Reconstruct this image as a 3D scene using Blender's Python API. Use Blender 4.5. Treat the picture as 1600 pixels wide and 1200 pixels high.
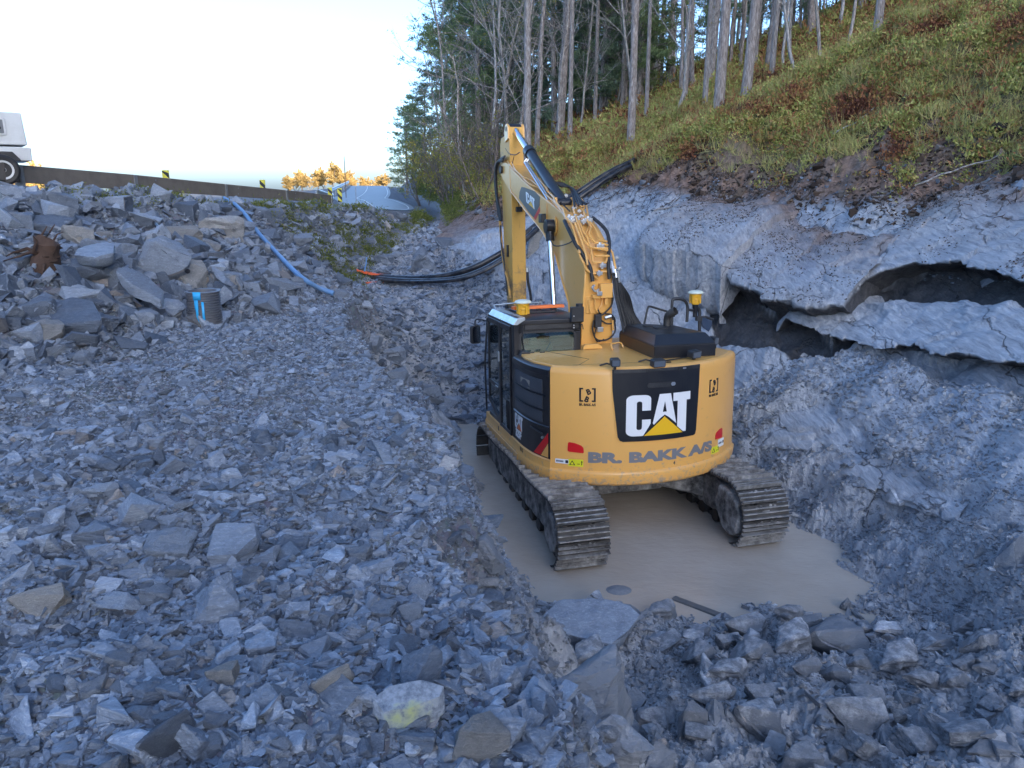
import bpy, bmesh, math, random
import numpy as np
from mathutils import Vector, Matrix, Euler

random.seed(7)
RNG = np.random.default_rng(11)
rad = math.radians
scene = bpy.context.scene
for o in list(bpy.data.objects):
    bpy.data.objects.remove(o)
col = scene.collection

# ------------------------------------------------------------------ camera
FOC, PITCH = 1196.4, 0.2475            # focal length in 1600-px widths, pitch below horizon (rad)
cam_d = bpy.data.cameras.new("camera")
cam_d.sensor_width = 36.0
cam_d.lens = 36.0 * FOC / 1600.0
cam_d.clip_start = 0.05
cam_d.clip_end = 3000
cam = bpy.data.objects.new("camera", cam_d)
cam.location = (0, 0, 0)
cam.rotation_euler = (math.pi / 2 - PITCH, 0, 0)
col.objects.link(cam)
scene.camera = cam

# ------------------------------------------------------------------ sky, sun, exposure
SUN_EL, SUN_AZ = rad(12), rad(150)     # azimuth clockwise from the view direction
world = bpy.data.worlds.new("World")
scene.world = world
world.use_nodes = True
wn = world.node_tree
wn.nodes.clear()
sky = wn.nodes.new("ShaderNodeTexSky")
sky.sky_type = 'NISHITA'
sky.sun_disc = False
sky.sun_elevation = SUN_EL
sky.sun_rotation = SUN_AZ
sky.air_density = 0.62
sky.dust_density = 2.2
sky.ozone_density = 2.7
bg = wn.nodes.new("ShaderNodeBackground")
bg.inputs['Strength'].default_value = 0.15
wo = wn.nodes.new("ShaderNodeOutputWorld")
wn.links.new(sky.outputs[0], bg.inputs[0])
wn.links.new(bg.outputs[0], wo.inputs[0])
sd = bpy.data.lights.new("sun", 'SUN')
sd.energy = 3.0
sd.angle = rad(0.5)
sd.color = (1.0, 0.83, 0.62)
so = bpy.data.objects.new("sun", sd)
S = Vector((math.sin(SUN_AZ) * math.cos(SUN_EL), math.cos(SUN_AZ) * math.cos(SUN_EL), math.sin(SUN_EL)))
so.rotation_euler = S.to_track_quat('Z', 'Y').to_euler()
so.location = (30, -40, 40)
col.objects.link(so)
scene.view_settings.view_transform = 'Standard'
scene.view_settings.look = 'None'
scene.view_settings.gamma = 1
scene.view_settings.exposure = 2.3

# ------------------------------------------------------------------ noise
_T = RNG.random((256, 256))
def vn(x, y):
    xi = np.floor(x).astype(int); yi = np.floor(y).astype(int)
    fx = x - xi; fy = y - yi
    fx = fx * fx * (3 - 2 * fx); fy = fy * fy * (3 - 2 * fy)
    a = _T[xi & 255, yi & 255]; b = _T[(xi + 1) & 255, yi & 255]
    c = _T[xi & 255, (yi + 1) & 255]; d = _T[(xi + 1) & 255, (yi + 1) & 255]
    return (a + (b - a) * fx) * (1 - fy) + (c + (d - c) * fx) * fy
def fbm(x, y, o=4, g=.5):
    s = 0; a = 1; t = 0
    for i in range(o):
        s = s + a * vn(x * 2 ** i + 17.3 * i, y * 2 ** i + 9.1 * i); t += a; a *= g
    return s / t
def sst(a, b, x):
    t = np.clip((x - a) / (b - a), 0, 1); return t * t * (3 - 2 * t)

# ------------------------------------------------------------------ object helpers
def tag(o, label=None, cat=None, group=None, kind=None):
    if label: o['label'] = label
    if cat: o['category'] = cat
    if group: o['group'] = group
    if kind: o['kind'] = kind
    return o
def link(name, me, parent=None, mats=()):
    o = bpy.data.objects.new(name, me)
    for m in (mats if isinstance(mats, (list, tuple)) else (mats,)): me.materials.append(m)
    col.objects.link(o)
    if parent is not None: o.parent = parent
    return o
def empty(name, loc=(0, 0, 0), rz=0):
    o = bpy.data.objects.new(name, None)
    o.empty_display_size = .2
    o.location = loc; o.rotation_euler = (0, 0, rz)
    col.objects.link(o); return o
def np_mesh(name, V, F, smooth=False):
    """V (n,3); F (m,k) uniform faces"""
    me = bpy.data.meshes.new(name)
    V = np.asarray(V, dtype=np.float32); F = np.asarray(F, dtype=np.int32)
    me.vertices.add(len(V)); me.vertices.foreach_set('co', V.ravel())
    k = F.shape[1]
    me.loops.add(F.size); me.loops.foreach_set('vertex_index', F.ravel())
    me.polygons.add(len(F))
    me.polygons.foreach_set('loop_start', np.arange(0, F.size, k, dtype=np.int32))
    me.polygons.foreach_set('loop_total', np.full(len(F), k, dtype=np.int32))
    me.polygons.foreach_set('use_smooth', np.full(len(F), smooth, dtype=bool))
    me.update(calc_edges=True)
    return me
def children(o):
    return [c for c in bpy.data.objects if c.parent == o]
def copy_tree(o, kids):
    c = o.copy(); col.objects.link(c)
    for k in kids:
        d = k.copy(); col.objects.link(d); d.parent = c
    return c

class MB:
    """collects shapes into ONE mesh"""
    def __init__(s): s.V = []; s.F = []
    def add(s, vs, fs, M=None):
        n = len(s.V)
        s.V += [tuple(M @ Vector(v)) if M else tuple(v) for v in vs]
        s.F += [tuple(i + n for i in f) for f in fs]
    def box(s, x0, x1, y0, y1, z0, z1, M=None):
        v = [(x, y, z) for z in (z0, z1) for y in (y0, y1) for x in (x0, x1)]
        s.add(v, [(0, 2, 3, 1), (4, 5, 7, 6), (0, 1, 5, 4), (2, 6, 7, 3), (0, 4, 6, 2), (1, 3, 7, 5)], M)
    def prism(s, poly, a0, a1, axis='x', M=None):
        """poly of 2-D points extruded along axis: x -> (y,z), z -> (x,y), y -> (x,z)"""
        f = {'x': lambda p, a: (a, p[0], p[1]), 'y': lambda p, a: (p[0], a, p[1]), 'z': lambda p, a: (p[0], p[1], a)}[axis]
        n = len(poly)
        v = [f(p, a0) for p in poly] + [f(p, a1) for p in poly]
        fs = [tuple(range(n))[::-1], tuple(range(n, 2 * n))] + [(i, (i + 1) % n, n + (i + 1) % n, n + i) for i in range(n)]
        s.add(v, fs, M)
    def tube(s, pts, r, n=8, caps=True):
        pts = [Vector(p) for p in pts]; rings = []
        rr = r if isinstance(r, (list, tuple)) else [r] * len(pts)
        up = None
        for i, p in enumerate(pts):
            d = (pts[min(i + 1, len(pts) - 1)] - pts[max(i - 1, 0)])
            if d.length < 1e-9: d = Vector((0, 0, 1))
            d.normalize()
            if up is None:
                up = Vector((0, 0, 1)) if abs(d.z) < .9 else Vector((1, 0, 0))
            a = d.cross(up)
            if a.length < 1e-4: a = d.cross(Vector((1, .3, 0)))
            a.normalize(); b = a.cross(d).normalized(); up = b
            rings.append([p + a * math.cos(t) * rr[i] + b * math.sin(t) * rr[i] for t in [2 * math.pi * k / n for k in range(n)]])
        v = [q for R in rings for q in R]; f = []
        for i in range(len(pts) - 1):
            for k in range(n):
                f.append((i * n + k, i * n + (k + 1) % n, (i + 1) * n + (k + 1) % n, (i + 1) * n + k))
        if caps:
            f.append(tuple(range(n))[::-1]); f.append(tuple(range(len(v) - n, len(v))))
        s.add(v, f)
    def cyl(s, p0, p1, r, n=20, r1=None): s.tube([p0, p1], [r, r if r1 is None else r1], n)
    def lathe(s, prof, n=24, M=None):
        """prof: (r,z) list"""
        v = []; f = []
        for r_, z in prof:
            v += [(r_ * math.cos(2 * math.pi * k / n), r_ * math.sin(2 * math.pi * k / n), z) for k in range(n)]
        for i in range(len(prof) - 1):
            for k in range(n): f.append((i * n + k, i * n + (k + 1) % n, (i + 1) * n + (k + 1) % n, (i + 1) * n + k))
        f.append(tuple(range(n))[::-1]); f.append(tuple(range(len(v) - n, len(v))))
        s.add(v, f, M)
    def build(s, name, mat, parent=None, bevel=0, smooth=True, seg=2, ang=30):
        me = bpy.data.meshes.new(name)
        me.from_pydata([tuple(v) for v in s.V], [], s.F)
        bm = bmesh.new(); bm.from_mesh(me)
        bmesh.ops.recalc_face_normals(bm, faces=bm.faces)
        bm.to_mesh(me); bm.free()
        if smooth:
            me.polygons.foreach_set('use_smooth', [True] * len(me.polygons))
            me.set_sharp_from_angle(angle=rad(ang))
        o = link(name, me, parent, mat)
        if bevel:
            m = o.modifiers.new('bevel', 'BEVEL'); m.width = bevel; m.segments = seg
            m.limit_method = 'ANGLE'; m.angle_limit = rad(35); m.harden_normals = True
        return o
def spline(pts, n=8):
    """Catmull-Rom through points"""
    P = [Vector(p) for p in pts]; out = []
    P = [P[0] * 2 - P[1]] + P + [P[-1] * 2 - P[-2]]
    for i in range(1, len(P) - 2):
        for k in range(n):
            t = k / n
            out.append(.5 * ((2 * P[i]) + (P[i + 1] - P[i - 1]) * t + (2 * P[i - 1] - 5 * P[i] + 4 * P[i + 1] - P[i + 2]) * t * t
                             + (3 * P[i] - P[i - 1] - 3 * P[i + 1] + P[i + 2]) * t ** 3))
    out.append(P[-2]); return out

# ------------------------------------------------------------------ materials
class NT:
    def __init__(s, name):
        s.m = bpy.data.materials.new(name); s.m.use_nodes = True
        s.t = s.m.node_tree; s.n = s.t.nodes; s.p = s.n['Principled BSDF']; s.out = s.n['Material Output']
        s.geo = None
    def L(s, a, b): s.t.links.new(a, b)
    def new(s, ty, **k):
        n = s.n.new(ty)
        for a, v in k.items(): setattr(n, a, v)
        return n
    def pos(s, kind='world', scale=(1, 1, 1), rot=(0, 0, 0)):
        if kind == 'world': src = s.new('ShaderNodeNewGeometry').outputs['Position']
        else: src = s.new('ShaderNodeTexCoord').outputs['Object']
        mp = s.new('ShaderNodeMapping'); mp.inputs['Scale'].default_value = scale; mp.inputs['Rotation'].default_value = rot
        s.L(src, mp.inputs['Vector']); return mp.outputs[0]
    def noise(s, vec, scale, detail=4, rough=.55, dist=0):
        n = s.new('ShaderNodeTexNoise'); n.inputs['Scale'].default_value = scale; n.inputs['Detail'].default_value = detail
        n.inputs['Roughness'].default_value = rough; n.inputs['Distortion'].default_value = dist
        s.L(vec, n.inputs['Vector']); return n.outputs['Fac']
    def ramp(s, fac, stops, interp='LINEAR'):
        r = s.new('ShaderNodeValToRGB'); r.color_ramp.interpolation = interp
        e = r.color_ramp.elements
        while len(e) < len(stops): e.new(.5)
        for k, (p, c) in enumerate(stops):
            e[k].position = p; e[k].color = tuple(c) + (1,) if len(c) == 3 else c
        s.L(fac, r.inputs[0]); return r.outputs[0]
    def mix(s, fac, a, b, mode='MIX'):
        m = s.new('ShaderNodeMix', data_type='RGBA', blend_type=mode)
        for inp, v in ((m.inputs[0], fac), (m.inputs[6], a), (m.inputs[7], b)):
            if isinstance(v, (int, float)): inp.default_value = v
            elif isinstance(v, tuple): inp.default_value = v + (1,) if len(v) == 3 else v
            else: s.L(v, inp)
        return m.outputs[2]
    def math(s, op, a, b=0.0, clamp=False):
        m = s.new('ShaderNodeMath', operation=op); m.use_clamp = clamp
        for inp, v in ((m.inputs[0], a), (m.inputs[1], b)):
            if isinstance(v, (int, float)): inp.default_value = v
            else: s.L(v, inp)
        return m.outputs[0]
    def attr(s, name):
        return s.new('ShaderNodeAttribute', attribute_name=name).outputs['Fac']
    def island(s): return s.new('ShaderNodeNewGeometry').outputs['Random Per Island']
    def objrand(s): return s.new('ShaderNodeObjectInfo').outputs['Random']
    def set(s, color=None, rough=None, metal=None, spec=None):
        for k, v in (('Base Color', color), ('Roughness', rough), ('Metallic', metal), ('Specular IOR Level', spec)):
            if v is None: continue
            if isinstance(v, (int, float)): s.p.inputs[k].default_value = v
            elif isinstance(v, tuple): s.p.inputs[k].default_value = v + (1,)
            else: s.L(v, s.p.inputs[k])
    def bump(s, h, strength=.5, dist=.02, prev=None):
        b = s.new('ShaderNodeBump'); b.inputs['Strength'].default_value = strength; b.inputs['Distance'].default_value = dist
        s.L(h, b.inputs['Height'])
        if prev is not None: s.L(prev, b.inputs['Normal'])
        s.L(b.outputs[0], s.p.inputs['Normal']); return b.outputs[0]

def m_plain(name, c, rough=.5, metal=0, dirt=.15, scale=6, bump=0, dirtc=(.16, .14, .12)):
    t = NT(name); v = t.pos('object')
    n1 = t.noise(v, scale, 6, .65); n2 = t.noise(v, scale * 7, 3)
    k = t.math('MULTIPLY', t.math('SUBTRACT', n1, .45, True), 2.5 * dirt / .15 * .4, True)
    c1 = t.mix(k, c, dirtc)
    c2 = t.mix(t.math('MULTIPLY', n2, .18), c1, tuple(x * .7 for x in c))
    t.set(c2, t.math('ADD', t.math('MULTIPLY', n1, .25), rough - .1), metal)
    if bump: t.bump(n2, .4, bump)
    return t.m

def m_stone(name, lo, hi, warm=.25, mud=0.0, vscale=1.0, streak=True):
    """layered schist: every loose stone its own tone"""
    t = NT(name); r1 = t.island()
    r2 = t.objrand(); r = t.math('FRACT', t.math('ADD', r1, r2))
    v = t.pos('object', (1, 1, 1)); vs = t.pos('object', (1.2, 2.2, 9), (.5, .35, .4))
    base = t.ramp(r, [(0, lo), (.35, tuple((a * .65 + b * .35) for a, b in zip(lo, hi))), (.8, tuple((a * .3 + b * .7) for a, b in zip(lo, hi))), (1, hi)])
    warmc = t.ramp(t.math('FRACT', t.math('MULTIPLY', r, 7.31)), [(0, (1, 1, 1)), (1 - warm * .5, (1, 1, 1)), (1 - warm * .35, (1.02, .96, .86)), (.965, (1.05, .95, .84)), (.975, (1.15, .92, .74)), (1, (1.1, .95, .8))])
    base = t.mix(1.0, base, warmc, 'MULTIPLY')
    n1 = t.noise(v, 5 * vscale, 8, .7); st = t.noise(vs, 6 * vscale, 6, .7, .5)
    n2 = t.noise(v, 38 * vscale, 4, .7); fs = t.noise(t.pos('object', (3, 5, 26), (.5, .35, .4)), 9 * vscale, 4, .7, .3)
    base = t.mix(t.math('MULTIPLY', t.math('SUBTRACT', fs, .52, True), 2.6, True), base, t.mix(1.0, base, (1.9, 1.85, 1.8), 'MULTIPLY'))
    base = t.mix(t.math('MULTIPLY', t.math('SUBTRACT', .46, fs, True), 2.2, True), base, t.mix(1.0, base, (.6, .6, .62), 'MULTIPLY'))
    base = t.mix(t.math('MULTIPLY', t.math('SUBTRACT', st, .42, True), 1.4, True), base, t.mix(1.0, base, (1.75, 1.72, 1.66), 'MULTIPLY'))
    base = t.mix(t.math('MULTIPLY', t.math('SUBTRACT', n1, .5, True), 2.6, True), base, t.mix(1.0, base, (.5, .5, .52), 'MULTIPLY'))
    base = t.mix(t.math('MULTIPLY', t.math('SUBTRACT', n2, .56, True), 4, True), base, t.mix(1.0, base, (1.9, 1.85, 1.8), 'MULTIPLY'))
    if mud:
        mn = t.noise(v, 3, 5, .7)
        base = t.mix(t.math('MULTIPLY', t.math('SUBTRACT', mn, .62 - mud * .5, True), 5, True), base, (.20, .212, .23))
    t.set(base, t.math('ADD', t.math('MULTIPLY', n2, .3), .5), 0, .35)
    b = t.bump(st, .7, .03); b = t.bump(n2, .6, .012, b); t.bump(fs, .4, .008, b)
    return t.m

def m_leaf(name, cols, rough=.6, pos_scale=.9):
    t = NT(name); r = t.island(); v = t.pos('world')
    n = t.noise(v, pos_scale, 4, .6)
    k = t.math('ADD', t.math('MULTIPLY', r, .5), t.math('MULTIPLY', t.math('SUBTRACT', n, .22), .9), True)
    t.set(t.ramp(k, [(i / (len(cols) - 1), c) for i, c in enumerate(cols)]), rough, 0, .2)
    tr = t.new('ShaderNodeBsdfTranslucent'); mx = t.new('ShaderNodeMixShader'); mx.inputs[0].default_value = .3
    t.L(t.ramp(k, [(i / (len(cols) - 1), c) for i, c in enumerate(cols)]), tr.inputs[0])
    t.L(t.p.outputs[0], mx.inputs[1]); t.L(tr.outputs[0], mx.inputs[2]); t.L(mx.outputs[0], t.out.inputs[0])
    return t.m

def m_bark(name, c0, c1, c2, s=1.0):
    t = NT(name); v = t.pos('object', (7, 7, 1.6)); v2 = t.pos('object')
    n = t.noise(v, 3.2 * s, 6, .7); n2 = t.noise(v2, .35, 3); r = t.objrand()
    c = t.ramp(n, [(.3, c0), (.52, c1), (.7, c2)])
    c = t.mix(t.math('MULTIPLY', r, .35), c, t.mix(1.0, c, (1.25, .95, .75), 'MULTIPLY'))
    c = t.mix(t.math('MULTIPLY', t.math('SUBTRACT', n2, .5, True), 2, True), c, (.12, .15, .08))
    t.set(c, .9, 0, .15); t.bump(n, .9, .03); return t.m

# ================================================================== TERRAIN
WATER_Z = -4.47
# breaklines: (Y, X, Z) stations, ordered left to right
BL = [
 # far left fields
 [(-40, -300, -4), (500, -300, -4)],
 # left of the road, ground falls away
 [(-40, -32, -1.8), (13, -15, -1.2), (28, -12, -2.2), (41, -14, -2.6), (60, -17, -2.5), (100, -26, -1.0), (200, -60, 0), (500, -80, 0)],
 # rail line / road left edge
 [(-40, -17, .2), (2, -10.6, .1), (13.5, -8.9, -.05), (20, -7.95, -.34), (28, -6.9, -.66), (34, -7.7, -.88), (41, -9.2, -.93), (60, -13.8, -.62), (100, -20.5, .45), (125, -26, .7), (200, -50, 0), (500, -70, 0)],
 # D crest of embankment / road right edge
 [(-40, -14, .2), (2, -8.7, .1), (11.5, -7.3, -.0), (16, -6.6, -.17), (20, -6.0, -.36), (24, -5.2, -.55), (28, -4.5, -.68), (34, -4.3, -.86), (41, -4.7, -.93), (60, -8.9, -.62), (100, -15.5, .45), (125, -20, .7), (200, -40, 0), (500, -60, 0)],
 # E toe of embankment
 [(-40, -9, -1.6), (2, -5.0, -1.6), (6.55, -4.5, -1.6), (9.1, -3.7, -1.6), (11.3, -3.1, -1.62), (13, -3.1, -1.7), (15, -3.5, -1.75), (17, -4.3, -1.8), (19.5, -4.7, -1.8), (22, -4.5, -1.65), (26, -4.1, -1.25), (30, -3.8, -.98), (34, -4.0, -.95), (41, -4.4, -1.0), (60, -8.5, -.7), (100, -15.1, .4), (500, -59, 0)],
 # F bench edge
 [(-40, .8, -1.6), (1, .35, -1.6), (2.5, .02, -1.6), (4, -.28, -1.6), (5.5, -.75, -1.6), (7.3, -1.32, -1.6), (9.65, -1.96, -1.62), (12.4, -2.6, -1.72), (15, -3.05, -1.85), (17, -3.7, -2.0), (19.5, -4.4, -2.1), (22, -4.15, -1.9), (26, -3.8, -1.45), (30, -3.5, -1.1), (34, -3.9, -1.0), (41, -4.3, -1.05), (60, -8.3, -.72), (100, -14.9, .4), (500, -58.5, 0)],
 # F2 : first drop below bench edge
 [(-40, 1.3, -2.4), (2.5, .32, -2.15), (4, .1, -2.5), (5.5, -.38, -2.75), (7.3, -.95, -2.95), (9.65, -1.6, -3.05), (12.4, -2.15, -3.1), (15, -2.65, -3.0), (17, -3.2, -2.4), (19.5, -4.2, -2.3), (22, -4.0, -2.05), (26, -3.7, -1.55), (30, -3.4, -1.15), (41, -4.2, -1.08), (100, -14.8, .4), (500, -58, 0)],
 # G pit floor left / waterline
 [(-40, 2, -3.6), (1, 1.3, -3.6), (3, .85, -3.65), (5, .55, -4.0), (6.5, .5, -4.3), (7.85, .22, -4.42), (9.6, -.42, -4.44), (12.4, -1.0, -4.44), (14, -1.3, -4.42), (15.5, -1.4, -4.2), (16.5, -2.0, -3.5), (17.5, -2.7, -2.95), (19.5, -3.9, -2.5), (22, -3.8, -2.15), (26, -3.5, -1.6), (30, -3.25, -1.2), (41, -4.1, -1.1), (60, -8.0, -.75), (100, -14.6, .4), (500, -57.6, 0)],
 # G2 below water
 [(-40, 2.6, -3.6), (1, 1.9, -3.6), (3, 1.4, -3.7), (5, 1.2, -4.05), (6.2, 1.2, -4.25), (7.3, 1.3, -4.45), (8.2, .7, -4.85), (9.6, .1, -4.9), (12.4, -.5, -4.95), (13.6, -.8, -4.9), (14.6, -.9, -4.5), (15.5, -1.0, -4.2), (16.5, -1.4, -3.55), (17.5, -2.1, -3.0), (19.5, -3.3, -2.5), (22, -3.5, -2.15), (26, -3.3, -1.62), (30, -3.1, -1.22), (41, -3.95, -1.1), (60, -7.8, -.75), (100, -14.4, .4), (500, -57.2, 0)],
 # H2 below water
 [(-40, 4, -3.6), (1, 3.8, -3.6), (3, 3.6, -3.7), (5, 3.4, -4.0), (6.2, 3.2, -4.25), (7.1, 3.1, -4.43), (8.2, 3.5, -4.8), (9.6, 3.4, -4.9), (12.7, 2.4, -4.95), (14.2, 1.2, -4.8), (15, .8, -4.4), (16.5, .2, -3.6), (17.5, -.3, -3.05), (19.5, -1.6, -2.5), (22, -2.6, -2.15), (26, -3.0, -1.62), (30, -2.9, -1.22), (41, -3.8, -1.1), (60, -7.6, -.7), (100, -14.2, .4), (500, -57, 0)],
 # H wall foot
 [(-40, 6, -3.4), (1, 5.3, -3.5), (4.4, 4.9, -3.85), (6.1, 4.75, -4.0), (7.2, 4.35, -4.38), (7.9, 4.3, -4.42), (9, 4.25, -4.42), (10.05, 4.05, -4.42), (12.7, 3.1, -4.42), (15, 1.7, -4.2), (16.5, 1.0, -3.6), (17.5, .4, -3.05), (19.5, -.9, -2.5), (22, -2.2, -2.1), (26, -2.8, -1.55), (30, -2.8, -1.1), (41, -3.7, -1.0), (60, -7.4, -.6), (100, -14, .5), (500, -56, 0)],
 # J rock top
 [(-40, 14, .3), (2, 11.8, .2), (6, 10.8, 0), (9, 9.9, -.1), (12.7, 8.35, -.28), (14.9, 7.2, -.3), (16.9, 5.6, -.32), (19, 4.2, -.2), (20.6, 3.1, .02), (22, 1.9, -.2), (24, .3, -.75), (26, -1.0, -.75), (30, -1.9, -.4), (40, -2.9, -.2), (50, -5.0, .1), (60, -7.0, .6), (100, -12.5, 1.8), (500, -54, 2)],
 # K crest of near slope
 [(-40, 22, 9), (6, 20.5, 7.3), (12.7, 17, 6.3), (18.3, 12.6, 5.0), (20.6, 9.3, 3.8), (22.3, 6.7, 2.45), (25, 3.8, 1.3), (26, 2.0, 1.1), (29, 1.4, 1.1), (35, .6, 1.5), (42, -.6, 1.7), (60, -3.5, 2.5), (100, -9, 3.6), (500, -50, 4)],
 # L behind the crest
 [(-90, 30, 16), (-40, 30, 14), (12, 28, 9.5), (20, 21, 6.9), (22, 18.5, 6.2), (25, 14.5, 5.4), (29, 13.5, 5.4), (35, 12.5, 5.8), (45, 12, 6.6), (60, 10, 7.4), (100, 0, 8), (500, -40, 8)],
 # M high ground, raised out of view to keep the low sun off the pit
 [(-300, 60, 42), (-40, 58, 42), (-10, 62, 38), (20, 62, 30), (45, 52, 25), (60, 45, 17), (80, 38, 11), (110, 30, 7), (160, 40, 3), (500, 40, 2)],
 [(-40, 300, 60), (60, 260, 40), (110, 200, 12), (160, 250, 3), (500, 300, 2)],
]
_BL = [np.array(b, float) for b in BL]
def base_h(x, y):
    """height of the graded ground + segment coordinate (k + fraction)"""
    Xs = [np.interp(y, b[:, 0], b[:, 1]) for b in _BL]
    Zs = [np.interp(y, b[:, 0], b[:, 2]) for b in _BL]
    z = np.full(x.shape, -4.0); seg = np.zeros(x.shape)
    for k in range(len(_BL) - 1):
        w = np.maximum(Xs[k + 1] - Xs[k], 1e-3)
        f = (x - Xs[k]) / w
        m = (f >= 0) if k else np.full(x.shape, True)
        fc = np.clip(f, 0, 1)
        z = np.where(m, Zs[k] + (Zs[k + 1] - Zs[k]) * fc, z)
        seg = np.where(m, k + fc, seg)
    return z, seg
NB = len(BL)
iRail, iD, iE, iF, iF2, iG, iG2, iH2, iH, iJ, iK, iL, iM = range(2, 15)
# plan line of the long upper ledge: the rock below it has fallen out and left a recess
LEDGE_B = [(1128, 418, .9), (1140, 438, .95), (1200, 455, .9), (1262, 470, .85), (1318, 473, .75), (1336, 450, .5), (1348, 438, .42), (1385, 423, .42), (1425, 413, .42), (1480, 407, .42), (1530, 412, .42), (1575, 428, .42), (1650, 445, .42), (1760, 470, .4)]
LEDGE_C = [(1400, 540, .26), (1440, 548, .3), (1480, 556, .42), (1530, 553, .45), (1600, 562, .45), (1700, 585, .42)]
_G = []
def recess(x, y):
    g = np.zeros(x.shape)
    for L_, dep, w0, w1 in _G:
        best = np.full(x.shape, 1e9); sd = np.zeros(x.shape)
        for (ax, ay), (bx, by) in zip(L_[:-1], L_[1:]):
            ex, ey = bx - ax, by - ay; l2 = ex * ex + ey * ey
            t = np.clip(((x - ax) * ex + (y - ay) * ey) / l2, 0, 1); dx, dy = x - ax - t * ex, y - ay - t * ey
            d = np.hypot(dx, dy); m = d < best; best = np.where(m, d, best); sd = np.where(m, np.where(dx * .80 + dy * .60 > 0, d, -d), sd)
        g = np.maximum(g, dep * sst(-w0, -w0 * .15, sd) * (1 - sst(w1 * .8, w1, sd)))
    return g
def surf(x, y):
    """finished ground height and zone masks"""
    x = np.asarray(x, float); y = np.asarray(y, float)
    r = np.hypot(x, y)
    wx = (fbm(x * .9 + 3, y * .9, 3) - .5) * .7 + (fbm(x * 2.6 + 3, y * 2.6, 3) - .5) * .38
    wy = (fbm(x * .9 + 40, y * .9 + 11, 3) - .5) * .5
    road = sst(26, 30, y)                            # keep the far road true
    near_road = road * (x < np.interp(y, _BL[iE][:, 0], _BL[iE][:, 1]) + 2)
    wx = np.where(near_road > .3, 0, wx); wy = np.where(near_road > .3, 0, wy)
    z, s = base_h(x + wx, y + wy)
    # masks
    wall = sst(iH - .55, iH + .12, s) * (1 - sst(iJ - .04, iJ + .06, s)) * sst(3.5, 6.5, y + (x - 5) * .3) * (1 - .85 * sst(22.5, 25.5, y + (fbm(x * .7, y * .7, 3) - .5) * 3))
    veg = sst(iJ + .0, iJ + .12, s)
    dip = sst(iH + .0, iH + .16, s)
    flat = 1 - sst(.3, .5, near_road)
    rub = sst(iRail + .1, iD, s) * (1 - sst(iH + .0, iH + .10, s)) * flat
    # rubble ground: lumps
    z = z + rub * ((fbm(x * 1.1, y * 1.1, 4) - .5) * .34 + (fbm(x * 4.5, y * 4.5, 3) - .5) * .13)
    # muddy bank and foreground pit: coarser clods
    pit = sst(iF + .1, iF2, s) * (1 - sst(iH + .02, iH + .13, s)) * flat
    under = sst(WATER_Z + .02, WATER_Z - .2, z)
    lump = (fbm(x * 2.1 + 7, y * 2.1, 5, .6) - .5) * .42 + np.abs(fbm(x * 5.5, y * 5.5 + 3, 4, .6) - .5) * -.3 + .05
    z = z + pit * (lump + (fbm(x * 9, y * 9, 3, .55) - .5) * .06 * (y < 7.6)) * (1 - under * .8) * np.where(y > 7.2, .55, 1.0)
    # schist wall: sheets stepping along the dip
    a = -.55 * x + .835 * y; b = .835 * x + .55 * y
    zr = z * 1.0
    q = b * .42 + (fbm(a * .22 + 5, b * .5 + 2, 4, .55) - .5) * 3.4
    st = np.floor(q) + sst(.0, .06, q - np.floor(q))
    slabs = (st - q) * .20 * (1 - .7 * sst(iH + .6, iH + .95, s))
    q2 = b * 1.7 + a * .25 + (fbm(a * .5, b * 1.3, 4, .6) - .5) * 3.6
    st2 = (np.floor(q2) + sst(0, .08, q2 - np.floor(q2)) - q2) * .06
    q3 = b * 4.0 - a * .5 + (fbm(a * 1.0 + 8, b * 2.3, 4, .6) - .5) * 5
    st3 = (np.floor(q3) + sst(0, .15, q3 - np.floor(q3)) - q3) * .02
    low = sst(iH + .36, iH + .0, s)                  # more broken near the foot
    rough = (fbm(a * .55, b * 3.6, 4, .6) - .5) * .10
    fine = (fbm(a * 2.2, b * 13, 3, .6) - .5) * .022
    rc = recess(x, y) if _G else 0.0 * x
    und = (fbm(a * .25, b * .35 + 30, 2) - .5) * .6 * (1 - sst(iH + .5, iH + .9, s))
    calm = 1 - .62 * sst(iH + .10, iH + .22, s + (fbm(a * .5, b * .8, 3) - .5) * .25)
    z = z + wall * dip * (slabs * (.7 + low * .6) + calm * (st2 * (1.1 + low) + st3 * (.8 + low) + rough * (.4 + .5 * low) + fine) + und * .35)
    z = z + wall * (1 - dip) * (lump * .7) - rc
    # vegetated slope: hummocks
    nearv = 1 - sst(45, 70, y)
    z = z + veg * nearv * ((fbm(x * .55 + 9, y * .55, 3) - .5) * .9 + (fbm(x * 2.2 + 9, y * 2.2, 4) - .5) * .36)
    z = z - veg * (1 - sst(iJ + .12, iJ + .3, s)) * .12
    # soft soil lip just above the rock
    lip = sst(iJ - .06, iJ + .05, s) * (1 - sst(iJ + .14, iJ + .5, s + (fbm(x * .6 + 7, y * .6, 3) - .5) * .5))
    z = z + lip * (fbm(x * 3, y * 3 + 8, 4, .6) - .35) * .5 * nearv
    gul = sst(20.5, 24, y) * (1 - sst(34, 50, y)) * sst(iG, iH, s) * (1 - sst(iJ, iJ + .3, s))
    lip = np.maximum(lip, gul * .9)
    far = sst(90, 160, r)
    z = z + far * veg * (fbm(x * .03, y * .03, 4) - .5) * 2
    return z, s, dict(broken=sst(.14, .28, rc), wall=wall, veg=veg, rub=rub, pit=pit, lip=lip, low=low)  # broken: mask where recess shade is painted into the rock colour
def H(x, y): return float(surf(np.array([float(x)]), np.array([float(y)]))[0][0])
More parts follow.
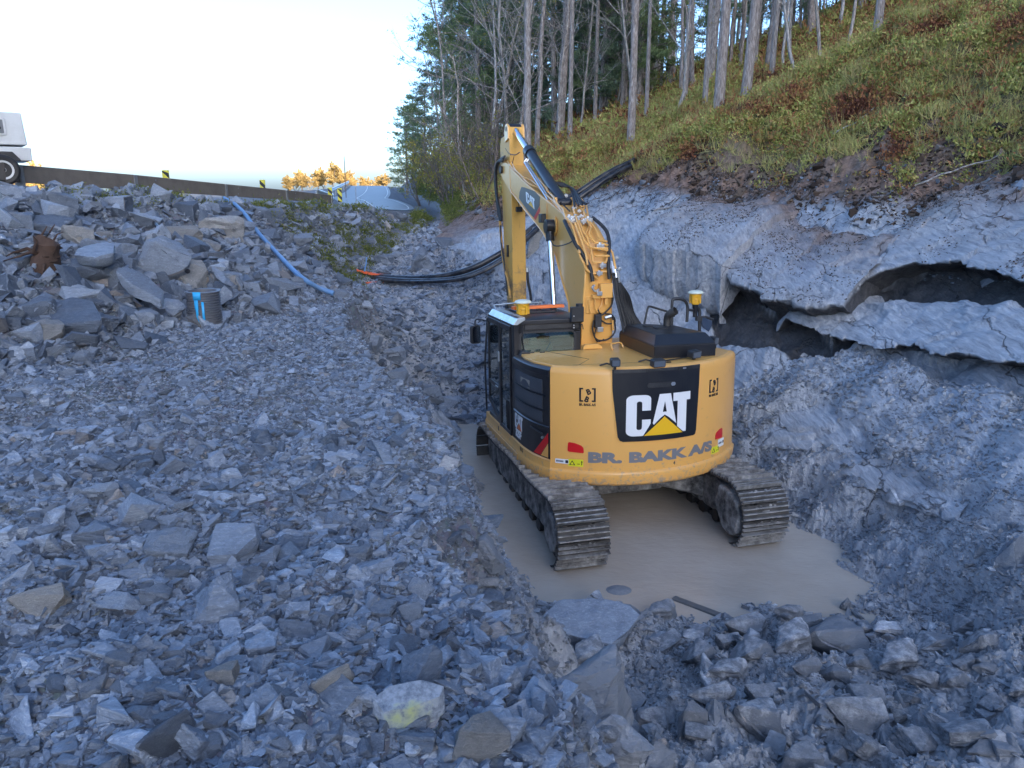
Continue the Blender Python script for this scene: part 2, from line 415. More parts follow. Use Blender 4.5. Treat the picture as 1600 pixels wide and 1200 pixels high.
def ray(px, py):
    a = (px - 800) / FOC; b = (600 - py) / FOC; c, s = math.cos(PITCH), math.sin(PITCH)
    return np.array([a, c + b * s, -s + b * c])
def hit(px, py, t0=1.5, t1=120):
    """first point of the ground on the sight line through a photo pixel"""
    d = ray(px, py); t = np.exp(np.linspace(math.log(t0), math.log(t1), 700))
    z = surf(d[0] * t, d[1] * t)[0]
    i = np.argmax(d[2] * t < z)
    if i == 0: i = len(t) - 1
    return Vector((d[0] * t[i], d[1] * t[i], z[i])), t[i]

def hit_lift(px, py, lift, t0=4, t1=60):
    d = ray(px, py); t = np.exp(np.linspace(math.log(t0), math.log(t1), 900))
    z = base_h(d[0] * t, d[1] * t)[0] + lift
    i = np.argmax(d[2] * t < z)
    if i == 0: i = len(t) - 1
    return d[0] * t[i], d[1] * t[i]
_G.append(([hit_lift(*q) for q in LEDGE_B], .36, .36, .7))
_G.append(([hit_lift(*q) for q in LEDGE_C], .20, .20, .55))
def build_terrain():
    az = np.concatenate([np.linspace(-180, -44, 60), np.linspace(-43.8, 43.8, 1150), np.linspace(44, 180, 60)[0:]])
    az = np.radians(az)
    r = np.concatenate([[.02], np.exp(np.linspace(math.log(.9), math.log(45), 900)), np.exp(np.linspace(math.log(46), math.log(900), 130))])
    A, Rr = np.meshgrid(az, r, indexing='ij')
    x = np.sin(A) * Rr; y = np.cos(A) * Rr
    z, s, m = surf(x, y)
    # break-offs of the wall: push steep step edges a little outward is left to the ledges
    n0, n1 = x.shape
    V = np.stack([x.ravel(), y.ravel(), z.ravel()], 1)
    i = np.arange(n0 * n1).reshape(n0, n1)
    F = np.stack([i[:-1, :-1], i[1:, :-1], i[1:, 1:], i[:-1, 1:]], -1).reshape(-1, 4)
    F = F[:, ::-1]
    me = np_mesh('ground', V, F, True)
    for k in ('wall', 'veg', 'rub', 'pit', 'lip', 'low', 'broken'):
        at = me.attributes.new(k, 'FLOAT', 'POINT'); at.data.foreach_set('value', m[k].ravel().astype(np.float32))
    me.set_sharp_from_angle(angle=rad(38))
    # material
    t = NT('ground')
    v = t.pos('world')
    R3 = (0, 0, -.58)
    vs = t.pos('world', (1, 1, 1), R3); vst = t.pos('world', (3.4, .42, 2.2), R3)
    W = {k: t.attr(k) for k in ('wall', 'veg', 'rub', 'pit', 'lip', 'low', 'broken')}
    n1 = t.noise(v, 1.3, 6, .6); n2 = t.noise(v, 9, 8, .75); n3 = t.noise(v, 60, 4, .7)
    vor = t.new('ShaderNodeTexVoronoi'); vor.inputs['Scale'].default_value = 22; t.L(v, vor.inputs['Vector'])
    gravel = t.mix(.8, t.ramp(n2, [(.3, (.075, .08, .088)), (.55, (.16, .165, .175)), (.75, (.3, .3, .31))]), vor.outputs['Color'], 'SOFT_LIGHT')
    gravel = t.mix(.85, gravel, t.ramp(n2, [(.3, (.07, .08, .095)), (.6, (.17, .18, .20)), (.75, (.29, .30, .32))]))
    gravel = t.mix(t.math('MULTIPLY', t.math('SUBTRACT', n1, .55, True), 3, True), gravel, (.15, .135, .12))
    mud = t.ramp(n2, [(.3, (.168, .175, .189)), (.55, (.364, .371, .385)), (.8, (.560, .560, .574))])
    # wall
    st = t.noise(vst, 5, 9, .72, .6); st2 = t.noise(t.pos('world', (9, 1.0, 6), R3), 6, 6, .7, .3)
    big = t.noise(t.pos('world', (.5, .35, .5), R3), 1.2, 6, .6)
    rock = t.ramp(st, [(.30, (.130, .143, .169)), (.42, (.312, .338, .377)), (.56, (.468, .494, .533)), (.74, (.728, .747, .750))])
    rock = t.mix(t.math('MULTIPLY', t.math('SUBTRACT', st2, .5, True), 1.8, True), rock, (.44, .44, .46))
    rock = t.mix(t.math('MULTIPLY', t.math('SUBTRACT', big, .5, True), 3.0, True), rock, t.mix(1.0, rock, (1.15, 1.0, .86), 'MULTIPLY'))
    rock = t.mix(t.math('MULTIPLY', t.math('SUBTRACT', .45, big, True), 4.0, True), rock, t.mix(1.0, rock, (.68, .74, .86), 'MULTIPLY'))
    mudk = t.math('ADD', t.math('MULTIPLY', W['low'], .75), t.math('MULTIPLY', t.math('SUBTRACT', n1, .5, True), 1.5), True)
    rock = t.mix(t.math('MULTIPLY', mudk, .4), rock, (.22, .225, .23))
    wv = t.new('ShaderNodeTexVoronoi'); wv.feature = 'DISTANCE_TO_EDGE'; wv.inputs['Scale'].default_value = .55
    t.L(t.pos('world', (1.6, .45, 1.2), (0, 0, -.75)), wv.inputs['Vector'])
    # displaced crack lines
    mv = t.new('ShaderNodeVectorMath', operation='ADD'); nn = t.new('ShaderNodeTexNoise'); nn.inputs['Scale'].default_value = 2.2; nn.inputs['Detail'].default_value = 6
    t.L(v, nn.inputs['Vector']); t.L(t.pos('world', (1.6, .45, 1.2), (0, 0, -.75)), mv.inputs[0])
    sc_ = t.new('ShaderNodeVectorMath', operation='SCALE'); sc_.inputs['Scale'].default_value = .9; t.L(nn.outputs['Color'], sc_.inputs[0]); t.L(sc_.outputs[0], mv.inputs[1]); t.L(mv.outputs[0], wv.inputs['Vector'])
    crack = t.math('MULTIPLY', t.math('SUBTRACT', .012, wv.outputs['Distance'], True), 80, True)
    crack = t.math('MULTIPLY', crack, t.ramp(n1, [(.42, (0, 0, 0)), (.55, (1, 1, 1))]))
    rock = t.mix(t.math('MULTIPLY', crack, .8), rock, (.03, .03, .034))
    rock = t.mix(W['broken'], rock, t.ramp(n2, [(.3, (.035, .035, .038)), (.55, (.075, .073, .075)), (.8, (.16, .155, .15))]))  # shade under the ledges and in the recesses, painted as darker rock
    soil = t.ramp(n2, [(.3, (.065, .041, .030)), (.5, (.203, .131, .099)), (.75, (.392, .275, .217))])
    floor_ = t.ramp(n1, [(.3, (.123, .080, .043)), (.48, (.189, .160, .065)), (.65, (.203, .203, .072)), (.8, (.246, .145, .072))])
    floor_ = t.mix(t.math('MULTIPLY', n3, .7), floor_, t.mix(1.0, floor_, (.507, .580, .435), 'MULTIPLY'))
    c = t.mix(W['pit'], gravel, mud)
    c = t.mix(W['wall'], c, rock)
    c = t.mix(W['veg'], c, floor_)
    lipk = t.math('ADD', W['lip'], t.math('MULTIPLY', t.math('SUBTRACT', n1, .5), 1.2), True)
    c = t.mix(t.math('MULTIPLY', lipk, W['lip'], True), c, soil)
    t.set(c, t.math('SUBTRACT', .92, t.math('MULTIPLY', W['wall'], t.math('ADD', .22, t.math('MULTIPLY', n2, .5)))), 0, .4)
    nw = t.math('SUBTRACT', 1.0, t.math('MULTIPLY', W['wall'], .75))
    b = t.bump(t.math('MULTIPLY', n2, nw), .7, .05); b = t.bump(n3, .4, .01, b)
    stb = t.math('MULTIPLY', t.math('ADD', st, t.math('MULTIPLY', st2, .5)), W['wall']); b = t.bump(stb, .9, .05, b)
    t.bump(t.math('MULTIPLY', t.math('MULTIPLY', crack, W['wall']), -1.0), .8, .04, b)
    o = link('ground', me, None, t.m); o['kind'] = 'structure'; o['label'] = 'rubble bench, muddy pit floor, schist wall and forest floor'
    return o
build_terrain()

# ------------------------------------------------------------------ water in the pit
def build_water():
    xs = np.linspace(-3.5, 6.5, 160); ys = np.linspace(5.2, 16.5, 180)
    X, Y = np.meshgrid(xs, ys, indexing='ij')
    Z = WATER_Z + (fbm(X * 1.6, Y * 1.6, 3) - .5) * .012
    i = np.arange(X.size).reshape(X.shape)
    F = np.stack([i[:-1, :-1], i[1:, :-1], i[1:, 1:], i[:-1, 1:]], -1).reshape(-1, 4)
    me = np_mesh('water', np.stack([X.ravel(), Y.ravel(), Z.ravel()], 1), F, True)
    t = NT('muddy water'); v = t.pos('world'); vw = t.pos('world', (1, 2.2, 1), (0, 0, .5))
    n = t.noise(v, .8, 5, .6); w = t.noise(vw, 5, 4, .6, .6); w2 = t.noise(v, 16, 3, .6)
    t.set(t.ramp(n, [(.3, (.38, .325, .265)), (.7, (.48, .415, .345))]), .10, 0, .5)
    b = t.bump(w, .16, .05); t.bump(w2, .08, .012, b)
    o = link('water', me, None, t.m); o['kind'] = 'structure'; o['label'] = 'opaque grey-brown water standing in the pit'
build_water()

# ================================================================== ROCK
GROUND_MAT = bpy.data.materials['ground']
def ledge(name, pts, inner, label, soil=0.0, under=.6, seedo=0.0, fade=(.06, .06), ns=None, drop=.9, upd=(.80, .60)):
    """a slab of the wall that ends in an undercut lip; pts: (px, py, thickness) seen along the lip"""
    P = []
    for px, py, th in pts:
        x, y = hit_lift(px, py, th); P.append((x, y, th))
    P = np.array(P)
    L = np.r_[0, np.cumsum(np.hypot(*np.diff(P[:, :2], axis=0).T))]
    n = ns or int(L[-1] / .022); u = np.linspace(0, L[-1], n)
    X = np.interp(u, L, P[:, 0]); Y = np.interp(u, L, P[:, 1]); T = np.interp(u, L, P[:, 2])
    jag = (fbm(u * 1.6 + seedo, u * 0 + seedo, 5, .62) - .5) * .20
    jag = jag + (vn(np.floor(u * 3.0 + seedo), u * 0 + 3) - .5) * .08
    f0 = sst(0, fade[0] * L[-1], u) * sst(0, fade[1] * L[-1], L[-1] - u)
    ux, uy = upd
    rows = []
    dist = np.concatenate([[inner], np.linspace(inner * .93, .06, max(20, int(inner / .03))), [.03, .01]])
    for d in dist:
        x = X + ux * (d + jag); y = Y + uy * (d + jag)
        k = (1 - (d / inner) ** 1.6)
        z = surf(x, y)[0] * (1 - k) + (base_h(x, y)[0] + (fbm(x * .35, y * .35 + 30, 2) - .5) * .25) * k
        rnd = -.035 * max(0, 1 - d / .08) ** 2
        aa = -.55 * x + .835 * y; bb = .835 * x + .55 * y; qq = bb * 1.3 + (fbm(aa * .4 + seedo, bb * 1.1, 4, .6) - .5) * 2.6
        tex = ((np.floor(qq) + sst(0, .07, qq - np.floor(qq)) - qq) * .06 + (fbm(aa * .8 + seedo, bb * 9, 3, .6) - .5) * .035) * min(1, k * 2)
        rows.append((x, y, z + T * k * (.15 + .85 * f0) - .10 * (1 - k) - .02 + rnd + tex - (d == inner) * .25, k))
    # lip and undercut
    x0, y0, z0, _ = rows[-1]
    zb = surf(x0, y0)[0]
    prof = ((-.01, .06), (.0, .2), (.03, .35), (.02, .5), (.06, .64), (.12, .78), (.3, drop), (.62, drop + .2), (under + .4, drop + .6)) if under < .7 else \
           ((-.01, .04), (.0, .08), (.03, .13), (.12, .18), (.24, .26), (.36, .38), (.46, .56), (.54, .85), (.60, 1.25), (.7, 2.0))
    for (hin, fr) in prof:
        w = (fbm(u * 3.5 + fr * 9 + seedo, u * 0 + fr * 7, 4, .62) - .5)
        hx = hin * (under / .6)
        x = x0 + ux * (hx + w * .10 * f0); y = y0 + uy * (hx + w * .10 * f0)
        zz = z0 - (T * f0 + .03) * fr * 1.0 + w * .05 * f0
        rows.append((x, y, zz - (1 - f0) * .12, 0))
    V = np.stack([np.stack([r_[0], r_[1], r_[2]], 1) for r_ in rows], 0)
    m, n_ = V.shape[:2]
    i = np.arange(m * n_).reshape(m, n_)
    F = np.stack([i[:-1, :-1], i[1:, :-1], i[1:, 1:], i[:-1, 1:]], -1).reshape(-1, 4)
    me = np_mesh(name, V.reshape(-1, 3), F, True)
    at = me.attributes.new('wall', 'FLOAT', 'POINT'); at.data.foreach_set('value', np.ones(m * n_, np.float32))
    s_ = np.concatenate([np.full(n_, soil * (1 if r_[3] > 0 else 0) * min(1, .35 + 1.0 * (1 - r_[3]))) for r_ in rows])
    at = me.attributes.new('lip', 'FLOAT', 'POINT'); at.data.foreach_set('value', s_.astype(np.float32))
    br = np.concatenate([np.full(n_, 0.0 if (under < .7 or kk <= len(dist)) else min(1.0, (kk - len(dist)) / 2.0)) for kk in range(m)])  # undercut rows take the painted shade, full a little way in
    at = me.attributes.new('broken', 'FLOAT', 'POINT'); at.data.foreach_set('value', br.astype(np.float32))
    me.set_sharp_from_angle(angle=rad(42))
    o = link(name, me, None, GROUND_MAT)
    tag(o, label, 'rock ledge', 'overhanging ledges of the schist wall')
    return o
ledge('rock_ledge', [(985, 372, .5), (1003, 378, .95), (1040, 392, 1.15), (1092, 402, 1.2), (1118, 408, 1.2), (1130, 424, 1.1)], 2.6,
      'thick blocky grey rock ledge end behind the excavator engine cover', .9, .5, 3.0, (.2, .02))
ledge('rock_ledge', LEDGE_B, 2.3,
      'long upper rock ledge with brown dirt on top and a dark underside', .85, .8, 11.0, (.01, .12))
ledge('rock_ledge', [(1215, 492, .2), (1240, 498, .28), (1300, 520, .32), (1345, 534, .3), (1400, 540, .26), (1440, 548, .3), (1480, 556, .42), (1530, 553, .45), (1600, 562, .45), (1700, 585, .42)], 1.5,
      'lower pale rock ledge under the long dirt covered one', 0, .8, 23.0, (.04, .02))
ledge('rock_ledge', [(1140, 652, .1), (1190, 655, .14), (1250, 676, .15), (1300, 697, .13), (1350, 708, .08)], .8,
      'thin cracked rock sheet right of the red rear lamp', 0, .3, 31.0, (.2, .2))
ledge('rock_ledge', [(1150, 700, .1), (1200, 690, .16), (1250, 702, .16), (1290, 716, .1)], .6,
      'small broken rock step low on the wall above the track', 0, .3, 41.0, (.2, .2))
ledge('rock_ledge', [(1285, 738, .1), (1330, 742, .15), (1380, 765, .16), (1440, 790, .12), (1500, 800, .08)], .6,
      'short split rock step above the right shore of the water', 0, .3, 47.0, (.2, .2))

# ---------------------------------------------------------------- loose stones
STONE = m_stone('schist stone', (.085, .104, .134), (.29, .328, .385), .10)
STONE_BIG = m_stone('schist slab', (.075, .092, .12), (.28, .315, .365), .10)
STONE_MUD = m_stone('muddy stone', (.208, .217, .234), (.520, .527, .546), .05, mud=.55)
def _lichen():
    t = NT('lichen stone'); v = t.pos('object'); n = t.noise(v, 5, 6, .65); n2 = t.noise(v, 40, 4, .7)
    c = t.ramp(n2, [(.3, (.10, .12, .15)), (.6, (.27, .30, .34))])
    c = t.mix(t.math('MULTIPLY', t.math('SUBTRACT', n, .53, True), 9, True), c, t.mix(n2, (.24, .27, .12), (.34, .37, .19)))
    t.set(c, .8); t.bump(n2, .6, .01); return t.m
STONE_LIT = m_stone('pale stone', (.19, .187, .182), (.30, .293, .28), .1)  # own pale warm tone of the tan and brown rocks

def hull_pts(n, flat, rng):
    p = rng.uniform(-1, 1, (n, 3))
    p = np.sign(p) * np.abs(p) ** .55
    p[:, 2] *= flat
    th = rng.uniform(0, 6.28); sh = rng.uniform(-.35, .35, 2)
    p[:, 0] += p[:, 2] * sh[0]; p[:, 1] += p[:, 2] * sh[1]
    p[:, 1] *= rng.uniform(.55, .95)
    return p * .5
def hull_mesh(pts):
    bm = bmesh.new()
    for q in pts: bm.verts.new(q)
    r = bmesh.ops.convex_hull(bm, input=bm.verts)
    bmesh.ops.delete(bm, geom=[v for v in bm.verts if not v.link_faces], context='VERTS')
    return bm
PROTO = []
for k in range(70):
    rg = np.random.default_rng(100 + k)
    bm = hull_mesh(hull_pts(rg.integers(9, 15), rg.uniform(.28, .8), rg))
    bmesh.ops.triangulate(bm, faces=bm.faces)
    bm.verts.ensure_lookup_table(); bm.verts.index_update()
    PROTO.append((np.array([v.co[:] for v in bm.verts]), np.array([[v.index for v in f.verts] for f in bm.faces])))
    bm.free()

def rotm(yaw, tx, ty):
    cz, sz = np.cos(yaw), np.sin(yaw); cx, sx = np.cos(tx), np.sin(tx); cy, sy = np.cos(ty), np.sin(ty)
    R = np.zeros((len(yaw), 3, 3))
    # Rz * Ry * Rx
    R[:, 0, 0] = cz * cy; R[:, 0, 1] = cz * sy * sx - sz * cx; R[:, 0, 2] = cz * sy * cx + sz * sx
    R[:, 1, 0] = sz * cy; R[:, 1, 1] = sz * sy * sx + cz * cx; R[:, 1, 2] = sz * sy * cx - cz * sx
    R[:, 2, 0] = -sy; R[:, 2, 1] = cy * sx; R[:, 2, 2] = cy * cx
    return R
class Scatter:
    def __init__(s, protos, seed): s.p = protos; s.V = []; s.F = []; s.n = 0; s.rng = np.random.default_rng(seed)
    def add(s, x, y, z, size, tilt=.35, az=None, flat=None):
        n = len(x)
        if n == 0: return
        g = s.rng
        yaw = g.uniform(0, 6.28, n); R = rotm(yaw, g.normal(0, tilt, n), g.normal(0, tilt, n))
        which = g.integers(0, len(s.p), n)
        sc = np.stack([size * g.uniform(.8, 1.25, n), size * g.uniform(.7, 1.1, n), size * (g.uniform(.5, 1.2, n) if flat is None else flat)], 1)
        for k in range(len(s.p)):
            m = np.where(which == k)[0]
            if len(m) == 0: continue
            P, F = s.p[k]
            v = P[None] * sc[m][:, None, :]
            v = np.einsum('nij,nkj->nki', R[m], v) + np.stack([x[m], y[m], z[m]], 1)[:, None, :]
            s.V.append(v.reshape(-1, 3)); s.F.append((F[None] + (np.arange(len(m)) * len(P))[:, None, None] + s.n).reshape(-1, F.shape[1]))
            s.n += len(m) * len(P)
    def build(s, name, mat, smooth=False):
        return link(name, np_mesh(name, np.concatenate(s.V), np.concatenate(s.F), smooth), None, mat)

# ---------------------------------------------------------------- big single rocks
BIG = []
def big_proto(k, flat, n):
    rg = np.random.default_rng(500 + k)
    bm = hull_mesh(hull_pts(n, flat, rg))
    bmesh.ops.dissolve_limit(bm, angle_limit=rad(14), verts=bm.verts, edges=bm.edges)
    bmesh.ops.bevel(bm, geom=list(bm.edges), offset=.012, segments=1, affect='EDGES', clamp_overlap=True)
    bmesh.ops.triangulate(bm, faces=bm.faces)
    for _ in range(3):
        bmesh.ops.subdivide_edges(bm, edges=[e for e in bm.edges if e.calc_length() > .07], cuts=1)
        bmesh.ops.triangulate(bm, faces=bm.faces)
    bm.normal_update()
    co = np.array([v.co[:] for v in bm.verts]); no = np.array([v.normal[:] for v in bm.verts])
    tz = co[:, 2] * 26 + (fbm(co[:, 0] * 3 + k, co[:, 1] * 3, 3) - .5) * 4
    side = 1 - np.abs(no[:, 2])
    step = (vn(np.floor(tz), co[:, 0] * 2 + 9 + k) - .5) * .06 * side
    d = (fbm(co[:, 0] * 5 + k, co[:, 1] * 5 + co[:, 2] * 4, 5, .6) - .5) * .085 + step
    q = np.floor(fbm(co[:, 0] * 1.6 + k * 3, co[:, 1] * 1.6 + co[:, 2], 3) * 7) * .018 * np.abs(no[:, 2])
    co = co + no * (d + q)[:, None]
    for v, c in zip(bm.verts, co): v.co = c
    me = bpy.data.meshes.new('rock'); bm.to_mesh(me); bm.free()
    me.polygons.foreach_set('use_smooth', [True] * len(me.polygons)); me.set_sharp_from_angle(angle=rad(26))
    return me
for k in range(14): BIG.append(big_proto(k, [.22, .3, .38, .5, .62, .8, .95][k % 7], 10 + (k * 3) % 7))
HQ = []
for me in BIG:
    nv = len(me.vertices); co = np.empty(nv * 3, np.float32); me.vertices.foreach_get('co', co)
    lv = np.empty(len(me.loops), np.int32); me.loops.foreach_get('vertex_index', lv); HQ.append((co.reshape(-1, 3).astype(float), lv.reshape(-1, 3)))
print('hq verts', [len(h[0]) for h in HQ])
def visible(x, y, z, margin=.08):
    c, sn = math.cos(PITCH), math.sin(PITCH)
    d = y * c - z * sn; u = y * sn + z * c
    ok = (d > .3) & (np.abs(x) < d * (800 / FOC + margin)) & (np.abs(u) < d * (600 / FOC + margin))
    return ok, d

def scatter_zone(sc, xr, yr, mask, sizes, minpx=3.6, tilt=.35, bury=.18, seed=5, clump=0.0, protos=None):
    """sizes: (size, cover fraction)"""
    g = np.random.default_rng(seed)
    A = (xr[1] - xr[0]) * (yr[1] - yr[0]); tot = 0
    for size, cov in sizes:
        maxd = size * FOC / minpx
        y1 = min(yr[1], maxd)
        if y1 <= yr[0]: continue
        n = int((xr[1] - xr[0]) * (y1 - yr[0]) * cov / (size ** 2 * .55))
        x = g.uniform(xr[0], xr[1], n); y = g.uniform(yr[0], y1, n)
        k = np.abs(x) < y * .78 + 1.2; x = x[k]; y = y[k]
        z, s, m = surf(x, y)
        ok, d = visible(x, y, z)
        w = mask(x, y, z, s, m)
        if clump: w = w * sst(.5 - clump, .5 + clump * .3, fbm(x * .8 + size * 50, y * .8, 3))
        ok &= (d < maxd) & (g.uniform(0, 1, len(x)) < w)
        x, y, z = x[ok], y[ok], z[ok]
        sz = size * g.uniform(.75, 1.35, len(x)); keep = sc.p
        if protos: sc.p = protos
        sc.add(x, y, z + sz * (.2 - bury), sz, tilt); tot += len(x); sc.p = keep
    print('stones', tot)
def flatok(x, y): return ~((y > 27.5) & (x < np.interp(y, _BL[iE][:, 0], _BL[iE][:, 1]) - .1))

def bench_mask(x, y, z, s, m):
    return (s > iE - .1) * (s < iF + 1.0) * (1 - .35 * sst(iF, iF + .6, s)) * flatok(x, y)
sc = Scatter(PROTO, 1)
scatter_zone(sc, (-11, 1.2), (1.2, 17), bench_mask, [(.018, .45), (.028, .6), (.042, .5), (.062, .32), (.085, .16), (.12, .06), (.17, .02)], 2.8, .34, .16, 5)
scatter_zone(sc, (-5, 1.2), (1.2, 4.6), bench_mask, [(.035, .35), (.055, .35), (.08, .25)], 3.4, .38, .14, 6)
scatter_zone(sc, (-5, 1.2), (1.2, 5.2), bench_mask, [(.11, .18), (.15, .06)], 3.4, .38, .14, 16, 0.0, HQ)
tag(sc.build('rubble', STONE), 'small broken grey schist stones covering the flat bench', None, None, 'stuff')
def emb_mask(x, y, z, s, m): return (s > iD - .12) * (s < iE + .05) * flatok(x, y)
sc = Scatter(PROTO, 2)
scatter_zone(sc, (-16, -2.2), (4, 30), emb_mask, [(.04, .3), (.07, .36), (.11, .4), (.17, .4), (.26, .28), (.38, .14)], 3.4, .5, .05, 7)
tag(sc.build('rubble', STONE_BIG), 'mixed broken slate filling the slope up to the road', None, None, 'stuff')
def ramp_mask(x, y, z, s, m): return (s > iF) * (s < iH + .12) * (y > 13.6) * (z > WATER_Z - .03) * flatok(x, y) * (1 - sst(27, 32, y))
sc = Scatter(PROTO, 3)
scatter_zone(sc, (-6, 4), (13.5, 30), ramp_mask, [(.06, .3), (.09, .35), (.14, .35), (.22, .25), (.34, .12)], 3.0, .45, .1, 8)
tag(sc.build('rubble', STONE), 'crushed stone on the ramp beyond the excavator', None, None, 'stuff')
def pit_mask(x, y, z, s, m): return (s > iF + .35) * (s < iH + .45) * (y < 14) * (z > WATER_Z - .04) * np.where((s > iF + .35) & (s < iG) & (y > 7), .35, .8)
sc = Scatter(PROTO, 4)
scatter_zone(sc, (-2.5, 8.5), (1.5, 13), pit_mask, [(.022, .35), (.035, .5), (.06, .5), (.1, .3)], 3.0, .5, .15, 9, .25)
scatter_zone(sc, (-2.5, 8.5), (1.5, 7.6), pit_mask, [(.15, .22), (.22, .12), (.3, .04)], 3.4, .5, .15, 19, .25, HQ)
tag(sc.build('mud_rubble', STONE_MUD), 'mud coated clods and stones in the bottom of the pit', None, None, 'stuff')
def foot_mask(x, y, z, s, m): return (s > iH + .05) * (s < iH + .2) * .14 * sst(iH + .55, iH + .05, s) * (z > WATER_Z)
sc = Scatter(PROTO, 6)
scatter_zone(sc, (1, 9), (5, 15), foot_mask, [(.06, .3), (.1, .3), (.17, .25), (.28, .12)], 3.4, .3, .22, 10, .2)
tag(sc.build('mud_rubble', STONE_MUD), 'loose flakes lying at the foot of the rock wall', None, None, 'stuff')
def lip_mask(x, y, z, s, m): return (s > iJ - .22) * (s < iJ + .12) * .5
sc = Scatter(PROTO, 8)
scatter_zone(sc, (-4, 12), (9, 30), lip_mask, [(.05, .2), (.08, .2), (.14, .10), (.24, .05)], 2.6, .4, .1, 12, .2)
tag(sc.build('rubble', STONE_BIG), 'scattered chips along the top edge of the rock wall', None, None, 'stuff')

for me in BIG: me.materials.append(STONE_BIG)
ROCKS = []
def rock(name, px, py, w, h, label, cat='rock', group=None, kind=None, yaw=None, tilt=(0, 0), mat=None, lift=.12, t=None, depth=None):
    """a single rock whose middle is seen at px,py, w x h photo pixels"""
    pos, tt = hit(px, py + h * .25)
    W = w / FOC * tt; Hh = h / FOC * tt
    k = kind if kind is not None else random.randrange(14)
    me = BIG[k]
    o = bpy.data.objects.new(name, me); col.objects.link(o)
    if mat:
        o.data = me.copy(); o.data.materials.clear(); o.data.materials.append(mat)
    dz = max(.2, [.22, .3, .38, .5, .62, .8, .95][k % 7])
    o.scale = (W * 1.02, depth or W * .85, Hh * .95 / dz)
    o.rotation_euler = (tilt[0] + random.gauss(0, .08), tilt[1] + random.gauss(0, .08), random.uniform(-.5, .5) if yaw is None else yaw)
    o.location = (pos.x, pos.y + W * .2, pos.z + Hh * lift)
    tag(o, label, cat, group)
    ROCKS.append((px, py, w)); return o
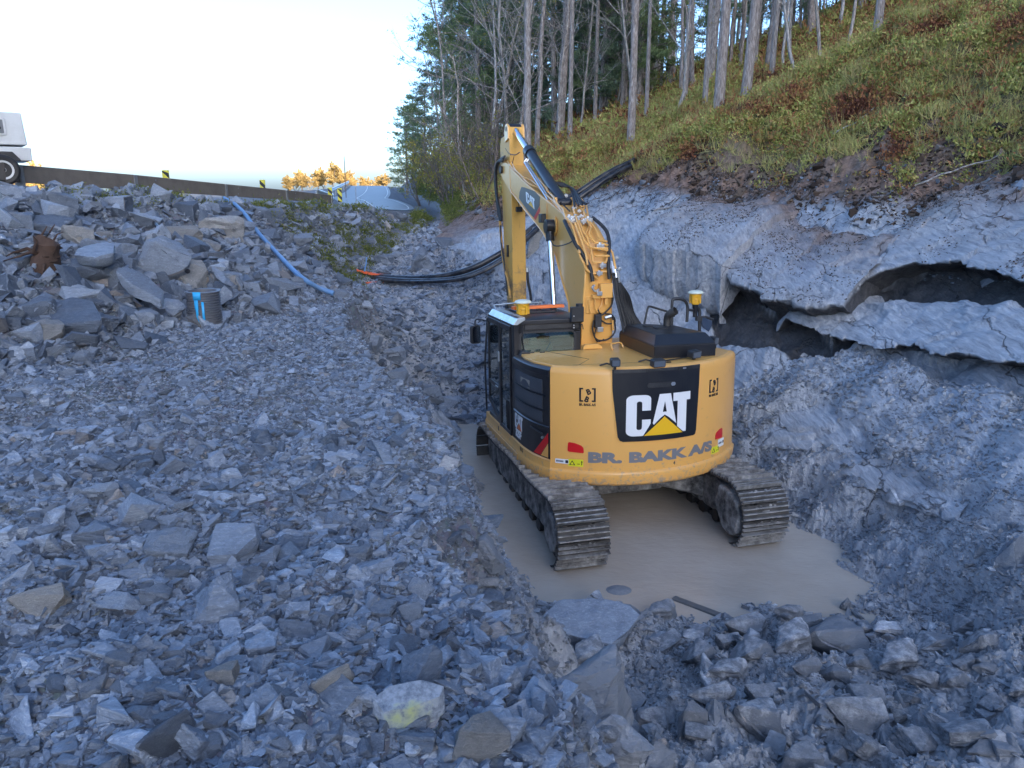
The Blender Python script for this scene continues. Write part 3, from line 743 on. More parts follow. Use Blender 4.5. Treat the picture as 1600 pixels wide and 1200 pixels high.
# named ones (photo pixels)
for a in [
 ('boulder', 915, 1040, 90, 60, 'brown-grey block wedged under the large slab by the water', 'rock', None, 4, .5, (.1, .1)),
 ('boulder', 1032, 962, 62, 34, 'small wet rock beside the large slab at the shore', 'rock', None, 4, .1),
 ('boulder', 945, 1080, 90, 80, 'upright pale rock leaning below the large slab', 'rock', None, 5, .8, (.5, .2)),
 ('boulder', 1075, 1128, 50, 62, 'dark square-faced block in the muddy rubble at the bottom', 'rock', None, 6, .4),
 ('boulder', 1405, 1042, 90, 50, 'brownish overhanging block in the mud right of centre', 'rock', None, 4, .2, (.15, .1)),
 ('boulder', 1590, 868, 62, 90, 'orange-edged upright block at the right edge of the photo', 'rock', None, 5, .2, (.1, .2)),
 ('boulder', 1235, 965, 45, 30, 'small pale stone at the waterline below the right track', 'rock', None, 4),
 ('boulder', 1323, 950, 26, 28, 'small dark pointed stone standing in the shallow water', 'rock', None, 5),
 ('boulder', 1300, 1005, 120, 55, 'long mud-coated block lying behind the near shore', 'rock', None, 3, -.1),
 ('boulder', 1240, 1010, 90, 45, 'rounded mud-coated lump beside the long muddy block', 'rock', None, 4),
 ('boulder', 1180, 1130, 95, 60, 'broad grey stone with a white lime smear in the mud', 'rock', None, 3),
 ('boulder', 1340, 1130, 110, 75, 'broad brown clod-like rock near the bottom right', 'rock', None, 5),
 ('boulder', 250, 1165, 95, 110, 'tall pointed slate spike at the bottom edge of the bench', 'rock', None, 5, .5, (.55, .15)),
 ('boulder', 515, 1078, 72, 70, 'striped dark wedge of slate standing on the near bench', 'rock', None, 5, .3, (.4, 0)),
 ('boulder', 738, 1165, 96, 78, 'broad tan-grey boulder at the bottom edge of the bench', 'rock', None, 6, .2),
 ('boulder', 255, 860, 82, 42, 'flat pale slab left of the square plate on the bench', 'rock', None, 2, .1, (.2, 0)),
 ('boulder', 50, 952, 86, 62, 'round tan boulder at the left edge of the near bench', 'rock', None, 5, .2),
 ('boulder', 640, 965, 40, 50, 'stubby pale stone near the edge of the bench', 'rock', None, 5),
 ('boulder', 590, 900 + 60, 54, 26, 'warm grey flat stone near the middle of the bench', 'rock', None, 2),
 ('boulder', 180, 955, 80, 40, 'tilted flat slab on the left part of the near bench', 'rock', None, 1, -.3, (.35, 0)),
 ('boulder', 345, 1060, 64, 38, 'dull brown angular stone left of the striped wedge', 'rock', None, 3),
 ('boulder', 150, 778, 60, 36, 'dark tilted block at left beyond the flat pale slab', 'rock', None, 4),
 ('boulder', 345, 362, 66, 42, 'large tan angular boulder high on the road slope', 'rock', None, 4, .1, (.1, .15)),
 ('boulder', 278, 367, 60, 36, 'rounded blue-grey boulder left of the large tan one', 'rock', None, 5, .1),
 ('boulder', 240, 408, 82, 90, 'big blocky boulder above the black sloping cable', 'rock', None, 6, .3, (.2, .3)),
 ('boulder', 288, 430, 66, 66, 'brownish boulder behind the corrugated pipe', 'rock', None, 5, .5, (0, .2)),
 ('boulder', 320, 388, 40, 32, 'round brown boulder below the large tan one', 'rock', None, 6),
 ('boulder', 268, 462, 48, 40, 'thin slate sliver left of the corrugated pipe', 'rock', None, 0, -.4, (.1, .7)),
 ('boulder', 128, 420, 96, 44, 'dark flat slab under the pale pointed one', 'rock', None, 2, -.2, (.1, .15)),
 ('boulder', 175, 445, 46, 60, 'green-grey upright block between the slate planks', 'rock', None, 6),
 ('boulder', 62, 522, 62, 48, 'brown-faced square block at the foot of the slope', 'rock', None, 6, .2),
 ('boulder', 112, 515, 60, 36, 'dark square block beside the brown-faced one', 'rock', None, 5, .1),
 ('boulder', 115, 372, 64, 40, 'layered blue-grey slab above the brown stump', 'rock', None, 3, .2, (.1, .1)),
 ('boulder', 60, 358, 80, 36, 'broad blue-grey slab at upper left of the slope', 'rock', None, 2, .1, (.15, .1)),
 ('boulder', 80, 322, 70, 44, 'triangular leaning slab below the road barrier', 'rock', None, 3, .5, (.3, .3)),
 ('boulder', 25, 350, 60, 42, 'pale slab at the left edge below the trailer', 'rock', None, 3, .1, (.2, .1)),
 ('boulder', 160, 370, 24, 20, 'small orange-tan stone among the blue slabs', 'rock', None, 5),
 ('boulder', 345, 440, 62, 28, 'thin shelf-like slab right behind the corrugated pipe', 'rock', None, 1, .05),
 ('boulder', 425, 344, 36, 30, 'pale flat-faced rock right of the blue hose top', 'rock', None, 5),
 ('boulder', 468, 378, 40, 20, 'flat slab halfway down the slope right of the blue hose', 'rock', None, 2),
 ('boulder', 527, 462, 32, 22, 'pale block at the lower end of the blue hose', 'rock', None, 5),
 ('boulder', 575, 382, 26, 26, 'leaning grey block in the ditch left of the soil slope', 'rock', None, 5),
 ('boulder', 600, 428 - 20, 30, 20, 'small grey block behind the black ducts', 'rock', None, 4),
 ('boulder', 692, 385, 30, 26, 'square green-grey block on the soil slope above the ducts', 'rock', None, 5),
 ('boulder', 660, 412, 40, 46, 'tall leaning slab above the black ducts', 'rock', None, 4, .4, (.2, -.5)),
 ('boulder', 838, 375, 46, 50, 'brown boulder seen between the stick and the boom', 'rock', None, 6),
 ('boulder', 612, 560, 46, 28, 'grey block at the top of the pit bank', 'rock', None, 4),
 ('boulder', 620, 590, 40, 28, 'angular block on the pit bank below the first', 'rock', None, 5),
 ('boulder', 668, 618, 44, 30, 'flat block low on the bank near the cab', 'rock', None, 3),
 ('boulder', 700, 632, 36, 26, 'pale angular block left of the cab', 'rock', None, 5),
 ('boulder', 722, 660, 40, 24, 'wet block at the water beside the cab', 'rock', None, 4),
 ('boulder', 690, 600, 34, 24, 'dark block on the ramp left of the cab', 'rock', None, 4),
 ('boulder', 1120 - 170, 1165, 60, 40, 'half-buried grey block below the leaning pale rock', 'rock', None, 4),
]:
    px_, py_ = a[1], a[2]
    o = rock(*a[:8], kind=a[8], yaw=(a[9] if len(a) > 9 else None), tilt=(a[10] if len(a) > 10 else (0, 0)),
             mat=STONE_MUD if (px_ > 860 and py_ > 880 and px_ < 1580 and not (py_ < 985 and px_ < 1000)) else (STONE_LIT if 'tan' in a[5] or 'brown' in a[5] else None))
def slab_px(name, poly, z, thick, label, mat, und=.12, dz=(0, 0), seed=1):
    """a single plate-like rock: outline of its top as seen in the photo, at its own height, with real thickness"""
    P = []
    mx = sum(q[0] for q in poly) / len(poly); my = sum(q[1] for q in poly) / len(poly)
    c0, _t = hit(mx, my + 6); z0 = c0.z + thick * z
    d = ray(mx, my); c0 = Vector(d * (z0 / d[2])); n_ = Vector((-dz[0], -dz[1], 1))
    for px, py in poly:
        d = Vector(ray(px, py)); P.append(d * (c0.dot(n_) / d.dot(n_)))
    c = sum(P, Vector()) / len(P)
    bm = bmesh.new(); top = [bm.verts.new(p - c) for p in P]
    bot = [bm.verts.new((p - c) * (1 - und) + Vector((0, 0, -thick * (.8 + .4 * random.random())))) for p in P]
    n = len(P); bm.faces.new(top); bm.faces.new(bot[::-1])
    for i in range(n): bm.faces.new((top[i], bot[i], bot[(i + 1) % n], top[(i + 1) % n]))
    bmesh.ops.recalc_face_normals(bm, faces=bm.faces)
    bmesh.ops.bevel(bm, geom=list(bm.edges), offset=.015, segments=1, affect='EDGES', clamp_overlap=True)
    bmesh.ops.triangulate(bm, faces=bm.faces)
    for _ in range(4):
        bmesh.ops.subdivide_edges(bm, edges=[e for e in bm.edges if e.calc_length() > .06], cuts=1); bmesh.ops.triangulate(bm, faces=bm.faces)
    bm.normal_update(); co = np.array([v.co[:] for v in bm.verts]); no = np.array([v.normal[:] for v in bm.verts])
    dsp = (fbm(co[:, 0] * 4 + seed * 7, co[:, 1] * 4 + co[:, 2] * 5, 5, .6) - .5) * .05 + (vn(np.floor(co[:, 2] * 30 + co[:, 0] * 2), co[:, 0] * 3 + seed) - .5) * .02 * (1 - np.abs(no[:, 2]))
    q = np.floor(fbm(co[:, 0] * 1.6 + seed * 3, co[:, 1] * 1.6, 3) * 6) * .008 * np.abs(no[:, 2])
    for v, c2 in zip(bm.verts, co + no * (dsp + q)[:, None]): v.co = c2
    me = bpy.data.meshes.new(name); bm.to_mesh(me); bm.free()
    me.polygons.foreach_set('use_smooth', [True] * len(me.polygons)); me.set_sharp_from_angle(angle=rad(28))
    o = link(name, me, None, mat); o.location = c; tag(o, label, 'rock'); return o
slab_px('boulder', [(838, 984), (852, 958), (872, 941), (925, 936), (985, 947), (1001, 962), (985, 985), (955, 1010), (925, 1004), (880, 992)], 1.0, .26, 'large flat-topped grey slab with a dark underside at the near shore of the water', STONE_BIG, .25, (.03, .10), 3)
slab_px('boulder', [(320, 876), (340, 827), (398, 826), (403, 842), (372, 872)], 1.0, .07, 'square pale plate of slate lying tilted on the bench', STONE_BIG, .1, (0, .25), 5)
slab_px('boulder', [(181, 425), (196, 416), (232, 432), (257, 456), (252, 472), (236, 462), (205, 446)], 1.1, .12, 'long pale plank of slate sliding down toward the pipe', STONE_BIG, .1, (-.5, .4), 7)
slab_px('boulder', [(44, 506), (62, 480), (110, 466), (146, 472), (160, 504), (120, 506), (80, 510)], .7, .10, 'very wide pale slab low on the left of the slope', STONE_BIG, .15, (0, .4), 9)
slab_px('boulder', [(114, 400), (130, 388), (165, 381), (179, 386), (178, 398), (150, 405)], 1.4, .09, 'pale pointed slab balanced above the longest grey one', STONE_BIG, .2, (0, .2), 11)
slab_px('boulder', [(582, 1100), (610, 1085), (660, 1073), (698, 1076), (690, 1096), (640, 1118), (600, 1122)], 1.2, .05, 'flat grey stone with a lime-green lichen face', _lichen(), .15, (0, .35), 13)
# many more single rocks, by area
def in_taken(px, py, w):
    return any((px - a) ** 2 + ((py - b) * 1.6) ** 2 < ((w + c) * .33) ** 2 for a, b, c in ROCKS)
AREAS = [
 # polygon-ish row function, count, size range, group, labels, material
 ('slope', 105, lambda: (random.uniform(0, 560), None), (22, 58)),
 ('bench', 75, lambda: (random.uniform(0, 800), random.uniform(600, 1190)), (28, 62)),
 ('pit', 34, lambda: (random.uniform(900, 1600), random.uniform(975, 1195)), (30, 80)),
 ('bank', 16, lambda: (random.uniform(560, 740), random.uniform(500, 660)), (14, 30)),
]
SL = {
 'slope': ('loose slabs heaped on the road slope', ['flat blue-grey slab lying loose high on the road slope', 'angular grey slab in the middle of the road slope', 'dark angular block low on the road slope'], None),
 'bench': ('larger stones lying on the flat bench', ['larger angular slate stone on the far part of the bench', 'larger angular slate stone on the near part of the bench'], None),
 'pit': ('mud coated blocks in the bottom of the pit', ['mud coated block in the near corner of the pit', 'mud coated block between the water and the near corner'], STONE_MUD),
 'bank': ('blocks on the pit bank left of the cab', ['grey block tumbled on the pit bank left of the cab'], None),
}
for nm, cnt, fn, (s0, s1) in AREAS:
    g, labs, mt = SL[nm]; c = 0; tries = 0
    while c < cnt and tries < cnt * 12:
        tries += 1
        px, py = fn()
        if nm == 'slope':
            f = random.random(); top = np.interp(px, [0, 350, 560], [300, 322, 345]); bot = np.interp(px, [0, 150, 320, 560], [585, 540, 480, 440]); py = top + (bot - top) * f
            w = random.uniform(s0, s1) * np.interp(px, [0, 300, 560], [1.15, .85, .5])
            lab = labs[0] if f < .33 else labs[1] if f < .66 else labs[2]
        elif nm == 'bench':
            lim = np.interp(py, [600, 700, 760, 1000, 1190], [600, 650, 700, 780, 850])
            if px > lim: continue
            w = random.uniform(s0, s1) * np.interp(py, [600, 1190], [.5, 1.05]); lab = labs[0] if py < 880 else labs[1]
        elif nm == 'pit':
            w = random.uniform(s0, s1); lab = labs[0] if py > 1090 else labs[1]
            if px < 1000 and py < 1080: continue
        else:
            if abs(px - (560 + (py - 500) * .95)) > 60: continue
            w = random.uniform(s0, s1); lab = labs[0]
        if in_taken(px, py, w): continue
        k = random.choice([0, 1, 2, 3, 3, 4, 7, 8, 9, 10, 11] if nm != 'pit' else [3, 4, 5, 6, 10, 11, 12])
        o = rock('rock', px, py, w, w * random.uniform(.4, .62), lab, 'rock', g, kind=k, tilt=(random.gauss(.1, .2), random.gauss(0, .25)), lift=.1)
        if mt:
            key = BIG[k].name + '_m'
            if key not in bpy.data.meshes:
                m2 = BIG[k].copy(); m2.name = key; m2.materials.clear(); m2.materials.append(mt)
            o.data = bpy.data.meshes[key]
        c += 1
    print(nm, c)

# ================================================================== EXCAVATOR
M_YEL = m_plain('machine yellow', (.74, .39, .075), .34, 0, .07, 2.2)
def _yellow():
    t = NT('machine yellow'); v = t.pos('object')
    n = t.noise(v, 1.4, 5, .6); n2 = t.noise(v, 9, 5, .7); n3 = t.noise(t.pos('object', (6, 6, .8)), 3, 4, .6)
    c = t.mix(t.math('MULTIPLY', n, .18), (.80, .41, .10), (.68, .37, .11))
    c = t.mix(t.math('MULTIPLY', t.math('SUBTRACT', n2, .60, True), 2.2, True), c, (.36, .25, .13))
    c = t.mix(t.math('MULTIPLY', t.math('SUBTRACT', n3, .66, True), 2.0, True), c, (.30, .22, .14))
    z = t.new('ShaderNodeSeparateXYZ'); t.L(t.new('ShaderNodeTexCoord').outputs['Object'], z.inputs[0])
    low = t.math('MULTIPLY', t.math('SUBTRACT', 1.35, z.outputs[2], True), .42)
    n4 = t.noise(v, 14, 6, .75); c = t.mix(t.math('MULTIPLY', t.math('SUBTRACT', t.math('ADD', n4, low), .66, True), 5, True), c, (.30, .26, .22))
    t.set(c, t.math('ADD', t.math('MULTIPLY', n2, .22), .24), 0, .5)
    t.p.inputs['Coat Weight'].default_value = .25; t.p.inputs['Coat Roughness'].default_value = .15
    return t.m
bpy.data.materials.remove(M_YEL); M_YEL = _yellow()
def _worn():
    t = NT('worn yellow'); v = t.pos('object'); vs = t.pos('object', (5, 5, .7))
    n = t.noise(v, 2.5, 6, .7); n2 = t.noise(vs, 4, 5, .7); z = t.new('ShaderNodeSeparateXYZ'); t.L(t.new('ShaderNodeTexCoord').outputs['Object'], z.inputs[0])
    low = t.math('SUBTRACT', 3.75, z.outputs[2], True)
    k = t.math('MULTIPLY', t.math('SUBTRACT', t.math('ADD', n, t.math('MULTIPLY', low, .16)), .60, True), 6, True)
    c = t.mix(k, (.70, .37, .075), (.16, .12, .085))
    c = t.mix(t.math('MULTIPLY', t.math('SUBTRACT', n2, .62, True), 4, True), c, (.09, .065, .05))
    t.set(c, .5, 0, .4); return t.m
M_WORN = _worn()
M_BLK = m_plain('black paint', (.012, .013, .017), .3, 0, .10, 3, 0, (.06, .06, .06))
M_PLB = m_plain('black plastic', (.02, .021, .024), .45, 0, .2, 5, 0, (.08, .08, .08))
M_RUB = m_plain('black rubber', (.014, .014, .015), .55, 0, .25, 8, 0, (.09, .085, .08))
M_CHR = m_plain('chrome rod', (.82, .83, .85), .12, 1.0, .0, 3)
M_ZINC = m_plain('zinc fitting', (.62, .64, .66), .3, .9, .1, 9)
M_STEEL = m_plain('dark steel', (.06, .055, .05), .55, .5, .5, 6, .004, (.13, .12, .11))
M_WHITE = m_plain('white sticker', (.80, .80, .80), .4, 0, .0)
M_LOGOY = m_plain('logo yellow', (.85, .48, .012), .4, 0, 0)
M_LOGOG = m_plain('grey lettering', (.19, .19, .20), .4, 0, 0)
M_RED = m_plain('red reflector', (.62, .012, .015), .3, 0, 0)
M_YST = m_plain('yellow sticker', (.75, .72, .02), .45, 0, 0)
M_ORG = m_plain('orange plastic', (.85, .17, .02), .35, 0, .1)
M_GNY = m_plain('receiver yellow', (.80, .42, .03), .35, 0, .05)
M_GNW = m_plain('receiver dome', (.72, .76, .62), .35, 0, .0)
M_SEAT = m_plain('seat fabric', (.10, .10, .085), .9, 0, .2)
M_GALV = m_plain('silver trim', (.55, .60, .62), .28, .6, .15)
def _track():
    t = NT('track steel'); v = t.pos('object'); n = t.noise(v, 7, 6, .7); n2 = t.noise(v, 2.0, 4)
    c = t.ramp(n, [(.3, (.045, .042, .04)), (.46, (.16, .155, .15)), (.66, (.40, .39, .375))])
    c = t.mix(t.math('MULTIPLY', t.math('SUBTRACT', n2, .45, True), 2.5, True), c, (.33, .32, .305))
    t.set(c, .48, .25); t.bump(n, .5, .01); return t.m
M_TRK = _track()
M_TRKD = m_plain('muddy shoe', (.05, .047, .044), .7, .2, .22, 5, .006, (.20, .19, .18))
def _mudf():
    t = NT('muddy frame'); v = t.pos('object'); n = t.noise(v, 5, 7, .7)
    t.set(t.ramp(n, [(.35, (.025, .025, .025)), (.48, (.14, .135, .13)), (.63, (.34, .33, .315))]), .75); t.bump(n, .7, .02); return t.m
M_MUDF = _mudf()
def _glass():
    t = NT('tinted glass')
    t.set((.75, .90, .92), .02, 0); t.p.inputs['Transmission Weight'].default_value = .0
    g = t.new('ShaderNodeBsdfGlossy'); g.inputs['Roughness'].default_value = .02; g.inputs[0].default_value = (.85, .95, 1, 1)
    tr = t.new('ShaderNodeBsdfTransparent'); tr.inputs[0].default_value = (.62, .80, .82, 1)
    fr = t.new('ShaderNodeFresnel'); fr.inputs[0].default_value = 1.7
    mx = t.new('ShaderNodeMixShader'); t.L(t.math('ADD', fr.outputs[0], .10, True), mx.inputs[0]); t.L(tr.outputs[0], mx.inputs[1]); t.L(g.outputs[0], mx.inputs[2])
    t.L(mx.outputs[0], t.out.inputs[0]); return t.m
M_GLASS = _glass()
def _mesh():
    t = NT('louvre mesh'); v = t.pos('object'); w = t.noise(v, 2.5, 3)
    ch = t.new('ShaderNodeTexChecker'); ch.inputs['Scale'].default_value = 160; t.L(v, ch.inputs[0])
    c = t.mix(w, (.05, .058, .07), (.13, .145, .17)); c = t.mix(t.math('MULTIPLY', ch.outputs[1], .5), c, (.03, .035, .04))
    t.set(c, .5, .3); return t.m
M_MESH = _mesh()

EX = empty('excavator')
MR = Matrix.Rotation(.2602, 4, 'Z') @ Matrix.Rotation(-.0512, 4, 'X')
EX.matrix_world = Matrix.Translation((1.379, 11.185, -4.646)) @ MR
tag(EX, 'yellow and black crawler excavator standing in muddy water in the pit', 'excavator')
_inv = EX.matrix_world.inverted()
def mu(px, py, ax, val):
    """point of a machine plane seen at a photo pixel"""
    d = _inv.to_3x3() @ Vector(ray(px, py)); o = _inv @ Vector((0, 0, 0))
    t = (val - o[ax]) / d[ax]; return o + d * t
RC = 1.94
def cylp(th, z, r=RC): a = rad(th); return Vector((r * math.sin(a), -r * math.cos(a), z))

# -------- undercarriage
def build_track(xc, nm):
    R0, zc, ya, yb = .40, .455, -2.19, 1.5
    # loop path param
    straight = yb - ya; per = 2 * straight + 2 * math.pi * R0; ns = 52; pitch = per / ns
    def at(u):
        u %= per
        if u < straight: return ya + u, zc + R0, 0.0                      # top, going forward
        u -= straight
        if u < math.pi * R0: a = u / R0; return yb + R0 * math.sin(a), zc + R0 * math.cos(a), a
        u -= math.pi * R0
        if u < straight: return yb - u, zc - R0, math.pi
        u -= straight; a = u / R0; return ya - R0 * math.sin(a), zc - R0 * math.cos(a), math.pi + a
    sag = lambda y, a: -.03 * math.sin((y - ya) / straight * math.pi * 2) ** 2 if a == 0 else 0
    m = MB(); w = .328; holes = MB(); gb = MB()
    for i in range(ns):
        y, z, a = at(i * pitch + .05); z += sag(y, a)
        M = Matrix.Translation((xc, y, z)) @ Matrix.Rotation(-a, 4, 'X')
        h = pitch * .47
        m.box(-w, w, -h, h, .0, .022, M)
        for gy, gh in ((-h + .012, .060), (-h + .075, .042), (-h + .135, .036)):
            gb.prism([(gy - .011, .02), (gy + .013, .02), (gy + .008, .02 + gh), (gy - .006, .02 + gh)], -w, w, 'x', M)
        m.box(-.10, .10, -h - .01, h, -.085, -.002, M)
        for sx in (-.075, .075):
            holes.box(sx - .03, sx + .03, -h + .03, -h + .06, .021, .034, M)
            for q in (-.135, -.045 if sx < 0 else .045): pass
    tr = m.build('track', M_TRKD, EX, 0, False); gb.build('grousers', M_TRK, tr, 0, False)
    hb = MB()
    for i in range(ns):
        y, z, a = at(i * pitch + .05); z += sag(y, a)
        M = Matrix.Translation((xc, y, z)) @ Matrix.Rotation(-a, 4, 'X'); h = pitch * .47
        for sx in (-.07, .07):
            hb.lathe([(.019, .02), (.019, .036), (.012, .04)], 6, M @ Matrix.Translation((sx, h - .02, 0)))
            hb.lathe([(.019, .02), (.019, .036), (.012, .04)], 6, M @ Matrix.Translation((sx * 1.9, h - .035, 0)))
        hb.box(-.05, .05, -.012, .012, .021, .027, M)
    hb.build('bolts', M_MUDF, tr, 0, False)
    # frame
    f = MB(); iw = .16
    f.prism([(ya + .35, zc - .22), (yb - .3, zc - .22), (yb - .2, zc + .12), (yb - .5, zc + .24), (ya + .5, zc + .26), (ya + .25, zc + .1)], xc - iw, xc + iw)
    f.build('track_frame', M_MUDF, EX, .03)
    s = MB()
    for ox in (-.2, .2):
        s.cyl((xc + ox - .03, ya, zc), (xc + ox + .03, ya, zc), .34, 28)
    s.cyl((xc - .2, ya, zc), (xc + .2, ya, zc), .26, 24)
    s.build('sprocket', M_MUDF, EX, .012)
    for i in range(8):
        g = MB(); g.cyl((xc - .17, ya + .55 + i * .37, zc - .27), (xc + .17, ya + .55 + i * .37, zc - .27), .09, 14); g.build('roller', M_STEEL, EX)
    for i in range(2):
        g = MB(); g.cyl((xc - .14, ya + 1.1 + i * 1.3, zc + .29), (xc + .14, ya + 1.1 + i * 1.3, zc + .29), .06, 12); g.build('roller', M_STEEL, EX)
    i_ = MB(); i_.cyl((xc - .13, yb, zc), (xc + .13, yb, zc), .36, 28); i_.build('idler', M_MUDF, EX, .01)
    # final drive housing inside the sprocket, seen between the tracks
    d = MB(); sd_ = 1 if xc < 0 else -1
    d.prism([(ya - .27, zc - .22), (ya - .32, zc), (ya - .26, zc + .2), (ya - .1, zc + .29), (ya + .2, zc + .32), (ya + .3, zc + .05), (ya + .1, zc - .24), (ya - .1, zc - .3)], xc + sd_ * .19, xc + sd_ * .34)
    d.build('final_drive', M_MUDF, EX, .04)
    c_ = MB(); c_.cyl((xc - sd_ * .19, ya, zc), (xc - sd_ * .30, ya, zc), .25, 24); c_.build('drive_cover', M_MUDF, EX, .02)
for xc in (-1.225, 1.225): build_track(xc, '')
m = MB()
m.prism([(-1.05, .42), (1.1, .42), (1.05, .74), (.6, .80), (-.6, .80), (-1.05, .70)], -.55, .55)
for s in (-1, 1):
    for y0, y1 in ((-1.15, -.45), (.4, 1.1)):
        v = [(s * .45, y0 + .1, .48), (s * .45, y1 - .1, .48), (s * .45, y1 - .1, .76), (s * .45, y0 + .1, .76),
             (s * 1.1, y0 - .15, .32), (s * 1.1, y1 + .1, .32), (s * 1.1, y1 + .1, .64), (s * 1.1, y0 - .15, .64)]
        m.add(v, [(0, 1, 2, 3), (7, 6, 5, 4), (0, 4, 5, 1), (1, 5, 6, 2), (2, 6, 7, 3), (3, 7, 4, 0)])
m.build('carbody', M_MUDF, EX, .04)
m = MB(); m.cyl((0, 0, .74), (0, 0, .90), .62, 48); m.build('slew_ring', M_STEEL, EX)

# -------- upper body
def arc(t0, t1, r, n): return [(r * math.sin(rad(t0 + (t1 - t0) * i / n)), -r * math.cos(rad(t0 + (t1 - t0) * i / n))) for i in range(n + 1)]
HW, ZB, ZT = 1.443, .835, 2.39
m = MB()     # main floor / turntable deck
m.prism([(-1.40, 1.40), (-1.40, -.9), (-1.2, -1.35), (1.2, -1.35), (1.40, -1.0), (1.40, 1.40)], .86, 1.10, 'z')
m.build('deck', M_STEEL, EX)
m = MB()     # counterweight shell with a stepped foot and a rolled top edge
outl = arc(-41.2, 56, RC, 60) + [(HW + .14, -1.0), (HW + .10, -.55), (HW + .02, .2), (HW, .75)]
inn = [(1.0, .75), (1.0, -.6), (.6, -1.15), (-.6, -1.15), (-1.0, -.95), (-1.12, -1.2)]
def ring(off, z):
    o = []
    for k, (x, y) in enumerate(outl):
        l = math.hypot(x, y)
        if y < .3: o.append((x * (1 + off / l), y * (1 + off / l), z))
        else: o.append((x + off, y, z))
    return o
levels = [(-.03, ZB), (.008, ZB + .02), (.022, ZB + .05), (.034, 1.005), (.026, 1.025), (.0, 1.04), (0, 2.30), (-.008, 2.345), (-.028, 2.375), (-.06, 2.388)]
vs = []; fs = []; n = len(outl)
for off, z in levels: vs += ring(off, z)
for i in range(len(levels) - 1):
    for k in range(n - 1): fs.append((i * n + k, i * n + k + 1, (i + 1) * n + k + 1, (i + 1) * n + k))
# top & bottom inward
b0 = len(vs); vs += [(x, y, 2.388) for x, y in [(p[0] * .72, p[1] * .72) for p in outl]]
for k in range(n - 1): fs.append(((len(levels) - 1) * n + k, (len(levels) - 1) * n + k + 1, b0 + k + 1, b0 + k))
b1 = len(vs); vs += [(p[0] * .6, p[1] * .6, ZB) for p in outl]
for k in range(n - 1): fs.append((b1 + k, b1 + k + 1, k + 1, k))
fs.append(tuple([i * n for i in range(len(levels))] + [b0, b1])); 
m.add(vs, fs); CW = m.build('counterweight', M_YEL, EX, 0, True, ang=50)
# side skirt left (yellow), follows cab side and the corner
m = MB()
path = [(-1.455, 1.50), (-1.455, -.85), (-1.43, -.93)] + [(x * 1.006, y * 1.006) for x, y in arc(-53, -41, RC + .005, 4)]
path = [(-1.455, 1.50), (-1.455, -.72), (-1.445, -.86), (-1.405, -1.12), (-1.345, -1.32), (RC * math.sin(rad(-41)), -RC * math.cos(rad(-41)))]
def wallstrip(m, path, levels):
    vs = []; fs = []; n = len(path)
    N = []
    for k in range(n):
        a = path[max(k - 1, 0)]; b = path[min(k + 1, n - 1)]; dx, dy = b[0] - a[0], b[1] - a[1]; l = math.hypot(dx, dy); N.append((dy / l, -dx / l))
    for off, z in levels: vs += [(p[0] + q[0] * off, p[1] + q[1] * off, z) for p, q in zip(path, N)]
    for i in range(len(levels) - 1):
        for k in range(n - 1): fs.append((i * n + k, i * n + k + 1, (i + 1) * n + k + 1, (i + 1) * n + k))
    L = len(levels)
    fs.append(tuple(i * n for i in range(L))); fs.append(tuple(i * n + n - 1 for i in range(L))[::-1])
    m.add(vs, fs)
wallstrip(m, path, [(-.12, ZB), (-.005, ZB + .0), (.022, ZB + .05), (.022, 1.0), (.010, 1.02), (.004, 1.035), (.004, 1.13), (-.01, 1.145), (-.14, 1.145)][::1])
sk = m.build('side_skirt', M_YEL, EX, 0, True, ang=35)
m = MB(); m.box(-1.485, -1.47, -.55, 1.36, .87, .985); m.build('rub_rail', M_YEL, sk, .006)
m = MB()
for y in (-.60, -.56, -.66): m.box(-1.462, -1.458, y - .09, y - .075, 1.06, 1.12)
m.box(-1.462, -1.4575, .62, .66, .86, 1.1); m.build('vent_slots', M_BLK, sk)
m = MB(); m.box(-1.40, -1.36, 1.44, 1.5, .84, 1.1); m.box(-1.40, 1.40, 1.42, 1.47, .86, 1.12); m.build('front_beam', M_YEL, EX)

# black louvre door on the left corner
cpath = [(-1.445, -.285), (-1.447, -.60), (-1.435, -.82), (-1.40, -1.08), (-1.345, -1.28), (RC * math.sin(rad(-41.4)), -RC * math.cos(rad(-41.4)))]
cs = [tuple(v[:2]) for v in spline([(x, y, 0) for x, y in cpath], 6)]
m = MB(); wallstrip(m, cs, [(-.10, 1.15), (0, 1.15), (0, 2.24), (.018, 2.27), (.012, 2.335), (-.03, 2.365), (-.14, 2.37)])
DOOR = m.build('service_door', M_BLK, EX, 0, True, ang=35)
zl = [2.20, 1.985, 1.78, 1.60]
for i in range(3):
    m = MB(); wallstrip(m, cs[2:-5], [(-.004, zl[i + 1] + .018), (.004, zl[i + 1] + .018), (.014, zl[i + 1] + .05), (.006, zl[i] - .008), (-.004, zl[i] - .008)])
    m.build('louvre', M_MESH, DOOR, 0, True)
m = MB(); wallstrip(m, cs, [(-.002, 1.556), (.016, 1.566), (.016, 1.580), (-.002, 1.592)]); 
for z in zl[1:3]: wallstrip(m, cs[1:-3], [(-.002, z - .008), (.02, z - .004), (.02, z + .004), (-.002, z + .008)])
m.build('ridge', M_BLK, DOOR, 0, True)
m = MB(); c = Vector((-1.262, -1.415, 1.42)); m.cyl((-1.335, -1.32, 1.42), (-1.355, -1.335, 1.42), .018, 12); m.build('lock', M_ZINC, DOOR)

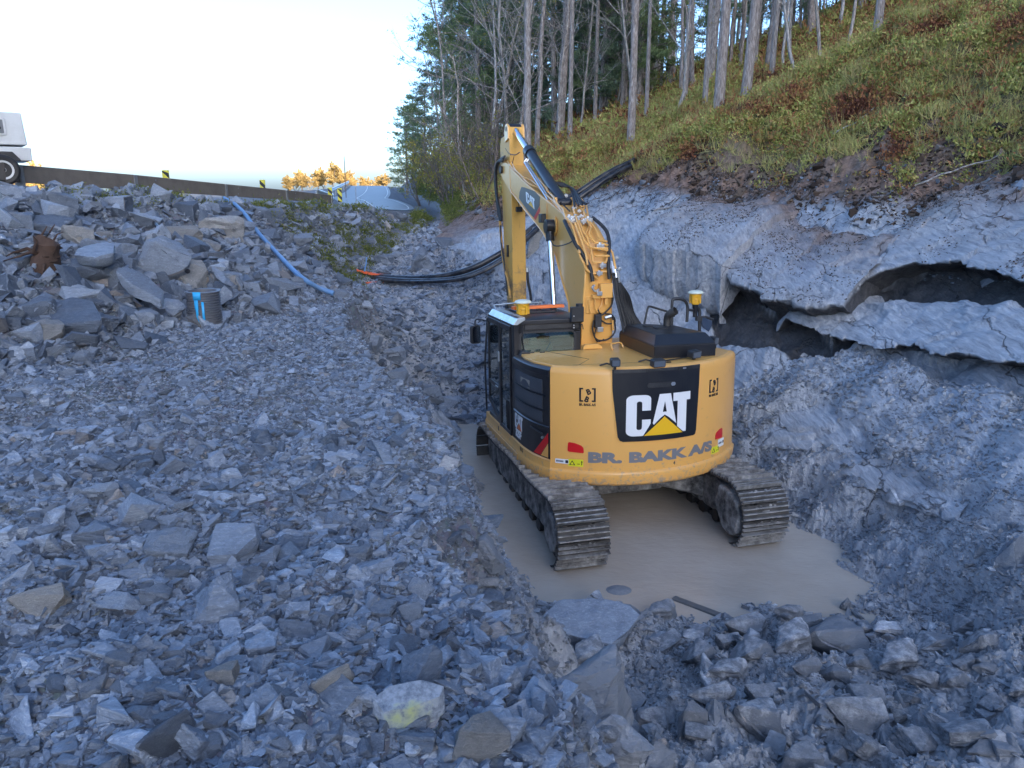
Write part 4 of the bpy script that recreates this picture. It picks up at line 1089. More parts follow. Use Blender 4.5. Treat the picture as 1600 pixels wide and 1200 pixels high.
# hood: yellow deck over the engine between cab and box
m = MB()
top = [(-1.36, -.30), (-1.40, -.70), (-1.36, -1.05), (-1.26, -1.30)] + arc(-40, 54, RC - .075, 40) + [(1.42, -.9), (1.40, .70), (-.42, .70), (-.42, -.30)]
m.prism(top, 2.28, 2.394, 'z'); HOOD = m.build('hood', M_YEL, EX, .012)
m = MB()
for a, b in (((-.95, -.32), (-.62, -1.12)),):
    d = Vector((b[0] - a[0], b[1] - a[1], 0)).normalized(); nn_ = Vector((-d.y, d.x, 0)) * .006
    p = Vector((a[0], a[1], 0)); q = Vector((b[0], b[1], 0))
    m.prism([tuple((p + nn_)[:2]), tuple((p - nn_)[:2]), tuple((q - nn_)[:2]), tuple((q + nn_)[:2])], 2.3945, 2.397, 'z')
for a, b in (((-.98, -1.48), (.2, -1.62)), ((.2, -1.62), (1.0, -1.45)), ((-.62, -1.12), (-.9, -1.5))):
    p = Vector((a[0], a[1], 0)); q = Vector((b[0], b[1], 0)); d = (q - p).normalized(); nn_ = Vector((-d.y, d.x, 0)) * .004
    m.prism([tuple((p + nn_)[:2]), tuple((p - nn_)[:2]), tuple((q - nn_)[:2]), tuple((q + nn_)[:2])], 2.3945, 2.396, 'z')
m.build('panel_gap', M_BLK, HOOD)
for x, y in ((-1.05, -.38), (-1.2, -.36), (-.5, -1.68), (.25, -1.72)):
    m = MB(); m.box(x - .035, x + .035, y - .012, y + .012, 2.394, 2.408); m.build('hood_latch', M_BLK, HOOD)
for (a, b) in (((-.68, -1.66), (-.5, -1.70)), ((-.1, -1.56), (.1, -1.58))):
    m = MB(); m.tube([(a[0], a[1], 2.40), ((a[0] + b[0]) / 2, (a[1] + b[1]) / 2, 2.425), (b[0], b[1], 2.40)], .012, 6)
    m.build('hood_handle', M_BLK, HOOD)
m = MB(); m.tube(spline([(-.02, -.48, 2.40), (-.02, -.42, 2.46), (.02, -.38, 2.47), (.16, -.34, 2.47), (.2, -.36, 2.40)], 4), .012, 6); m.build('hood_handle', M_YEL, HOOD)

# engine cover box (black)
m = MB()
base = [(.20, -1.40), (1.10, -1.42), (1.12, -.30), (.62, .10), (.30, .05)]
def inset(poly, d):
    c = Vector((sum(p[0] for p in poly) / len(poly), sum(p[1] for p in poly) / len(poly)))
    out = []
    for p in poly:
        v = Vector(p) - c; out.append(tuple(c + v * (1 - d / v.length)))
    return out
def frustum(m, p0, z0, p1, z1):
    n = len(p0); m.add([(x, y, z0) for x, y in p0] + [(x, y, z1) for x, y in p1], [tuple(range(n))[::-1], tuple(range(n, 2 * n))] + [(i, (i + 1) % n, n + (i + 1) % n, n + i) for i in range(n)])
b2 = inset(base, -.01)
frustum(m, base, 2.39, base, 2.565)
frustum(m, b2, 2.566, inset(base, .17), 2.70)
BOX = m.build('engine_cover', M_BLK, EX, .012)
m = MB(); m.box(.55, .70, -.75, -.60, 2.701, 2.712); m.build('cover_vent', M_PLB, BOX)
m = MB(); m.box(.50, .62, -.45, -.35, 2.701, 2.715); m.build('cover_vent', M_PLB, BOX)
m = MB(); m.tube(spline([(.86, -.42, 2.66), (.86, -.42, 2.80), (.87, -.46, 2.87), (.93, -.54, 2.93)], 5), [.055] * 12 + [.06] * 4, 16, False)
m.build('exhaust_pipe', M_STEEL, EX)

# -------- rear hatch with logo
def wrap(th, z, off): return cylp(th, z, RC + off)
def wrap_poly_mesh(name, polys, mat, parent, off, thick=.004, holes=(), tsc=1.0, th0=0.0, z0=0.0, fn=None):
    """flat 2-D polygons (u along arc in metres, v up) laid on the round shell"""
    cu = bpy.data.curves.new(name, 'CURVE'); cu.dimensions = '2D'; cu.fill_mode = 'BOTH'; cu.extrude = thick / 2
    for poly in polys:
        sp = cu.splines.new('POLY'); sp.points.add(len(poly) - 1)
        for k, (u, v) in enumerate(poly): sp.points[k].co = (u, v, 0, 1)
        sp.use_cyclic_u = True
    return wrap_curve(name, cu, mat, parent, off, fn)
def wrap_curve(name, cu, mat, parent, off, fn=None, shift=(0, 0), scale=(1, 1), rot=0, shear=0):
    tmp = bpy.data.objects.new('tmp', cu); col.objects.link(tmp)
    bpy.context.view_layer.update()
    me = bpy.data.meshes.new_from_object(tmp.evaluated_get(bpy.context.evaluated_depsgraph_get()))
    bpy.data.objects.remove(tmp)
    bm = bmesh.new(); bm.from_mesh(me)
    c, s = math.cos(rot), math.sin(rot)
    for v in bm.verts:
        x, y = v.co.x * scale[0] + v.co.y * shear, v.co.y * scale[1]
        v.co.x, v.co.y = x * c - y * s + shift[0], x * s + y * c + shift[1]
    if fn is None:
        xs = [v.co.x for v in bm.verts]; x = math.floor(min(xs) / .04) * .04
        while x < max(xs):
            x += .04
            bmesh.ops.bisect_plane(bm, geom=bm.verts[:] + bm.edges[:] + bm.faces[:], plane_co=(x, 0, 0), plane_no=(1, 0, 0), dist=1e-5)
        for v in bm.verts:
            v.co = wrap(math.degrees(v.co.x / RC), v.co.y, off + v.co.z)
    else:
        for v in bm.verts: v.co = fn(v.co.x, v.co.y, v.co.z)
    bmesh.ops.recalc_face_normals(bm, faces=bm.faces)
    bm.to_mesh(me); bm.free()
    me.materials.clear()
    o = bpy.data.objects.new(name, me); me.materials.append(mat); col.objects.link(o); o.parent = parent
    return o
def text_curve(txt, size, bold=0.0, space=1.0):
    cu = bpy.data.curves.new('txt', 'FONT'); cu.body = txt; cu.size = size; cu.offset = bold; cu.extrude = .0015
    cu.align_x = 'CENTER'; cu.align_y = 'CENTER'; cu.space_character = space; cu.resolution_u = 3; return cu
def rr(x0, x1, y0, y1, r, n=4):
    o = []
    for cx, cy, a0 in ((x1 - r, y0 + r, -90), (x1 - r, y1 - r, 0), (x0 + r, y1 - r, 90), (x0 + r, y0 + r, 180)):
        for k in range(n + 1): a = rad(a0 + 90 * k / n); o.append((cx + r * math.cos(a), cy + r * math.sin(a)))
    return o
u_ = lambda th: rad(th) * RC
# recess rim then black hatch
pts = [(u_(-17.6), 2.375), (u_(-17.3), 2.1), (u_(-15.2), 1.50), (u_(-14.4), 1.45), (u_(-13.2), 1.435), (u_(16.6), 1.435), (u_(17.6), 1.45), (u_(18.0), 1.50), (u_(18.8), 2.1), (u_(18.9), 2.375)]
c0 = (u_(.6), 1.9)
big = [(c0[0] + (x - c0[0]) * 1.03, y - .014 if y < 1.6 else y) for x, y in pts]
M_YEL2 = M_YEL
rim = wrap_poly_mesh('hatch_rim', [big], M_YEL2, EX, .003, .006)
HATCH = wrap_poly_mesh('rear_hatch', [pts], M_BLK, EX, .010, .012)
wrap_poly_mesh('hatch_lip', [[(u_(-16.8), 2.33), (u_(-5), 2.33), (u_(-5), 2.375), (u_(-16.8), 2.375)], [(u_(-4.6), 2.34), (u_(8), 2.34), (u_(8), 2.375), (u_(-4.6), 2.375)], [(u_(8.4), 2.33), (u_(18), 2.33), (u_(18), 2.375), (u_(8.4), 2.375)]], M_PLB, HATCH, .022, .008)
wrap_poly_mesh('hatch_handle', [rr(u_(-4.2), u_(6.8), 2.13, 2.19, .028)], M_PLB, HATCH, .020, .014)
wrap_poly_mesh('handle_end', [rr(u_(5.2), u_(7.0), 2.14, 2.185, .02)], M_ZINC, HATCH, .028, .006)
wrap_poly_mesh('hinge', [rr(u_(10.2), u_(11.6), 2.345, 2.36, .004)], M_ZINC, HATCH, .03, .004)

# CAT lettering as own shapes, x -.5..+.5 w, z 0..1
def C_shape():
    o = []
    def arcp(cx, cy, rx, ry, a0, a1, n=6): return [(cx + rx * math.cos(rad(a0 + (a1 - a0) * k / n)), cy + ry * math.sin(rad(a0 + (a1 - a0) * k / n))) for k in range(n + 1)]
    W = .335
    out = [(W, .62)] + arcp(W - .09, .90, .09, .10, 0, 90) + arcp(.10, .88, .10, .12, 90, 180) + arcp(.10, .12, .10, .12, 180, 270) + arcp(W - .14, .06, .08, .06, 270, 300, 2) + [(.315, .235), (W, .30), (W, .40), (.215, .40)]
    inn_ = [(.215, .22)] + arcp(.177, .19, .036, .04, 0, -180, 4)[0:] + arcp(.177, .81, .036, .04, 180, 0, 4) + [(.215, .62)]
    return out + inn_
C_ = [(x, y) for x, y in C_shape()]
A_ = [(.365, .30), (.455, 1.0), (.62, 1.0), (.715, .25), (.60, .42), (.535, .49), (.475, .42), (.38, .26)]
A_h = [(.505, .56), (.535, .82), (.565, .56)]
T_ = [(.66, 1.0), (.935, 1.0), (.935, .80), (.875, .80), (.875, .02), (.83, .02), (.73, .17), (.73, .80), (.66, .80)]
TRI = [(.245, .0), (.535, .445), (.825, .0)]
def logo(parent, place, names=True, white=None, tri=None):
    for poly_set, mt, nm in (([C_], white or M_WHITE, 'letter'), ([A_, A_h], white or M_WHITE, 'letter'), ([T_], white or M_WHITE, 'letter'), ([TRI], tri or M_LOGOY, 'triangle')):
        place(nm, poly_set, mt, parent)
xw = u_(14.3) - u_(-12.2)
def place_rear(nm, ps, mt, parent):
    wrap_poly_mesh(nm, [[(u_(-12.2) + x / .935 * xw, 1.505 + y * .535) for x, y in p] for p in ps], mt, parent, .018, .002)
logo(HATCH, place_rear)
# company lettering, emblems, reflectors, stickers on the counterweight
def text_on(txt, thc, z, size, sx, bold, mat, name='lettering', rot=0, parent=None, off=.004):
    return wrap_curve(name, text_curve(txt, size, bold), mat, parent or CW, off, None, (u_(thc), z), (sx, 1), rot)
def text_fit(txt, th0, th1, zc, height, bold, mat, name='lettering', parent=None, off=.004, rot=0):
    cu = text_curve(txt, 1.0, bold)
    tmp = bpy.data.objects.new('tmp', cu); col.objects.link(tmp); bpy.context.view_layer.update()
    me = bpy.data.meshes.new_from_object(tmp.evaluated_get(bpy.context.evaluated_depsgraph_get())); bpy.data.objects.remove(tmp)
    xs = [v.co.x for v in me.vertices]; ys = [v.co.y for v in me.vertices]
    sx = (u_(th1) - u_(th0)) / (max(xs) - min(xs)); sy = height / (max(ys) - min(ys))
    cu2 = text_curve(txt, 1.0, bold); cu2.extrude = .0015
    return wrap_curve(name, cu2, mat, parent or CW, off, None, (u_((th0 + th1) / 2) - (max(xs) + min(xs)) / 2 * sx, zc - (max(ys) + min(ys)) / 2 * sy), (sx, sy), rot)
text_fit('BR. BAKK A/S', -26.2, 28.8, 1.222, .148, .06, M_LOGOG)
for tc in (-26.6, 28.6):
    e = wrap_poly_mesh('emblem', [[(u_(tc) + s * a, 2.03 + b) for a, b in ((.105, .105), (.055, .105), (.055, .085), (.082, .085), (.082, -.055), (.055, -.055), (.055, -.075), (.105, -.075))] for s in (-1, 1)], M_BLK, CW, .004, .002)
    wrap_curve('emblem_letter', text_curve('B', .098, .004), M_BLK, e, .004, None, (u_(tc) + .014, 2.082), (1.0, 1), .38)
    wrap_curve('emblem_letter', text_curve('B', .098, .004), M_BLK, e, .004, None, (u_(tc) - .010, 1.984), (1.0, 1), -.42)
    text_fit('BR. BAKK A/S', tc - 3.1, tc + 3.1, 1.918, .034, .03, M_BLK, 'emblem_caption', e)
wrap_poly_mesh('reflector', [[(u_(-34.1), 1.30), (u_(-34.0), 1.395), (u_(-33.6), 1.412), (u_(-31.4), 1.405), (u_(-28.8), 1.375), (u_(-28.0), 1.345), (u_(-27.8), 1.285), (u_(-28.2), 1.275), (u_(-33.6), 1.285)]], M_RED, CW, .006, .006)
wrap_poly_mesh('reflector', [[(-x, y) for x, y in [(u_(-37.1), 1.30), (u_(-37.0), 1.395), (u_(-36.2), 1.412), (u_(-34.4), 1.405), (u_(-31.8), 1.375), (u_(-31.2), 1.345), (u_(-31.0), 1.285), (u_(-36.8), 1.275)]]], M_RED, CW, .006, .006)
for s, tcs in ((-1, (-31.0, -36.2)), (1, (31.6, 36.6))):
    y_ = wrap_poly_mesh('warning_label', [rr(u_(tcs[0]) - .10, u_(tcs[0]) + .10, 1.09, 1.185, .006, 1)], M_YST, CW, .003, .002)
    wrap_poly_mesh('symbol', [[(u_(tcs[0]) - .085, 1.105), (u_(tcs[0]) - .045, 1.17), (u_(tcs[0]) - .005, 1.105)], [(u_(tcs[0]) - .068, 1.113), (u_(tcs[0]) - .045, 1.152), (u_(tcs[0]) - .022, 1.113)],
                              [(u_(tcs[0]) + .02, 1.12), (u_(tcs[0]) + .055, 1.12), (u_(tcs[0]) + .055, 1.128), (u_(tcs[0]) + .02, 1.128)], [(u_(tcs[0]) + .075, 1.11), (u_(tcs[0]) + .086, 1.11), (u_(tcs[0]) + .086, 1.15), (u_(tcs[0]) + .095, 1.15), (u_(tcs[0]) + .08, 1.17), (u_(tcs[0]) + .066, 1.15), (u_(tcs[0]) + .075, 1.15)]], M_BLK, y_, .0045, .001)
    w_ = wrap_poly_mesh('type_label', [rr(u_(tcs[1]) - .10, u_(tcs[1]) + .085, 1.115 if s < 0 else 1.15, 1.175 if s < 0 else 1.26, .006, 1)], M_WHITE, CW, .003, .002)
    zc_ = 1.145 if s < 0 else 1.205
    wrap_poly_mesh('label_print', [[(u_(tcs[1]) - .085 + k * .017, zc_ - .012), (u_(tcs[1]) - .074 + k * .017, zc_ - .012), (u_(tcs[1]) - .074 + k * .017, zc_ + .012), (u_(tcs[1]) - .085 + k * .017, zc_ + .012)] for k in range(6)] + [rr(u_(tcs[1]) + .04, u_(tcs[1]) + .078, zc_ - .02, zc_ + .02, .005, 1)], M_BLK, w_, .0045, .001)
text_fit('4', 7.6, 8.4, 1.10, .05, .02, M_STEEL, 'paint_mark')
# CAT / 325F and the red stripe on the service door
_cs = [Vector((x, y, 0)) for x, y in cs]; _cl = [0]
for a, b in zip(_cs[:-1], _cs[1:]): _cl.append(_cl[-1] + (b - a).length)
def on_door(u, v, w, off=.006):
    u = min(max(u, 0), _cl[-1] - 1e-4)
    for k in range(len(_cl) - 1):
        if u <= _cl[k + 1]:
            f = (u - _cl[k]) / (_cl[k + 1] - _cl[k]); p = _cs[k].lerp(_cs[k + 1], f); d = (_cs[k + 1] - _cs[k]).normalized()
            nn_ = Vector((d.y, -d.x, 0)); 
            return Vector((p.x, p.y, v)) + nn_ * (off + w)
def place_door(nm, ps, mt, parent):
    wrap_poly_mesh(nm, [[(.05 + x * .42, 1.335 + y * .215) for x, y in p] for p in ps], mt, parent, 0, .002, fn=lambda x, y, z: on_door(x, y, z))
logo(DOOR, place_door, tri=M_ORG)
wrap_curve('model_number', text_curve('325F', .15, .008), M_WHITE, DOOR, 0, lambda x, y, z: on_door(x, y, z), (.23, 1.262), (1.0, 1))
LD = _cl[-1]
def strip_subdiv(poly): return poly
wrap_poly_mesh('warning_stripe', [[(LD - .37, 1.165), (LD - .20, 1.165), (LD - .03, 1.37), (LD - .03, 1.50)]], M_RED, DOOR, 0, .002, fn=lambda x, y, z: on_door(x, y, z, .007))
wrap_poly_mesh('warning_stripe', [[(LD - .19, 1.165), (LD - .03, 1.165), (LD - .03, 1.36)]], M_YEL, DOOR, 0, .002, fn=lambda x, y, z: on_door(x, y, z, .007))
wrap_poly_mesh('data_plate', [[(.40, 2.02), (.72, 2.02), (.72, 2.13), (.40, 2.13)]], m_plain('plate', (.30, .27, .22), .5, 0, .0), DOOR, 0, .003, fn=lambda x, y, z: on_door(x, y, z, .012))
m = MB(); m.tube([tuple(on_door(LD - .45, 1.50, .01)), tuple(on_door(LD - .14, 1.47, .012))], .012, 6); m.build('door_pull', M_PLB, DOOR)

# -------- cab
X0, X1, Y0, Y1, Z0, Z1 = -1.443, -.43, -.28, 1.33, 1.12, 2.88
CAB = MB()
CAB.box(X0, X1, Y0, Y1, Z0, Z0 + .08)
# rear wall strips around window
wx0, wx1, wz0, wz1 = -1.33, -.535, 2.385, 2.665
CAB.box(X0 + .06, X1, Y0, Y0 + .05, Z0, wz0); CAB.box(X0 + .06, X1, Y0, Y0 + .05, wz1, Z1 - .06)
CAB.box(X0 + .06, wx0, Y0 + .001, Y0 + .049, wz0, wz1); CAB.box(wx1, X1, Y0 + .001, Y0 + .049, wz0, wz1)
# posts
CAB.box(X0, X0 + .12, Y0, Y0 + .14, Z0, Z1 - .07)
CAB.box(X0, X0 + .07, Y1 - .10, Y1, Z0 + .25, Z1 - .07)
CAB.box(X1 - .07, X1, Y1 - .08, Y1, Z0, Z1 - .07)
CAB.box(X1 - .05, X1, Y0 + .05, Y1 - .08, Z0, 1.9)
CAB.box(X1 - .05, X1, Y0 + .05, Y0 + .25, 1.9, Z1 - .07); CAB.box(X1 - .05, X1, Y0 + .05, Y1 - .08, Z1 - .2, Z1 - .07)
CAB.box(X0 + .07, X1 - .07, Y1 - .05, Y1, Z0, 1.5)
CAB.box(X0, X0 + .06, Y0 + .14, Y1 - .1, Z1 - .15, Z1 - .07)
CABO = CAB.build('cab', M_BLK, EX, .015)
m = MB(); m.prism([(Y0 - .02, Z1 - .10), (Y1 + .03, Z1 - .12), (Y1 + .0, Z1 - .02), (Y1 - .15, Z1 + .0), (Y0 + .1, Z1 + .01), (Y0 - .015, Z1 - .02)], X0 + .05, X1 + .01)
ROOF = m.build('roof', M_BLK, CABO, .02)
m = MB(); m.prism([(X0 - .012, Z1 - .085), (X0 + .055, Z1 + .0), (X0 + .17, Z1 + .018), (X0 + .17, Z1 - .02), (X0 + .05, Z1 - .09)], Y0 - .02, Y1 - .1, 'y')
m.build('gutter', M_GALV, ROOF, .006)
m = MB(); m.box(X0 + .24, X1 - .2, Y0 + .55, Y0 + 1.2, Z1 + .006, Z1 + .035); m.build('roof_hatch', M_PLB, ROOF, .01)
m = MB(); m.tube([(X0 + .1, Y1 - .02, Z1 + .05), (X0 + .5, Y1 + .02, Z1 + .07), (X1 - .1, Y1, Z1 + .06)], .012, 6)
m.tube([(X0 + .12, Y1 - .1, Z1 - .01), (X0 + .1, Y1 - .02, Z1 + .05)], .012, 6); m.tube([(X1 - .12, Y1 - .1, Z1 - .01), (X1 - .1, Y1, Z1 + .06)], .012, 6)
m.build('roof_rail', M_GALV, ROOF)
# rear window: rounded gasket ring + pane
def ring_mesh(name, outer, inner, mat, parent, plane):
    n = len(outer); V = [plane(*p) for p in outer] + [plane(*p) for p in inner]
    me = bpy.data.meshes.new(name); me.from_pydata(V, [], [(i, (i + 1) % n, n + (i + 1) % n, n + i) for i in range(n)]); o = link(name, me, parent, mat)
    s_ = o.modifiers.new('solid', 'SOLIDIFY'); s_.thickness = .012; return o
gk = ring_mesh('window', rr(wx0 - .035, wx1 + .03, wz0 - .03, wz1 + .03, .09, 6), rr(wx0, wx1, wz0, wz1, .06, 6), M_PLB, CABO, lambda x, z: (x, Y0 - .008, z))
m = MB(); m.prism(rr(wx0 - .01, wx1 + .01, wz0 - .01, wz1 + .01, .06, 6), Y0 + .005, Y0 + .012, 'y'); m.build('pane', M_GLASS, gk, 0, False)
# rear wall detail: upper vent box and cables
m = MB(); m.box(X0 + .16, X1 - .04, Y0 - .012, Y0 + .001, wz1 + .05, Z1 - .09); m.build('wall_panel', M_PLB, CABO, .01)
m = MB(); m.tube(spline([(X0 + .14, Y0 - .012, Z1 - .06), (X0 + .13, Y0 - .018, 2.6), (X0 + .15, Y0 - .012, 2.42)], 5), .009, 6)
m.build('cable', M_RUB, CABO)
# door on the left side
m = MB()
ds0, ds1 = Y0 + .15, Y1 - .06
seam = .50
m.box(X0 - .022, X0 + .01, seam - .045, seam + .045, Z0 + .02, Z1 - .13)
m.box(X0 - .02, X0 + .008, ds1 - .05, ds1, Z0 + .3, Z1 - .13)
m.box(X0 - .02, X0 + .008, ds0, ds1, Z1 - .19, Z1 - .12)
m.box(X0 - .02, X0 + .008, ds0, ds0 + .045, Z0 + .02, Z1 - .13)
m.box(X0 - .018, X0 + .008, seam, ds1, 1.70, 1.76)
m.prism([(seam, Z0 + .02), (ds1, Z0 + .28), (ds1, Z0 + .36), (seam + .1, Z0 + .16), (seam + .045, Z0 + .3)], X0 - .019, X0 + .006)
m.box(X0 - .018, X0 + .006, ds0, seam, Z0 + .02, Z0 + .08)
CDR = m.build('door', M_BLK, CABO, .006)
m = MB(); m.box(X0 - .004, X0 + .003, ds0 + .045, seam - .045, Z0 + .08, Z1 - .19); m.box(X0 - .004, X0 + .003, seam + .045, ds1 - .05, 1.76, Z1 - .19)
m.prism([(seam + .045, 1.70), (ds1 - .05, 1.70), (ds1 - .05, Z0 + .36), (seam + .1, Z0 + .16), (seam + .045, Z0 + .3)], X0 - .004, X0 + .003)
m.build('pane', M_GLASS, CDR, 0, False)
m = MB(); m.box(X0 - .04, X0 - .02, seam - .02, seam + .02, 2.15, 2.30); m.box(X0 - .035, X0 - .02, seam + .1, seam + .26, 1.72, 1.74); m.build('handle', M_GALV, CDR, .004)
m = MB()
for k in range(5): m.tube(spline([(X0 - .008, Y0 + .2 + k * .045, 1.2), (X0 - .014, Y0 + .22 + k * .045, 1.42), (X0 - .010, Y0 + .30 + k * .03, 1.62)], 4), .009, 5)
m.build('floor_mat_ribs', M_RUB, CDR)
# windscreen and right glass
m = MB(); m.box(X0 + .06, X1 - .06, Y1 - .02, Y1 - .012, 1.5, Z1 - .12); m.build('windscreen', M_GLASS, CABO, 0, False)
m = MB(); m.box(X1 - .03, X1 - .022, Y0 + .25, Y1 - .08, 1.9, Z1 - .2); m.build('window', M_GLASS, CABO, 0, False)
m = MB(); m.box(X0 + .07, X1 - .07, Y1 - .05, Y1 - .03, 2.2, 2.225); m.box(-.95, -.93, Y1 - .04, Y1 - .03, 1.5, Z1 - .12); m.build('wiper_bar', M_BLK, CABO)
# seat, console
m = MB(); m.box(-1.2, -.7, .25, .80, 1.5, 1.64); m.prism([(.22, 1.6), (.34, 1.62), (.27, 2.42), (.17, 2.42)], -1.19, -.71); m.box(-1.08, -.82, .16, .24, 2.42, 2.62)
m.box(-1.28, -1.2, .2, .75, 1.7, 1.82); m.box(-.7, -.62, .2, .75, 1.7, 1.82); m.box(-1.1, -.8, .3, .7, 1.2, 1.5)
m.build('seat', M_SEAT, CABO, .03)
m = MB(); m.box(-.98, -.80, .10, .155, 2.52, 2.56); m.build('seat_stripe', M_ORG, CABO)
m = MB(); m.tube([(-1.24, .65, 1.8), (-1.24, .72, 1.98)], .02, 8); m.tube([(-.66, .65, 1.8), (-.66, .72, 1.98)], .02, 8); m.box(-.72, -.55, .9, 1.1, 1.8, 2.1); m.build('controls', M_PLB, CABO, .01)
m = MB(); a = mu(784, 507, 0, X0 + .01); m.box(X0 + .004, X0 + .01, a.y - .05, a.y + .05, a.z - .09, a.z + .05); m.build('notice', M_YST, CABO)
# corner black cap where cab meets louvre door
m = MB(); m.prism([(X0 + .02, 2.30), (X0 + .08, 2.44), (X0 + .20, 2.42), (X0 + .24, 2.33), (X0 + .2, 2.30)], Y0 - .14, Y0 - .02, 'y'); m.build('corner_cap', M_PLB, EX, .015)
# mirror left front
m = MB(); m.tube(spline([(X0 + .03, Y1, 2.66), (X0 - .05, Y1 + .14, 2.68), (X0 - .15, Y1 + .2, 2.68), (X0 - .17, Y1 + .2, 2.58)], 5), .013, 6)
m.tube([(X0 + .0, Y1 + .02, 2.72), (X0 - .04, Y1 + .08, 2.0), (X0 - .03, Y1 + .06, 1.2)], .016, 6); ARM = m.build('mirror_arm', M_PLB, EX)
m = MB(); m.prism(rr(-.085, .085, -.15, .15, .04), -.03, .03, 'y', Matrix.Translation((X0 - .17, Y1 + .19, 2.44)) @ Matrix.Rotation(.3, 4, 'Z'))
MIR = m.build('mirror', M_PLB, EX, .01)
m = MB(); m.prism(rr(-.07, .07, -.13, .13, .03), -.034, -.031, 'y', Matrix.Translation((X0 - .17, Y1 + .19, 2.44)) @ Matrix.Rotation(.3, 4, 'Z')); m.build('mirror_glass', M_CHR, MIR, 0, False)
# beacon bar (orange) and receivers
m = MB(); a = mu(800, 482, 2, 2.96); b = mu(880, 478, 2, 2.96); d = (b - a)
m.prism([(-.06, 0), (.06, 0), (.045, .05), (-.045, .05)], 0, d.length, 'x', Matrix.Translation(a - Vector((0, 0, .02))) @ Matrix.Rotation(math.atan2(d.y, d.x), 4, 'Z'))
LB = m.build('light_bar', M_ORG, EX, .012)
m = MB()
for k in (.2, .5, .8): p = a + d * k; m.box(p.x - .04, p.x + .04, p.y - .05, p.y + .05, 2.885, 2.945)
m.build('bracket', M_BLK, LB)
def receiver(p, s=1.0):
    M = Matrix.Translation(p) @ Matrix.Scale(s, 4)
    m = MB(); m.lathe([(.055, -.155), (.062, -.13), (.062, -.09), (.075, -.085), (.075, -.06), (.07, -.055), (.088, -.02), (.092, .0)], 24, M)
    for k in range(5):
        a_ = k * 1.257; m.box(.055, .088, -.012, .012, -.14, -.02, M @ Matrix.Rotation(a_, 4, 'Z'))
    r = m.build('receiver', M_GNY, EX, 0, True)
    m = MB(); m.lathe([(.10, .0), (.112, .008), (.112, .02), (.098, .038), (.06, .05), (.02, .054)], 28, M); m.build('dome', M_GNW, r)
    return r
g1 = mu(817, 474, 1, .15); receiver(g1, 1.1)
m = MB(); m.cyl((g1.x, g1.y, 2.87), (g1.x, g1.y, g1.z - .16), .035, 12); m.build('receiver_mount', M_BLK, EX)
g2 = mu(1087, 459, 1, .1); receiver(g2, 1.05)
m = MB(); m.cyl((g2.x, g2.y, g2.z - .16), (g2.x, g2.y, g2.z - .30), .05, 12, .035); m.cyl((g2.x, g2.y, g2.z - .30), (g2.x, g2.y, g2.z - .36), .035, 12); 
q = mu(1076, 484, 1, .1); m.tube([(g2.x, g2.y, g2.z - .26), tuple(q)], .022, 8); m.build('receiver_mount', M_BLK, EX)
# hand rails right side
m = MB()
def rl(pts, y=.1, r=.02): m.tube(spline([mu(a_, b_, 1, y) for a_, b_ in pts], 5), r, 8)
rl([(1005, 512), (1008, 500), (1012, 482), (1016, 479), (1030, 483), (1050, 489)], .25, .017)
rl([(1049, 516), (1050, 495), (1050, 475), (1052, 468), (1062, 467), (1070, 470), (1074, 478), (1074, 490), (1073, 503)], .1, .024)
rl([(1093, 524), (1093, 500), (1093, 486), (1090, 481), (1086, 482)], .1, .026)
a = mu(1050, 490, 1, .1); m.box(a.x - .035, a.x + .035, a.y - .03, a.y + .03, a.z - .05, a.z + .04)
m.build('hand_rail', M_PLB, EX)
m = MB(); a = mu(1092, 497, 1, .08); m.tube([mu(1089, 496, 1, .1), mu(1102, 495, 1, .1), mu(1114, 499, 1, .1)], .02, 8); m.box(a.x - .05, a.x + .04, a.y - .03, a.y + .03, a.z - .04, a.z + .03); m.build('mirror_arm', M_PLB, EX)
m = MB(); pts = [(1098, 495), (1113, 501), (1113, 508), (1108, 519), (1099, 512), (1096, 505)]
V3 = [mu(x, y, 1, .08) for x, y in pts]; cc = sum(V3, Vector()) / len(V3)
n6 = len(V3); V4 = [cc + (v - cc) * .8 + Vector((0, .1, 0)) for v in V3]
m.add([tuple(v) for v in V3 + V4], [tuple(range(n6)), tuple(range(n6, 2 * n6))[::-1]] + [(i, (i + 1) % n6, n6 + (i + 1) % n6, n6 + i) for i in range(n6)]); m.build('mirror', m_plain('mirror shell', (.03, .05, .09), .2), EX, .01)
# work lamps on the deck edge
def lamp(px, py, z, w, h, yaw, name='work_lamp'):
    p = mu(px, py, 2, z); M = Matrix.Translation(p) @ Matrix.Rotation(yaw, 4, 'Z') @ Matrix.Rotation(.12, 4, 'X')
    m = MB(); m.prism(rr(-w / 2, w / 2, -h / 2, h / 2, h * .2, 3), -.05, .05, 'y', M); o = m.build(name, M_PLB, EX, .008)
    m = MB(); m.prism(rr(-w / 2 + .012, w / 2 - .012, -h / 2 + .012, h / 2 - .012, h * .15, 3), -.054, -.051, 'y', M)
    m.build('lens', m_plain('lamp lens', (.10, .12, .15), .15), o, 0, False)
    m = MB(); m.box(-.015, .015, -.02, .02, -h / 2 - .05, -h / 2 + .01, M); m.build('bracket', M_BLK, o)
lamp(961, 566, 2.47, .12, .10, -.15)
lamp(1028, 567, 2.43, .18, .10, .05)
lamp(1085, 553, 2.47, .17, .10, .35)
m = MB(); p = mu(1108, 540, 2, 2.45); m.box(p.x, p.x + .12, p.y, p.y + .06, 2.4, 2.52, ); m.build('camera_box', M_PLB, EX, .01)
lamp(1115, 532, 2.52, .11, .12, .5)
